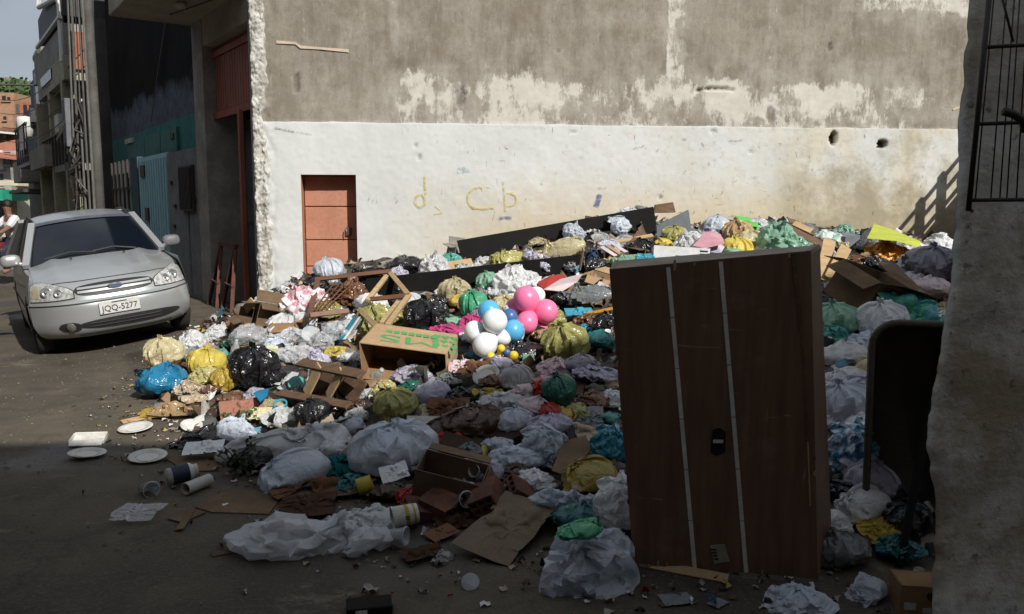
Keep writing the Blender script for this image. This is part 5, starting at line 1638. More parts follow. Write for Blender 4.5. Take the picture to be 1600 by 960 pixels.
# clear lid, ring, cups
def cup(px, py, w, label, rot, mat=CLEARP, fn=pile_z, lift=.02, name='plastic_cup'):
    P = hit(px, py, lift, fn)
    T = thing(name, label, 'cup', P); T.rotation_euler = [math.radians(a) for a in rot]
    k = w * px_m(P) / .09
    T.scale = (k,) * 3
    MB().lathe([(0, 0), (.03, 0), (.042, .11), (.045, .112), (.041, .108), (.029, .004), (0, .004)], 20).build('cup_wall', mat, T, smooth=True)
    MB().lathe([(.041, .108), (.047, .112), (.041, .116)], 20).build('rim', mat, T, smooth=True)
    return T
cup(225, 763, 26, 'crushed clear cup on the road in the shade', (80, 20, 40), fn=ground_z)
cup(716, 782, 26, 'clear cup lying among the broken bricks', (70, 0, 30), lift=.05)
cup(752, 742, 20, 'small clear cup beside the white bags', (60, 0, -30), lift=.05)
cup(600, 838, 30, 'clear plastic cup beside the yellow bucket', (84, 0, 75), fn=ground_z, lift=.05)
lathe_thing('food_tub_cover', 'round clear plastic lid on the clear bags', 'lid', hit(484, 522, .12), [(0, 0), (.07, 0), (.08, .01), (.072, .012), (0, .008)], CLEARP, (60, 10, 0))
lathe_thing('food_tub_cover', 'round clear lid on the dark road below the flattened carton', 'lid', hit(735, 911, .02, ground_z), [(0, 0), (.036, 0), (.04, .008), (.036, .01), (0, .006)], CLEARP, (42, 0, 0), parts=('body',))
lathe_thing('plastic_ring', 'light blue plastic ring near the green box', 'ring', hit(438, 633, .05), [(.04, 0), (.052, 0), (.052, .015), (.04, .015), (.04, 0)], fm('cyan'), (30, 0, 0))
lathe_thing('food_tub_cover', 'teal lid edge left of the broken crate slats', 'lid', hit(464, 601, .06), [(0, 0), (.06, 0), (.07, .01), (.065, .012), (0, .006)], fm('teal'), (50, 20, 0))
# clear packet with a blue edge
T = thing('clear_packet', 'clear plastic packet with a blue printed edge beside the carton', 'packet', hit(528, 517, .10))
T.rotation_euler = (math.radians(34), math.radians(-8), math.radians(-28))
me, h = SHEETS[5]; o = data_obj('film', me, CLEARP, T); o.scale = (.42, .42, .5)
MB().box(.10, .16, -.16, .16, .012, .02).build('blue_edge', pm('blue_print', (.04, .22, .36), None, 9, .6, .05), T)
MB().box(.165, .185, -.16, .16, .012, .018).build('white_edge', FOAM, T)
# leaf sprig
def sprig(px, py, w, label, seed, col=(.08, .13, .035)):
    P = hit(px, py, .02)
    T = thing('leaf_sprig', label, 'leaves', P)
    r = random.Random(seed); k = w * px_m(P)
    mb = MB(); st = MB()
    for i in range(10):
        a = r.uniform(0, 6.28); l = r.uniform(.3, .6) * k
        tip = Vector((math.cos(a) * l, math.sin(a) * l * .6, r.uniform(.15, .5) * k))
        st.tube([(0, 0, 0), tip * .5 + Vector((0, 0, .04)), tip], .004, 4)
        for j in range(9):
            c = tip * r.uniform(.3, 1.0) + Vector((r.gauss(0, .03), r.gauss(0, .03), r.gauss(0, .03)))
            d = Vector((r.gauss(0, 1), r.gauss(0, 1), r.gauss(0, .7))).normalized() * .045; e = d.orthogonal().normalized() * .014
            mb.add([c, c + d * .5 + e, c + d, c + d * .5 - e], [(0, 1, 2, 3)])
    st.build('stem', pm('green_stem', (.12, .15, .05), None, 9, .8, 0), T)
    mb.build('foliage', pm('leaf_%d' % seed, col, tuple(x * .6 for x in col), 8, .6, .1), T, kind='stuff')
sprig(373, 666, 46, 'bunch of green leaves between the red brown paper and long white bag', 1)
sprig(372, 738, 90, 'dark withered branch in the shade behind the white pipe', 2, (.025, .03, .015))
# broken slatted crate
def build_crate():
    T = thing('broken_crate', 'broken wooden crate with two pale slats at the left of the carton', 'crate', hit(505, 610, .0))
    P = Vector(T.location)
    def pl(a, c, w, th, mat, nm, la, lc, up=(0, -.7, 1)):
        A, Cc = hit(*a, la), hit(*c, lc)
        MB().bar(A - P, Cc - P, w, th, up).build(nm, mat, T, bevel=.004)
    pl((468, 566), (566, 586), .09, .02, WOODD, 'top_board', .28, .30)
    pl((436, 614), (545, 634), .07, .02, WOODD, 'bottom_board', .10, .10)
    pl((478, 616), (500, 572), .10, .015, WOODP, 'slat', .10, .30)
    pl((512, 620), (534, 580), .09, .015, WOODP, 'slat', .10, .30)
    pl((540, 622), (562, 588), .20, .015, WOODD, 'side_board', .08, .22)
    A = [hit(480, 616, .05), hit(560, 622, .05), hit(560, 588, .22), hit(482, 570, .22)]
    MB().slab([q - P + Vector((0, .03, 0)) for q in A], .01).build('back_board', WOODD, T)
build_crate()

# ---------------------------------------------------------------- against the wall, left and centre
def build_crib():
    T = thing('broken_crib_frame', 'broken brown wooden crib frame with thin rungs under the orange door', 'crib frame', hit(560, 490, 0))
    P = Vector(T.location)
    def br(a, c, w, th, mat, nm, up=(0, -1, .4), par=None):
        o = MB().bar(hit(a[0], a[1], .2 + .02 * (a[2] - 8.3)) - P, hit(c[0], c[1], .2 + .02 * (c[2] - 8.3)) - P, w, th, up).build(nm, mat, par or T, bevel=.004)
        return o
    br((492, 437, 9.0), (612, 424, 9.0), .045, .04, WOODR, 'rail')
    br((484, 493, 8.3), (497, 437, 9.0), .05, .03, WOODR, 'rail')
    br((484, 493, 8.3), (545, 486, 8.3), .05, .03, WOODR, 'rail')
    for k in range(4): br((486 + 7 * k, 490 - 2 * k, 8.32), (524 + 7 * k, 440 - k + 4 * k, 8.95), .012, .012, WOODR, 'rung')
    for k in range(7):
        q = k / 6
        br((lerp(489, 518, q), lerp(484, 446, q), lerp(8.35, 8.9, q)), (lerp(520, 548, q), lerp(482, 452, q), lerp(8.35, 8.9, q)), .009, .009, WOODR, 'rung')
    br((604, 432, 8.95), (574, 470, 8.6), .05, .035, WOODP, 'leg')
    br((610, 427, 9.0), (640, 463, 8.7), .05, .035, WOODP, 'leg')
    br((638, 463, 8.72), (606, 508, 8.3), .05, .035, WOODP, 'leg')
    br((561, 484, 8.4), (590, 512, 8.2), .05, .035, WOODP, 'leg')
    br((578, 468, 8.62), (640, 462, 8.74), .045, .03, WOODR, 'rail')
    br((596, 505, 8.25), (622, 472, 8.6), .04, .03, WOODP, 'leg')
build_crib()
_l, _r = hit(575, 466, -.02).y, hit(914, 424, -.02).y
quad('long_board', [(572, 468, _l), (914, 423, _r), (911, 397, _r + .03), (572, 436, _l + .03)], .03, BLKB, 'long black board lying lower in front of the crib frame', 'board')
quad('long_board', [(722, 408, 10.1), (1028, 363, 10.5), (1021, 323, 10.55), (714, 376, 10.15)], .035, BLKB, 'long black board standing higher against the white wall', 'board')
quad('grey_panel', [(1028, 402, 10.2), (1084, 382, 10.5), (1076, 328, 10.55), (1026, 353, 10.25)], .03, pm('grey_laminate', (.13, .14, .15), (.10, .11, .12), 3, .6, .1), 'grey panel at the right end of the higher black board', 'panel')
quad('brown_board', [(1022, 333, 10.6), (1056, 332, 10.7), (1052, 316, 10.72), (1024, 320, 10.62)], .03, WOODD, 'short brown board behind the grey panel', 'board')
b(9, 572, 428, 74, 'black', 'black sack against the foot of the orange door', 0, .9)
b(1, 632, 412, 66, 'black', 'black sack by the wall right of the orange door', 30, .85)
b(2, 677, 415, 50, 'white', 'round white tied bag against the wall behind the lower board', 0, .95)
b(0, 706, 406, 34, 'teal', 'teal bag behind the round white tied bag', 20)
b(4, 754, 413, 40, 'white', 'white bag right of the printed small carton', 10, 1.1)
b(3, 600, 424, 32, 'cream', 'small cream scrap bag behind the crib frame')
b(7, 622, 426, 44, 'lilac', 'lilac paper bundle behind the crib frame')
b(1, 580, 470, 60, 'white', 'white bag hanging open in the crib frame', 10, .9)
b(0, 590, 494, 60, 'olive', 'olive yellow bag under the crib frame', 30, 1.1)
b(7, 552, 500, 46, 'white', 'crumpled white bag at the foot of the crib frame')
b(9, 796, 401, 66, 'olive', 'olive bag between the two long black boards', 20, 1.05)
b(9, 880, 385, 80, 'cream', 'long cream bag on the higher black board', -15, 1.0, (10, -22))
b(10, 803, 437, 78, 'white', 'bright white torn bag left of the pink balloons', 15, 1.15)
b(7, 838, 448, 56, 'white', 'crumpled white bag just above the pink balloons')
b(0, 765, 437, 40, 'palegreen', 'pale green bag left of the bright white torn bag', 0)
b(11, 770, 455, 46, 'white', 'white scrap bag below the lower black board')
b(0, 667, 488, 72, 'black', 'big black sack right of the crib frame', 20, 1.0)
b(3, 690, 468, 40, 'black', 'small black sack behind the yellow bag')
b(1, 716, 469, 34, 'mustard', 'yellow bag beside the dark green bag', 0, 1.1)
b(8, 742, 472, 44, 'green', 'dark green bag above the white balloons', 0, 1.15)
b(6, 704, 499, 62, 'palegreen', 'pale green bag above the printed carton', 0, .9)
b(7, 790, 472, 60, 'cream', 'cream crumpled bag behind the blue balloons', 20)
b(11, 752, 455, 36, 'grey', 'grey bag under the lower black board')
b(11, 698, 513, 56, 'cloth_magenta', 'magenta cloth behind the printed carton corner', 10, .8, name='cloth', cat='cloth')
b(7, 737, 500, 44, 'cloth_magenta', 'magenta cloth bundle left of the white balloons', 60, 1.1, name='cloth', cat='cloth')
carton(713, 392, .26, .2, .24, 35, (6, 14), pm('grey_card', (.30, .28, .25), None, 4, .9, .1), 'grey open box at the left end of the higher board', (130, 20, 100, 150))
T = carton(725, 412, .34, .06, .22, 25, (-30, -22), CARD3, 'flat tan printed carton left of the white bag', open_top=False, name='printed_carton', cat='carton')
for k, (x, z, w, hh) in enumerate(((-.05, .14, .05, .05), (.03, .14, .03, .05), (.08, .13, .04, .04), (-.02, .06, .09, .05), (.09, .05, .05, .06))):
    MB().box(x - w / 2, x + w / 2, -.034, -.0325, z - hh / 2, z + hh / 2).build('print_mark', PRINTBLK, T)
flat_card([(850, 452), (876, 436), (910, 428), (902, 440), (878, 455)], fm('paper_pinkwhite'), 'open magazine pages above the pink balloons', .14, 'magazine', 'magazine')
flat_card([(838, 442), (862, 430), (885, 430), (850, 452)], fm('paper_red'), 'red magazine cover under the open pages', .12, 'magazine', 'magazine')
b(9, 920, 457, 80, 'grey', 'long grey blue bag left of the wardrobe top', -12, 1.0)
b(1, 882, 466, 50, 'black', 'black bag between the grey blue bag and pink balloons', 0, .9)
b(7, 862, 440, 44, 'white', 'white bag above the grey blue bag')
carton(958, 392, .40, .3, .12, 10, (4, -6), CARD4, 'brown box with folded sheets under the higher black board', (150, None, None, None))
for k in range(3):
    plank((940 + 8 * k, 386 - 3 * k), (962 + 8 * k, 400 - 3 * k), .05, .008, CARD3 if k % 2 else fm('paper_pinkwhite'), ['striped folded sheet nearest the cream bag under the board', 'middle striped folded sheet under the board', 'striped folded sheet furthest from the cream bag under the board'][k], .16, .12, 'folded_sheet', 'sheet')
plank((950, 381), (1020, 368), .06, .02, WOODP, 'pale wood strip under the right end of the higher board', .12, .16)
plank((985, 388), (1000, 362), .07, .02, WOODR, 'red brown wood piece under the right end of the higher board', .08, .2)
b(10, 926, 399, 30, 'cloth_denim', 'blue jeans cloth hanging right of the long cream bag', 80, 1.3, name='cloth', cat='cloth')
plank((906, 420), (912, 388), .08, .012, CARD3, 'upright pale strip of card right of the long cream bag', .08, .32, 'card_strip', 'cardboard', (1, 0, 0))
b(3, 958, 407, 36, 'paleyellow', 'pale yellow scrap bag above the wardrobe top left')
b(9, 985, 405, 58, 'palegreen', 'grey green bag just above the wardrobe top left corner', -10, .9)
s(4, 1010, 404, 30, 'cyan', 'bright blue cloth just above the wardrobe top', 0, (30, 0), 'cloth', 'cloth', 1.2, .1)
carton(938, 430, .26, .2, .10, -25, (12, 10), CARD3, 'torn tan box beside the long grey blue bag', (140, 60, 120, 90))
carton(1010, 393, .24, .2, .14, 30, (0, 10), CARD2, 'small dark brown box above the blue cloth', (120, 60, 100, 130))
b(3, 1034, 377, 36, 'yellow', 'small yellow bag under the grey panel')
b(7, 985, 330, 44, 'white', 'white and grey debris bag behind the higher board', 0, .7, lift=.10)
b(3, 1000, 326, 28, 'grey', 'grey patterned scrap behind the higher board top', lift=.12)
T = carton(1062, 396, .56, .34, .20, -6, (-8, 4), pm('white_card', (.72, .72, .72), (.62, .62, .62), 3, .8, .05), 'white carton with grey square print behind the wardrobe top', open_top=False, name='white_carton', cat='carton', lift=.06)
MB().box(-.06, .07, -.1725, -.1705, .07, .11).build('print_mark', PRINTBLK, T)
for k in range(5): MB().box(.18, .26, -.1725, -.1705, .03 + .032 * k, .048 + .032 * k).build('print_mark', PRINTBLK, T)
b(4, 1076, 376, 48, 'white', 'white bag left of the pink folder', 0, 1.1)
flat_card([(1082, 384), (1104, 362), (1126, 366), (1132, 380), (1100, 388)], fm('paper_pink'), 'pink folder lying on white papers', .22, 'folder', 'folder')
flat_card([(1096, 392), (1118, 376), (1137, 378), (1126, 396)], fm('paper_lilac'), 'white papers under the pink folder', .15, 'paper', 'paper')
b(0, 1155, 360, 48, 'tan', 'tan sack against the wall right of the pink folder', 10, 1.1)
carton(1165, 350, .24, .14, .16, 20, (0, 6), fm('paper_limegreen'), 'bright green box against the wall behind the tan sack', (150, 30, None, 120), 'green_box', 'box', lift=.04)
b(1, 1172, 372, 52, 'cream', 'creamy yellow bag left of the big green bag', 0, 1.1)
b(8, 1148, 386, 50, 'yellow', 'yellow bag behind the middle of the wardrobe top', 30, .9)
b(2, 1215, 371, 64, 'palegreen', 'big pale green knotted bag against the wall', 0, .95)
b(3, 1140, 396, 48, 'palegreen', 'small pale green bag just above the wardrobe top')
b(3, 1172, 390, 34, 'mustard', 'small ochre bag under the creamy yellow bag')
b(1, 1196, 391, 46, 'white', 'white bag below the big pale green bag', 0, .9)
b(7, 1245, 382, 60, 'palegreen', 'crumpled pale green film right of the white bag')
b(11, 1105, 392, 44, 'cream', 'cream papers bag left of the small green bag')
plank((1237, 360), (1290, 386), .14, .02, WOODD, 'dark board leaning right of the big pale green bag', .2, .1)
plank((1240, 349), (1268, 362), .12, .02, CARD3, 'short tan board against the wall', .25, .18, 'card_board', 'cardboard')
carton(1246, 360, .3, .22, .18, 35, (10, 20), CARD2, 'brown box against the wall right of the green bag', (100, 60, 120, 120))
b(1, 1292, 371, 52, 'white/palegreen', 'white bag with green vegetables near the wall', 0)
carton(1320, 372, .26, .2, .18, 30, (8, 0), pm('slate_card', (.22, .23, .26), None, 4, .8, .1), 'grey blue box right of the vegetable bag', open_top=False)
b(4, 1315, 361, 36, 'palegreen', 'pale green bag with ears by the wall', 0, 1.1)
b(7, 1340, 380, 34, 'white', 'white scrap bag left of the orange bag')
b(7, 1384, 388, 64, 'orange', 'orange bag near the right end of the heap', 10, .9)
flat_card([(1355, 372), (1366, 350), (1392, 358), (1440, 378), (1436, 386), (1400, 376)], fm('paper_lime'), 'yellow green folded board against the wall at right', .22, 'folded_board', 'board')
b(4, 1424, 387, 44, 'white', 'silvery white bag right of the orange bag', 30, 1.0)
b(13, 1468, 378, 56, 'white', 'white clear bag at the far right by the wall', 0, .75)
b(9, 1372, 409, 60, 'black', 'black foil sack below the orange bag', 0, .8)
b(0, 1458, 405, 86, 'purple', 'big purple grey sack at the far right of the heap', 20, .85)
b(1, 1452, 445, 70, 'pinkwhite', 'pinkish white bag below the purple grey sack', 0, .9)
b(7, 1425, 433, 44, 'white', 'white crumpled bag right of the open brown box')
b(3, 1478, 430, 40, 'tan', 'tan scrap bag beside the near wall edge')
plank((1284, 438), (1296, 375), .13, .022, WOODP, 'pale wooden plank standing behind the wardrobe, left of two', .04, .40, up=(0, -1, .2))
plank((1296, 436), (1322, 386), .12, .022, WOODP, 'pale wooden plank standing behind the wardrobe, right of two', .06, .36, up=(0, -1, .2))
T = carton(1348, 446, .62, .46, .34, 28, (14, 24), CARD2, 'large dark open box tipped on its side at right', (70, 110, 120, 80), lift=.05)
plank((1385, 412), (1440, 466), .16, .02, WOODD, 'dark board beside the tipped box at right', .18, .10)

# ---------------------------------------------------------------- balloons
def build_balloons():
    def mat(n, c):
        g = NT('balloon_' + n)
        g.set(Base_Color=g.mix(g.math('MULTIPLY', g.ramp(g.noise(9, 5, .65, g.coord('Object')), .5, .75), .22), (*c, 1), (.35, .30, .24, 1)), Roughness=g.math('ADD', .22, g.math('MULTIPLY', g.noise(12, 3, .5, g.coord('Object')), .2)))
        g.b.inputs['Subsurface Weight'].default_value = .25
        g.b.inputs['Subsurface Radius'].default_value = (.05, .03, .03)
        g.b.inputs['Subsurface Scale'].default_value = .5
        return g.m
    MW, MP, MBl, MY, MD = mat('white', (.80, .82, .84)), mat('pink', (.88, .20, .38)), mat('blue', (.10, .42, .72)), mat('yellow', (.85, .58, .03)), mat('navy', (.05, .14, .33))
    prof = [(0, -1.12), (.05, -1.13), (.03, -1.08), (.12, -1.02)]
    for k in range(1, 15):
        a = math.pi * (k / 15)
        prof.append((math.sin(a) * (1 - .05 * math.cos(a)), -math.cos(a) * (1.03 if a < math.pi / 2 else .98)))
    prof.append((0, .98))
    def cluster(name, label, pts, Y):
        c = at(pts[0][0], pts[0][1], Y)
        T = thing(name, label, 'balloons', c)
        mid = Vector((sum(p[0] for p in pts) / len(pts), sum(p[1] for p in pts) / len(pts), 0))
        for (x, y, r, m, dy) in pts:
            P = at(x, y, Y + dy)
            R = r * px_m(P)
            out = Vector((x - mid.x, 0, -(y - mid.y))) * .02 + Vector((0, -.25 - dy, 0.1))
            q = out.normalized().to_track_quat('Z', 'Y').to_matrix()
            el = 1 + .16 * abs(math.sin(x * 3.1 + y)); MB().lathe([(a * R * (1 - .09 * max(0, -z)), z * R * el) for a, z in prof], 22, q, P - c).build('balloon', m, T, smooth=True)
    cluster('balloon_bunch', 'bunch of white and blue balloons on the heap', [(773, 503, 20, MW, -.08), (742, 518, 17, MW, 0), (758.5, 538, 19.5, MW, -.1), (785, 527, 13, MW, -.02), (764, 487, 17.5, MBl, .06), (801, 517, 18, MBl, .03), (795, 496, 13, MD, .1)], 6.75)
    cluster('balloon_bunch', 'bunch of pink balloons on the heap', [(823, 469, 20.5, MP, -.02), (851, 487, 19.5, MP, 0), (823.5, 503, 17.5, MP, -.08), (806, 481, 15, MP, .06), (842, 510, 14, MP, .05), (838, 462, 14, MW, .12)], 7.05)
    cluster('balloon_bunch', 'tiny yellow and blue balloons below the white balloons', [(783, 545, 6.5, MY, -.04), (767, 557, 7, MY, -.02), (780, 557, 6.5, MY, 0), (802, 556, 7.5, MY, -.02), (792, 551, 5.5, MD, -.05), (797, 562, 5, MY, 0)], 6.2)
build_balloons()

# ---------------------------------------------------------------- printed carton
def build_printed_carton():
    c = hit(640, 560, .1)
    T = thing('printed_carton', 'brown carton with green upside down lettering, open towards the street', 'carton', c)
    bl, br, fr, fl = at(588, 505, 6.78), at(717, 523, 6.85), at(697, 553, 6.35), at(561, 535, 6.30)
    bl2, br2, fr2, fl2 = at(584, 560, 6.80), at(714, 575, 6.85), at(700, 607, 6.40), at(566, 592, 6.32)
    th = .007
    def pan(name, q, mat=CARD, par=T): return MB().slab([x - c for x in q], th).build(name, mat, par)
    top = pan('top_panel', [fl, fr, br, bl], CARD3)
    pan('end_panel', [fr2, br2, br, fr], CARD3)
    pan('end_panel', [bl2, fl2, fl, bl], CARD)
    pan('back_panel', [br2, bl2, bl, br])
    pan('bottom_panel', [bl2, br2, fr2, fl2])
    ux = (fr - fl).normalized(); uz = ux.cross((bl - fl).normalized()).normalized(); uy = uz.cross(ux)
    M = Matrix.Translation(lerp(lerp(fl, fr, .52), lerp(bl, br, .52), .36) - c + uz * .0015) @ Matrix((ux, uy, uz)).transposed().to_4x4()
    Rm = Matrix.Rotation(math.pi, 4, 'Z')
    text_mesh('printed_letters', 'MS', .30, GREENINK, top, M @ Rm @ Matrix.Diagonal((1.35, .75, 1, 1)), .0008)
    mb = MB()
    for k in range(7):
        x = -.20 + k * .060
        mb.box(x, x + .046, .125, .185, 0, .001)
    mb.xf(M).build('printed_line', GREENINK, top)
    M2 = Matrix.Translation(lerp(lerp(fl, fr, .90), lerp(bl, br, .90), .48) - c + uz * .0015) @ Matrix((ux, uy, uz)).transposed().to_4x4()
    mb = MB()
    for i in range(4):
        for j in range(3):
            x, y = -.07 + j * .07 + (i % 2) * .01, -.17 + i * .105
            w = .033
            mb.add([(x - w, y, 0), (x, y - w * 1.7, 0), (x + w, y, 0), (x + w * .5, y + w, 0), (x, y + w * .4, 0), (x - w * .5, y + w, 0)], [(0, 1, 2, 3, 4, 5)])
    mb.xf(M2).build('printed_motif', GREENINK, top)
    n = (br - fr).cross(Vector((0, 0, 1))).normalized()
    p = lerp(lerp(fr, br, .45), lerp(fr2, br2, .45), .5)
    ex = (br - fr).normalized()
    MB().slab([p - c - ex * .012 - Vector((0, 0, .025)) + n * .003, p - c + ex * .012 - Vector((0, 0, .025)) + n * .003, p - c + ex * .012 + Vector((0, 0, .025)) + n * .003, p - c - ex * .012 + Vector((0, 0, .025)) + n * .003], .002).build('hand_hole', PRINTBLK, T)
build_printed_carton()

# ---------------------------------------------------------------- right of the carton, shadow edge
b(7, 645, 582, 70, 'lilac', 'dim white bag inside the printed carton', 0, .8, lift=-.02)
b(1, 676, 608, 66, 'lilac', 'white lilac bag in front of the printed carton', 20, 1.0)
b(0, 622, 624, 68, 'olive', 'olive bag in the shade in front of the printed carton', 0, .95)
b(4, 600, 605, 40, 'paleyellow', 'pale yellow knotted bag top left of the olive bag', 0, 1.1)
b(3, 575, 612, 36, 'clear', 'clear bottle bag left of the olive bag')
b(3, 640, 600, 40, 'dkgreen', 'dark green bag at the mouth of the printed carton')
b(0, 886, 528, 74, 'olive', 'large yellow olive bag right of the pink balloons', 15, 1.1)
b(7, 850, 522, 40, 'tan', 'tan bag under the pink balloons')
b(9, 822, 548, 86, 'black', 'black sack right of the tiny yellow balloons', 10, .9)
b(3, 742, 552, 40, 'blue', 'navy blue bag behind the printed carton corner', 0)
s(6, 738, 574, 54, 'cloth_brown', 'brown cake scraps on the paper plate', 0, (15, 0), 'cake_scraps', 'food waste', 1.5, .06)
s(4, 722, 573, 34, 'paper_pinkwhite', 'pink white cake piece left of the paper plate', 0, (30, 0), 'cake_piece', 'food waste', 1.5, .08)
b(1, 936, 528, 56, 'darkteal', 'dark teal bag left of the wardrobe', 0, 1.0)
b(0, 948, 505, 46, 'black', 'black bag touching the wardrobe left edge upper', 0, 1.1)
s(5, 905, 487, 44, 'paper_cyan', 'bright blue flat wrapper right of the pink balloons', 5, (14, 0), 'wrapper', 'wrapper', lift=.06)
plank((912, 492), (958, 482), .05, .01, fm('paper_orange'), 'orange strip touching the wardrobe left edge', .06, .08, 'plastic_strip', 'strip')
b(7, 920, 500, 50, 'brown', 'brown crumpled bag below the orange strip')
b(4, 912, 515, 34, 'cyan', 'small light blue bag right of the olive bag', 0)
b(7, 870, 572, 72, 'pinkwhite', 'pink clear crumpled bags below the black sack', 0, .9)
b(1, 908, 564, 60, 'purple', 'purple grey bag below the large olive bag', 0, .85)
b(3, 850, 592, 44, 'pink', 'pink scrap bag below the pink clear bags')
b(6, 930, 580, 72, 'cloth_lilac', 'white lilac cloth left of the wardrobe', 0, .8, name='cloth', cat='cloth')
b(8, 876, 606, 52, 'dkgreen', 'dark green sack in the shade left of the wardrobe', 0, 1.1)
b(4, 845, 603, 34, 'red', 'bright red bag beside the dark green sack', 0, 1.0)
b(6, 790, 621, 86, 'white', 'white bag with dark spots in the middle of the heap', 10, .8)
b(3, 815, 607, 46, 'pinkwhite', 'pinkish torn bag above the white spotted bag')
b(1, 835, 630, 60, 'pinkwhite', 'pale pink bag right of the white spotted bag', 0, .85)
b(0, 860, 641, 40, 'red', 'dark red bag below the dark green sack', 0)
b(3, 885, 642, 44, 'yellow', 'yellow torn bag right of the dark red bag')
b(11, 920, 622, 60, 'brown', 'brown sack left of the wardrobe in the shade', 0)
b(4, 952, 620, 40, 'white', 'white bag against the wardrobe left edge', 0, 1.1)
b(3, 935, 607, 44, 'black', 'black bag under the white lilac cloth')
b(3, 958, 650, 40, 'teal', 'teal bag against the wardrobe left edge')
b(1, 905, 640, 44, 'olive', 'olive brown bag in the shade left of the teal bag')
carton(665, 655, .24, .18, .06, 15, (14, 10), pm('dirty_foam', (.5, .49, .46), (.33, .31, .28), 5, .8, .1), 'white foam box lid in the middle of the shade', open_top=False, name='foam_box')
b(17, 740, 650, 110, 'darkbrown', 'dark brown crumpled sack above the clay bricks', 20, .8)
carton(715, 690, .24, .18, .10, -15, (24, 8), CARD4, 'small dark crushed box above the big brown box', open_top=False)
carton(795, 662, .34, .24, .10, 25, (26, -10), CARD4, 'brown flattened box behind the white handle bags', open_top=False)
b(3, 770, 592, 52, 'brown', 'brown food scraps bag below the paper plate')
b(7, 720, 615, 50, 'black', 'black scrap bag right of the white lilac bag')
s(6, 700, 640, 70, 'cloth_brown', 'dark brown cloth in the middle of the shade', 0, (25, 0), 'cloth', 'cloth', 1.2)
s(3, 762, 612, 50, 'paper_mustard', 'yellow brown food wrapper below the paper plate', 0, (25, 0), 'wrapper', 'wrapper')
s(2, 700, 690, 60, 'paper_red', 'dark red panel in the shade above the big box', 0, (30, 0), 'panel', 'panel')

# ---------------------------------------------------------------- the shaded front of the heap
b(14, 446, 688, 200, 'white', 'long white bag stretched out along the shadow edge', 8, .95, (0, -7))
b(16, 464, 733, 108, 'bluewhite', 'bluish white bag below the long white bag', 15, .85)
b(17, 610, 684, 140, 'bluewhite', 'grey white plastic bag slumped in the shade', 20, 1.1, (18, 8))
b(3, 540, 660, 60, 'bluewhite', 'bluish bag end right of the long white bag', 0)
b(7, 560, 645, 40, 'white', 'white torn rag above the slumped grey white bag')
b(6, 555, 722, 110, 'cloth_darkteal', 'teal cloth below the slumped grey white bag', 0, .8, name='cloth', cat='cloth')
s(3, 500, 762, 150, 'cloth_brown', 'long dull brown rag at the foot of the teal cloth', 8, (10, 0), 'rag', 'cloth')
s(3, 585, 700, 60, 'cloth_mustard', 'mustard rag over the teal cloth', -20, (30, 0), 'rag', 'cloth', lift=.1)
b(12, 488, 826, 262, 'clear3', 'large clear plastic sheet bundle in front on the dark road', 4, .75)
b(11, 575, 806, 84, 'white', 'white film bunched between clear bundle and yellow bucket', 0, .9)
flat_card([(345, 770), (395, 768), (440, 775), (420, 803), (330, 800), (305, 792)], CARD2, 'dark flattened cardboard on the road behind the clear bundle', .008, fn=ground_z)
flat_card([(262, 718), (300, 712), (352, 712), (345, 735), (290, 736)], CARD2, 'flattened cardboard by the torn black sack', .008, fn=ground_z)
flat_card([(262, 810), (300, 795), (322, 800), (284, 816)], CARD2, 'small dark cardboard scrap on the road', .010, fn=ground_z)
s(5, 792, 822, 176, 'paper_wetcard', 'long flattened brown carton in front of the bricks', 62, (14, 6), 'flat_cardboard', 'cardboard', .45, .05, .75)
flat_card([(432, 770), (520, 752), (590, 748), (560, 764), (470, 776)], CARD2, 'brown board under the bluish white bag', .02)
plank((280, 828), (300, 797), .04, .01, CARD2, 'thin dark strip on the road left of the flat cardboard', .01, .01, 'card_strip', 'cardboard')
plank((330, 868), (380, 858), .03, .01, WOODD, 'thin stick under the clear bundle on the road', .005, .01, 'stick', 'stick')
# pipe, jar, bucket, bottle
P = hit(309, 762, .02, ground_z)
T = thing('pipe_piece', 'short white plastic pipe lying on the road', 'pipe', P)
M3 = Vector((.45, 1, 0)).to_track_quat('Z', 'Y').to_matrix()
MB().lathe([(.028, -.09), (.034, -.09), (.034, .09), (.028, .09), (.028, -.09)], 18, M3, (0, 0, .02)).build('pipe', pm('dull_white_pvc', (.55, .54, .50), (.42, .40, .36), 7, .5, .05), T, smooth=False)
P = hit(284, 752, .02, ground_z)
T = thing('plastic_jar', 'white and navy plastic jar lying left of the pipe', 'jar', P)
M3 = Vector((1, .7, .1)).to_track_quat('Z', 'Y').to_matrix()
MB().lathe([(0, -.08), (.05, -.08), (.052, .05), (.035, .07), (0, .072)], 18, M3, (0, 0, .045)).build('jar_body', FOAM, T, smooth=True)
MB().lathe([(.0535, -.055), (.0535, .04)], 18, M3, (0, 0, .045)).build('jar_label', pm('navy_label', (.02, .03, .07), None, 8, .5, 0), T, smooth=True)
MB().lathe([(.037, .068), (.037, .09), (0, .092)], 18, M3, (0, 0, .045)).build('jar_cap', FOAM, T, smooth=True)
P = hit(632, 822, .02, ground_z)
T = thing('paint_bucket', 'white and yellow paint bucket lying on its side', 'bucket', P)
M3 = Vector((1, .35, .12)).to_track_quat('Z', 'Y').to_matrix()
T.scale = (.62, .62, .62)
MB().lathe([(0, .11), (.078, .11), (.085, .05), (.092, -.10), (.096, -.10), (.096, -.085), (.088, -.085)], 24, M3, (0, 0, .085)).build('bucket_wall', FOAM, T, smooth=False)
MB().lathe([(.0885, -.0), (.0815, .085)], 24, M3, (0, 0, .085)).build('bucket_label', pm('bucket_yellow', (.50, .38, .03), (.36, .27, .03), 8, .5, .05), T, smooth=True)
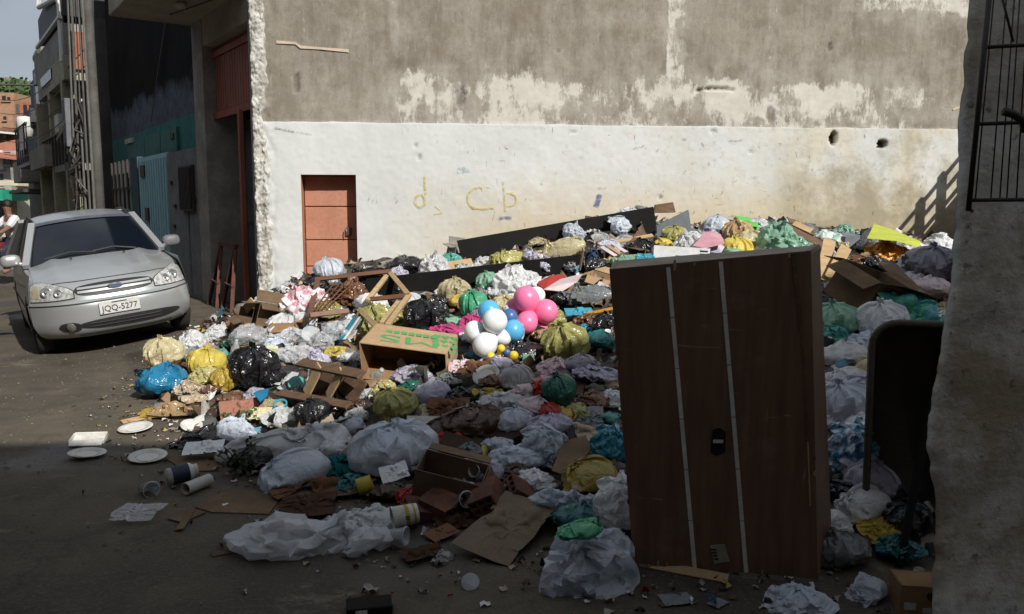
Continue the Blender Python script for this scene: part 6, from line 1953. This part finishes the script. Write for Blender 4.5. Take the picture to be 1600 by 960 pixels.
text_mesh('label_marks', 'III', .05, PRINTBLK, T, Matrix.Translation((.04, -.085, .10)) @ Matrix.Rotation(math.pi / 2, 4, 'X') @ Matrix.Rotation(math.pi / 2, 4, 'Z'), .001)
P = hit(570, 768, .03)
T = thing('yellow_tin', 'dull yellow tin lying left of the broken bricks', 'tin', P)
M3 = Vector((1, .2, .3)).to_track_quat('Z', 'Y').to_matrix()
T.scale = (.7, .7, .7)
MB().lathe([(0, -.06), (.065, -.06), (.068, -.05), (.066, .06), (.06, .062), (.06, .02), (0, .02)], 20, M3, (0, 0, .05)).build('tin_body', pm('bucket_yellow', (.62, .48, .03)), T, smooth=True)
def bottle(px, py, w, label, rot, mat=CLEARP, cap=(.5, .5, .5), lift=.04):
    P = hit(px, py, lift)
    T = thing('plastic_bottle', label, 'bottle', P); T.rotation_euler = [math.radians(a) for a in rot]
    k = w * px_m(P) / .26; T.scale = (k,) * 3
    MB().lathe([(0, -.13), (.038, -.13), (.042, -.11), (.038, -.05), (.042, 0), (.04, .05), (.02, .10), (.014, .12), (0, .12)], 16).build('bottle_body', mat, T, smooth=True)
    MB().lathe([(.016, .115), (.016, .135), (0, .136)], 12).build('cap', pm('cap_%d' % int(cap[0] * 99), cap, None, 8, .4, 0), T, smooth=True)
bottle(783, 768, 30, 'small clear bottle right of the broken bricks', (20, 30, 0))
bottle(367, 553, 46, 'clear bottle with blue tint left of the black sack', (10, 12, 0))
bottle(735, 762, 60, 'clear bottle lying on the big brown box front', (70, 50, 0))
bottle(585, 592, 60, 'clear bottle at the left of the olive bag', (40, 40, 0))
bottle(905, 880, 30, 'bottle end beneath the big front white bag', (80, 40, 0))
# bricks
def clay_brick(px, py, rot, tilt, label, L=.19, lift=.04):
    P = hit(px, py, lift)
    T = thing('clay_brick', label, 'brick', P, 0, 'broken hollow clay bricks at the foot of the heap')
    put(T, P, rot, tilt)
    W, H, w = .14, .09, .012
    mb = MB()
    for k in range(4): mb.box(-L / 2, L / 2, -W / 2 + k * (W - w) / 3, -W / 2 + k * (W - w) / 3 + w, -H / 2, H / 2)
    for z in (-H / 2, -w / 2, H / 2 - w):
        for k in range(3): mb.box(-L / 2, L / 2, -W / 2 + k * (W - w) / 3 + w, -W / 2 + (k + 1) * (W - w) / 3, z, z + w)
    for v in mb.v:
        if v.x > 0: v.x -= .05 * abs(mnoise.noise(Vector((v.y * 30, v.z * 30, px))))
    mb.build('brick_body', CLAY, T)
clay_brick(660, 800, 20, (10, 20), 'broken clay brick nearest the yellow bucket')
clay_brick(690, 790, -35, (20, 0), 'broken clay brick leaning on the big brown box', lift=.07)
clay_brick(760, 775, 80, (10, -30), 'broken clay brick standing right of the clear bottle', lift=.1)
clay_brick(812, 770, 15, (10, 40), 'clay brick half hidden behind the long carton', .15)
s(1, 715, 812, 70, 'cloth_darkbrown', 'dark torn sacking among the broken bricks', 20, (20, 0), 'sacking', 'cloth', 1.0)
s(2, 742, 790, 54, 'paper_rust', 'rust brown torn card right of the broken bricks', -20, (30, 0), 'torn_card', 'cardboard')
s(5, 690, 832, 50, 'paper_brown', 'brown torn card on the road before the bricks', 40, (8, 0), 'torn_card', 'cardboard', .7)
T = carton(698, 742, .36, .22, .24, -10, (14, 10), CARD2, 'big brown box standing behind the broken bricks', (None, 100, None, 150), lift=.0)
s(5, 616, 738, 44, 'paper_white', 'white paper card left of the big brown box', 20, (40, 0), 'paper', 'paper', lift=.06)
b(3, 738, 715, 36, 'bluewhite', 'small bluish white ball bag above the big brown box')
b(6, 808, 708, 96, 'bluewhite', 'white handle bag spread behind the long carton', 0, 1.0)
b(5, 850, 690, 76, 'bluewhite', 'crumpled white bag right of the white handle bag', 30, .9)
s(3, 905, 672, 80, 'cloth_beige', 'pale strap cloth behind the yellow bag', -25, (30, 0), 'cloth', 'cloth')
flat_card([(862, 735), (880, 690), (915, 680), (925, 700), (890, 745)], CARD2, 'grey brown card behind the yellow bag', .08)
b(16, 922, 738, 84, 'mustard', 'yellow tied bag in the shade left of the wardrobe', 0, .9)
b(5, 950, 692, 62, 'cyan', 'bright blue shopping bag touching the wardrobe', 0, 1.25)
b(5, 962, 782, 84, 'white', 'white printed bag leaning on the wardrobe', 15, 1.2)
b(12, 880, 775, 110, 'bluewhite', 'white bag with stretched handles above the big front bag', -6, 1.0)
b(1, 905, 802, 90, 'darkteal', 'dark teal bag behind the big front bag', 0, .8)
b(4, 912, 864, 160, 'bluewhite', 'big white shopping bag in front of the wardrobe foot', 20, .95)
b(3, 905, 822, 74, 'green', 'green bag stuffed in the top of the big front bag', 0, .7, lift=.26)
b(7, 958, 838, 56, 'lilac', 'lilac crumpled film beside the big front bag', 0, .9, lift=.1)
b(3, 690, 868, 40, 'clear', 'small clear film left of the long carton end')
b(3, 778, 690, 50, 'bluewhite', 'small white bag left of the white handle bag')
b(7, 735, 700, 44, 'grey', 'grey scrap bag above the big brown box')
b(3, 640, 712, 50, 'darkteal', 'dark teal scrap left of the big brown box')
b(7, 640, 770, 46, 'red', 'dark red scrap bag left of the broken bricks')
s(3, 850, 652, 60, 'white', 'white torn plastic strip in the shade', 15, (25, 0))
s(4, 915, 655, 60, 'grey', 'grey torn film above the blue shopping bag', 0, (30, 0))
s(4, 213, 800, 74, 'clear', 'thin grey film lying on the dark road', 0, (2, 0), 'plastic_sheet', 'sheet', .6)
b(8, 398, 712, 60, 'black', 'black sack left under the long white bag', 0, .8)
b(1, 527, 693, 64, 'white', 'white bag between the long white bag and the slumped bag', 30, .9)
b(7, 575, 690, 60, 'darkbrown', 'dark brown rag sack left of the slumped grey white bag', 0, .8)
b(10, 548, 752, 66, 'darkteal', 'dark teal bag end at the foot of the teal cloth', 50, .8)
b(3, 605, 762, 60, 'darkbrown', 'dark sack right of the yellow tin', 0, .8)
b(7, 655, 712, 70, 'grey', 'grey film bag left of the big brown box', 40, .9)
b(16, 690, 668, 60, 'darkbrown', 'dark round sack behind the big brown box', 0, .8)
b(1, 760, 735, 64, 'lilac', 'lilac bag right of the big brown box', 20, .9)
b(7, 835, 745, 70, 'white', 'white crumpled film left of the yellow tied bag', 0, .8)
b(11, 800, 738, 60, 'darkbrown', 'dark brown sack below the white handle bag', 10, .9)
b(3, 870, 715, 56, 'grey', 'grey bag behind the yellow tied bag', 80, 1.0)
b(17, 860, 660, 70, 'lilac', 'lilac bag above the crumpled white bag', 0, .9)
b(1, 770, 648, 54, 'pinkwhite', 'faded pink bag below the white spotted bag', 0, .9)
b(7, 700, 590, 44, 'grey', 'grey film right of the printed carton mouth', 0, .9)
b(0, 535, 620, 44, 'black', 'black bag at the right end of the broken crate', 0, .9)
b(8, 490, 640, 56, 'black', 'black bag below the broken crate', 0, .8)
b(7, 555, 630, 46, 'darkbrown', 'brown scrap bag right of the broken crate', 0, .9)
b(1, 345, 640, 44, 'darkbrown', 'dark brown bag between peels and red brown paper', 0, .8)
b(3, 360, 618, 44, 'brown', 'brown scrap bag below the mustard bag', 0, .8)
b(7, 720, 750, 60, 'clear2', 'clear film caught on the front of the big brown box', 0, .7)
s(4, 480, 788, 90, 'cloth_darkbrown', 'dark wet rag on the road behind the clear bundle', 10, (4, 0), 'rag', 'cloth', .7)
s(1, 660, 862, 70, 'cloth_darkbrown', 'dark wet rag on the road below the bricks', 30, (2, 0), 'rag', 'cloth', .6)
# black phone-like box
P = at_z(577, 947, .02)
T = thing('black_case', 'flat black case with a white label at the bottom of the picture', 'case', P, math.radians(12))
MB().box(-.09, .09, -.05, .06, -.02, .015).build('case_body', BLKB, T, bevel=.006)
MB().box(-.055, -.01, -.052, -.0505, -.015, .008).build('case_label', FOAM, T)

# ---------------------------------------------------------------- the wardrobe
def build_wardrobe():
    BL, BR = at_z(990, 880, .03), at_z(1278, 905, .02)
    TL = at(952, 421, BL.y - .02)
    n_ = (BR - BL).cross(TL - BL).normalized(); r_ = ray(1267, 392); o_ = Vector((0, 0, CAM_Z))
    TR = o_ + r_ * ((BL - o_).dot(n_) / r_.dot(n_))
    T = thing('wardrobe', 'dark brown wardrobe carcass standing upright with two white stripes', 'wardrobe', (BL + BR) / 2)
    c = Vector(T.location)
    g = NT('dark_hardboard')
    v = g.coord('Object')
    gr = g.noise(9, 6, .6, g.coord('Object', scale=(3, 3, .25)))
    col = g.mix(g.ramp(gr, .35, .65), (.125, .066, .040), (.20, .108, .062))
    col = g.mix(g.math('MULTIPLY', g.ramp(g.noise(1.6, 6, .65, v), .48, .7), .5), col, (.10, .06, .042))
    col = g.mix(g.math('MULTIPLY', g.ramp(g.noise(2.4, 6, .7, g.coord('Object', loc=(3, 3, 1))), .56, .72), .4), col, (.30, .24, .18))
    sc1 = g.ramp(g.noise(14, 3, .6, g.coord('Object', scale=(.25, 1, 2.6)), .6), .70, .73)
    sc2 = g.ramp(g.noise(12, 3, .6, g.coord('Object', scale=(2.6, 1, .22), loc=(4, 0, 1)), .4), .70, .73)
    col = g.mix(g.math('MULTIPLY', g.math('MAXIMUM', sc1, sc2), .6), col, (.36, .27, .19))
    g.set(Base_Color=col, Roughness=g.math('ADD', .45, g.math('MULTIPLY', gr, .3)))
    g.bump(gr, .12, .01)
    HB = g.m
    ux = (BR - BL).normalized(); n = ux.cross((TL - BL)).normalized(); back = -n
    if back.y < 0: back = -back
    MB().slab([q - c for q in (BL, BR, TR, TL)], .012).build('front_panel', HB, T)
    dl = back * .40; dr = back * .34 + Vector((.13, 0, 0)); dr2 = back * .34 + Vector((.10, 0, 0))
    MB().slab([q - c for q in (BR + back * .013, BR + dr + back * .013, TR + dr2 + back * .013, TR + back * .013)], .018).build('side_panel', HB, T)
    MB().slab([q - c for q in (BL + dl, BL + back * .013, TL + back * .013, TL + dl)], .018).build('side_panel', HB, T)
    MB().slab([q - c for q in (TL + back * .0125 - Vector((0, 0, .002)), TR + back * .0125 - Vector((0, 0, .002)), TR + dr2 - Vector((0, 0, .002)), TL + dl - Vector((0, 0, .002)))], .016).build('top_panel', pm('sky_lit_top', (.30, .27, .22), (.18, .13, .09), 6, .7, .1), T)  # top coloured paler than the carcass: light from the sky painted in
    def on(px, py, off):                            # pixel -> point on the front panel
        r = ray(px, py); o = Vector((0, 0, CAM_Z)); t = (BL - o).dot(n) / r.dot(n)
        return o + r * t - back * off
    W_ = pm('white_edging', (.78, .77, .73), (.60, .58, .53), 12, .6, .1)
    def strip(name, a, b_, wpx, mat, off=.004):
        q = [on(a[0] - wpx / 2, a[1], off), on(b_[0] - wpx / 2, b_[1], off), on(b_[0] + wpx / 2, b_[1], off), on(a[0] + wpx / 2, a[1], off)]
        MB().slab([x - c for x in q], .004).build(name, mat, T)
    for k in range(6):                               # each strip is nailed on in lengths
        q0, q1 = k / 6, (k + 1) / 6 - .003
        strip('white_strip', (lerp(1044, 1086, q0), lerp(418, 893, q0)), (lerp(1044, 1086, q1), lerp(418, 893, q1)), 6.5, W_)
        strip('white_strip', (lerp(1126, 1166, q0), lerp(409, 896, q0)), (lerp(1126, 1166, q1), lerp(409, 896, q1)), 6.5, W_)
    strip('wood_moulding', (1239, 398), (1252, 520), 6, WOODD)
    strip('wood_moulding', (1253, 524), (1262, 690), 4, WOODD)
    strip('wood_moulding', (1262, 690), (1266, 790), 2.2, WOODP)
    q = [on(1113, 672, .003), on(1110, 706, .003), on(1119, 712, .003), on(1133, 706, .003), on(1134, 675, .003), on(1124, 668, .003)]
    MB().add([x - c for x in q], [(0, 1, 2, 3, 4, 5)]).build('lock_hole', pm('hole_black', (.008, .007, .006), None, 5, .9, 0), T)
    strip('catch_plate', (1122, 687), (1122, 692), 16, W_, .006)
    q = [on(1109, 852, .004), on(1116, 881, .004), on(1140, 877, .004), on(1132, 850, .004)]
    lb = MB().slab([x - c for x in q], .002).build('paper_label', pm('old_paper', (.42, .38, .28), (.30, .26, .18), 14, .9, .05), T)
    for k in range(4): strip('label_line', (1114 + k * 1.6, 857 + k * 5), (1115 + k * 1.6, 859 + k * 5), 9 - k, PRINTBLK, .0065)
    rc = random.Random(6)
    for k in range(16):                              # chipped veneer along the edges
        q = rc.random()
        ex, ey = rc.choice(((lerp(953, 990, q), lerp(424, 878, q)), (lerp(1265, 1277, q), lerp(396, 900, q)), (lerp(992, 1276, q), lerp(877, 901, q)), (lerp(956, 1262, q), lerp(424, 396, q))))
        r_ = rc.uniform(3, 8)
        pts = [on(ex + r_ * rc.uniform(.3, 1) * math.cos(a * 1.05) * .6, ey + r_ * rc.uniform(.5, 1.4) * math.sin(a * 1.05), .0022) for a in range(6)]
        MB().add([x - c for x in pts], [(0, 1, 2, 3, 4, 5)]).build('veneer_chip', WOODP if k % 3 else CARD2, T)
    B2 = plank((1000, 880), (1138, 906), .05, .02, CARD3, 'pale wood strip lying at the foot of the wardrobe', .01, .012)
build_wardrobe()

# ---------------------------------------------------------------- right of the wardrobe
b(0, 1305, 492, 80, 'palegreen', 'pale cream green bag right of the wardrobe', 0, .85)
b(4, 1300, 517, 50, 'teal', 'teal green bag right of the wardrobe upper', 0, 1.0)
b(7, 1322, 502, 40, 'lilac', 'lilac scrap bag beside the teal green bag')
b(0, 1380, 492, 76, 'white', 'white bag left of the patterned towel', 0, 1.05)
s(7, 1432, 486, 96, 'green/cyan', 'patterned green and blue beach towel at right', 15, (34, 10), 'towel', 'towel', 1.2, .12)
s(4, 1375, 462, 50, 'cyan/red', 'multicoloured wrapper above the white bag at right', 0, (30, 0), 'wrapper', 'wrapper', 1.2, .1)
flat_card([(1418, 455), (1450, 470), (1475, 486), (1470, 496), (1440, 482), (1415, 466)], FOAM, 'white strip board under the pinkish white bag', .10, 'white_board', 'board')
b(1, 1318, 548, 84, 'white', 'white bag with dark folds right of the wardrobe', 0, .8)
b(7, 1360, 530, 70, 'bluewhite', 'bluish crumpled bag behind the upended tub', 0, .9)
b(3, 1325, 583, 80, 'white', 'white sack strap right of the wardrobe middle', 0, .8)
b(0, 1324, 622, 92, 'bluewhite', 'big bluish white bag right of the wardrobe', 0, .95)
b(5, 1330, 700, 90, 'blue/bluewhite', 'blue and white striped bag right of the wardrobe', 0, 1.2)
b(11, 1310, 756, 80, 'black', 'black sack low beside the wardrobe', 0, .9)
b(1, 1315, 852, 92, 'grey', 'grey rag sack at the lower right of the wardrobe', 30, 1.1)
s(4, 1375, 828, 70, 'cloth_mustard', 'patterned yellow brown rag between wardrobe and tub', 0, (20, 0), 'rag', 'cloth')
b(7, 1405, 850, 70, 'darkteal', 'teal film bag at the foot of the upended tub', 0, 1.0)
b(7, 1248, 932, 104, 'bluewhite', 'crumpled white film on the ground below the wardrobe', 0, .8)
b(3, 1352, 916, 78, 'bluewhite', 'crumpled white film left of the small carton at lower right', 40, 1.0)
T = carton(1432, 926, .17, .15, .12, -8, (0, 0), CARD, 'small brown carton with white labels at the lower right', open_top=False, name='small_carton', cat='carton', sink=.0)
MB().box(-.07, -.025, -.077, -.0755, .02, .05).build('white_label', FOAM, T)
MB().box(.0, .05, -.077, -.0755, .01, .03).build('white_label', FOAM, T)
MB().lathe([(.0, 0), (.018, 0)], 14, Matrix.Rotation(math.pi / 2, 3, 'X'), (.03, -.0765, .08)).build('hand_hole', PRINTBLK, T)
s(5, 1057, 936, 50, 'paper_grey', 'grey paper scrap on the road before the wardrobe', 10, (2, 0), 'paper', 'paper', .5, .005)
s(5, 1122, 942, 30, 'paper_grey', 'small grey scrap on the road near the bottom edge', 40, (2, 0), 'paper', 'paper', .5, .005)
b(16, 1350, 782, 80, 'white', 'white bag low between the wardrobe and the tub', 10, .9)
b(0, 1420, 800, 76, 'black', 'black sack packed into the foot of the tub', 30, .9)
b(17, 1345, 660, 70, 'white', 'white bag wedged against the left rim of the tub', 50, .9)
def build_tub():
    P = at_z(1425, 870, .0)
    P = Vector((1.93, 3.88, .0))
    T = thing('upended_tub', 'dark rounded tub standing on end between wardrobe and near wall', 'tub', P)
    mt = pm('dark_brown_enamel', (.09, .075, .058), (.055, .046, .036), 5, .5, .15)
    rimm = pm('worn_rim', (.085, .075, .06), (.05, .045, .035), 8, .5, .1)
    W, H, D = .42, 1.06, .34
    def ring(k, y, r):
        pts = []
        for cx, cz, a0 in ((W / 2 - r, H - r, 0), (-W / 2 + r, H - r, 90), (-W / 2 + r, r, 180), (W / 2 - r, r, 270)):
            for q in range(7):
                a = math.radians(a0 + q * 15)
                pts.append(Vector(((cx + r * math.cos(a)) * k, y, (cz + r * math.sin(a) - H / 2) * (1 - (1 - k) * .5) + H / 2)))
        return pts
    rings = [ring(1.0, 0, .12), ring(.93, .0, .11), ring(.88, .1, .10), ring(.82, D - .05, .10), ring(.70, D, .10)]
    n = len(rings[0])
    mb = MB()
    for r in rings: mb.v += r
    for j in range(1, len(rings) - 1):
        for i in range(n): mb.f.append((j * n + i, j * n + (i + 1) % n, (j + 1) * n + (i + 1) % n, (j + 1) * n + i))
    mb.f.append(tuple((len(rings) - 1) * n + i for i in range(n)))
    M = Matrix.Rotation(math.radians(-14), 4, 'Z') @ Matrix.Rotation(math.radians(-4), 4, 'X')
    mb.xf(M).build('tub_shell', mt, T, smooth=True)
    mb = MB()
    mb.tube([M @ p for p in ring(.97, .0, .12)] + [M @ ring(.97, .0, .12)[0]], .018, 7, cap=False)
    mb.build('tub_rim', rimm, T, smooth=True)
build_tub()
plank((1405, 885), (1470, 560), .035, .02, BLKB, 'dark board leaning against the near wall edge', .0, .75, up=(0, -1, .1))

# ---------------------------------------------------------------- half buried bags between the others
def build_filler():
    global rng
    r = random.Random(33); rng = random.Random(34)
    kinds = ['white', 'black', 'cream', 'clear', 'brown', 'bluewhite', 'grey', 'olive', 'lilac']
    words = {'bluewhite': 'bluish white', 'clear': 'clear film'}
    hand = list(PLACED); seen = set()
    wts = [12, 4, 4, 5, 2, 7, 2, 2, 3]
    n = 0
    for _ in range(6000):
        px, py = r.uniform(240, 1480), r.uniform(345, 860)
        P = hit(px, py)
        if P.y > wall_y(P.x) - .25 or P.y < pw(P.x, TOE) + .25 or P.x < -3.6: continue
        if 940 < px < 1290 and py > 400: continue
        if px > 1370 and py > 520: continue
        if 555 < px < 725 and 500 < py < 600: continue
        w = r.uniform(.22, .40) / px_m(P)
        if any(math.hypot(px - a, (py - c) * 1.25) < .29 * (w + ww) for a, c, ww, _l in PLACED): continue
        k = r.choices(range(len(kinds)), wts)[0]
        a = min(hand, key=lambda q: math.hypot(q[0] - px, q[1] - py))
        rel = ('left of' if px < a[0] else 'right of') if abs(px - a[0]) > abs(py - a[1]) else ('behind' if py < a[1] else 'in front of')
        lab = 'small %s bag %s the %s' % (words.get(kinds[k], kinds[k]), rel, a[3])
        if len(lab.split()) > 16:
            ws = lab.split()[:16]
            while ws[-1] in ('the', 'of', 'and', 'a', 'in', 'on', 'at', 'with', 'left', 'right', 'by', 'behind', 'beside', 'under', 'above', 'below', 'from', 'between'): ws.pop()
            lab = ' '.join(ws)
        if lab in seen: continue
        seen.add(lab)
        b(r.randrange(len(BAGS) - 4), px, py, w, kinds[k], lab, r.uniform(-180, 180), r.uniform(.7, 1.0), group='bags half buried in the heap')
        n += 1
        if n >= 150: break
    # the stretch of heap that the wardrobe hides from the street
    for k in range(26):
        X, Y = r.uniform(.9, 5.0), r.uniform(5.0, 10.2)
        q = r.choice(kinds)
        me, h = BAGS[r.randrange(len(BAGS))]
        if 800 + F_PX * X / Y < 985 or 800 + F_PX * X / Y > 1235: continue
        if q in seen: continue
        seen.add(q)
        o = data_obj('rubbish_bag', me, fm(q), None, '%s bag on the stretch of heap hidden behind the wardrobe' % words.get(q, q), 'bag', 'bags hidden behind the wardrobe')
        sz = r.uniform(.35, .6)
        put(o, Vector((X, Y, pile_z(X, Y) - .06)), r.uniform(-180, 180), (r.uniform(-5, 10), r.uniform(-8, 8)))
        o.scale = (sz, sz, sz * r.uniform(.6, .8))
build_filler()

# ---------------------------------------------------------------- small loose litter: too small and too many to count
def build_litter():
    r = random.Random(21)
    pal = [((.70, .70, .70), 20), ((.26, .165, .09), 20), ((.45, .36, .24), 12), ((.03, .03, .03), 20), ((.50, .40, .12), 3), ((.08, .22, .32), 2), ((.38, .10, .08), 2), ((.08, .24, .15), 2), ((.30, .28, .26), 14), ((.55, .35, .38), 1), ((.12, .07, .04), 18)]
    cols = [c for c, w in pal for _ in range(w)]
    def scraps(name, label, n, where, smin, smax, fn):
        vs, fs, cl = [], [], []
        k = 0
        while k < n:
            X, Y = where()
            if X is None: continue
            z = fn(X, Y)
            sz = r.uniform(smin, smax) * (1.8 if r.random() < .08 else 1)
            q = Quaternion((r.gauss(0, 1), r.gauss(0, .6), r.gauss(0, .6), r.gauss(0, 1))).normalized()
            asp = r.uniform(.3, 1)
            base = len(vs)
            c = r.choice(cols); v = r.uniform(.75, 1.1)
            for j in range(4):
                for i in range(4):
                    p = Vector(((i / 3 - .5) * sz, (j / 3 - .5) * sz * asp, r.gauss(0, .13) * sz))
                    p.x += r.gauss(0, .05) * sz; p.y += r.gauss(0, .05) * sz
                    p = q @ p
                    vs.append(Vector((X, Y, z + sz * .12)) + Vector((p.x, p.y, abs(p.z) if fn is ground_z else p.z)))
                    cl.append((c[0] * v, c[1] * v, c[2] * v, 1))
            for j in range(3):
                for i in range(3): fs.append((base + j * 4 + i, base + j * 4 + i + 1, base + j * 4 + i + 5, base + j * 4 + i + 4))
            k += 1
        me = bpy.data.meshes.new(name)
        me.from_pydata([tuple(v) for v in vs], [], fs)
        a = me.color_attributes.new('Col', 'FLOAT_COLOR', 'POINT')
        a.data.foreach_set('color', [x for c in cl for x in c])
        me.polygons.foreach_set('use_smooth', [True] * len(me.polygons))
        data_obj(name, me, LM, None, label, 'litter', None, 'stuff')
    g = NT('litter_scraps')
    at_ = g.n('ShaderNodeAttribute'); at_.attribute_name = 'Col'
    n = g.noise(30, 4, .6, g.coord('Object'))
    g.set(Base_Color=g.mix(g.math('MULTIPLY', g.ramp(n, .45, .7), .5), at_.outputs['Color'], (.07, .055, .04)), Roughness=.6)
    LM = g.m
    def on_pile():
        X, Y = r.uniform(-4.0, 6.6), r.uniform(3.5, 11.9)
        if Y < pw(X, TOE) - .05 or Y > wall_y(X) - .08: return None, None
        if .35 < X < 1.5 and Y < 4.1: return None, None
        return X, Y
    scraps('loose_litter', 'small mixed scraps of paper, film and card strewn over the heap', 3600, on_pile, .04, .12, pile_z)
    def on_road():
        X = r.uniform(-4.2, 1.5)
        Y = pw(X, TOE) - abs(r.gauss(0, .55))
        if Y < 2.6: return None, None
        return X, Y
    scraps('road_litter', 'tiny scraps strewn on the road along the foot of the heap', 520, on_road, .012, .045, ground_z)
    # road grit and pebbles
    vs, fs = [], []
    for k in range(2600):
        X, Y = r.uniform(-5.5, 2.0), 2.4 + 8 * r.random() ** 1.3
        sz = r.uniform(.003, .012) * (2 if r.random() < .05 else 1)
        z = ground_z(X, Y)
        base = len(vs)
        for d in ((1, 0, 0), (0, 1, 0), (-1, 0, 0), (0, -1, 0), (0, 0, .8)):
            vs.append((X + d[0] * sz * r.uniform(.6, 1.3), Y + d[1] * sz * r.uniform(.6, 1.3), z + d[2] * sz))
        fs += [(base, base + 1, base + 4), (base + 1, base + 2, base + 4), (base + 2, base + 3, base + 4), (base + 3, base, base + 4)]
    mesh_obj('road_grit', vs, fs, pm('grit', (.22, .19, .15), (.10, .09, .07), 40, .9, 0), kind='stuff', label='grit and pebbles on the road', cat='grit')
build_litter()
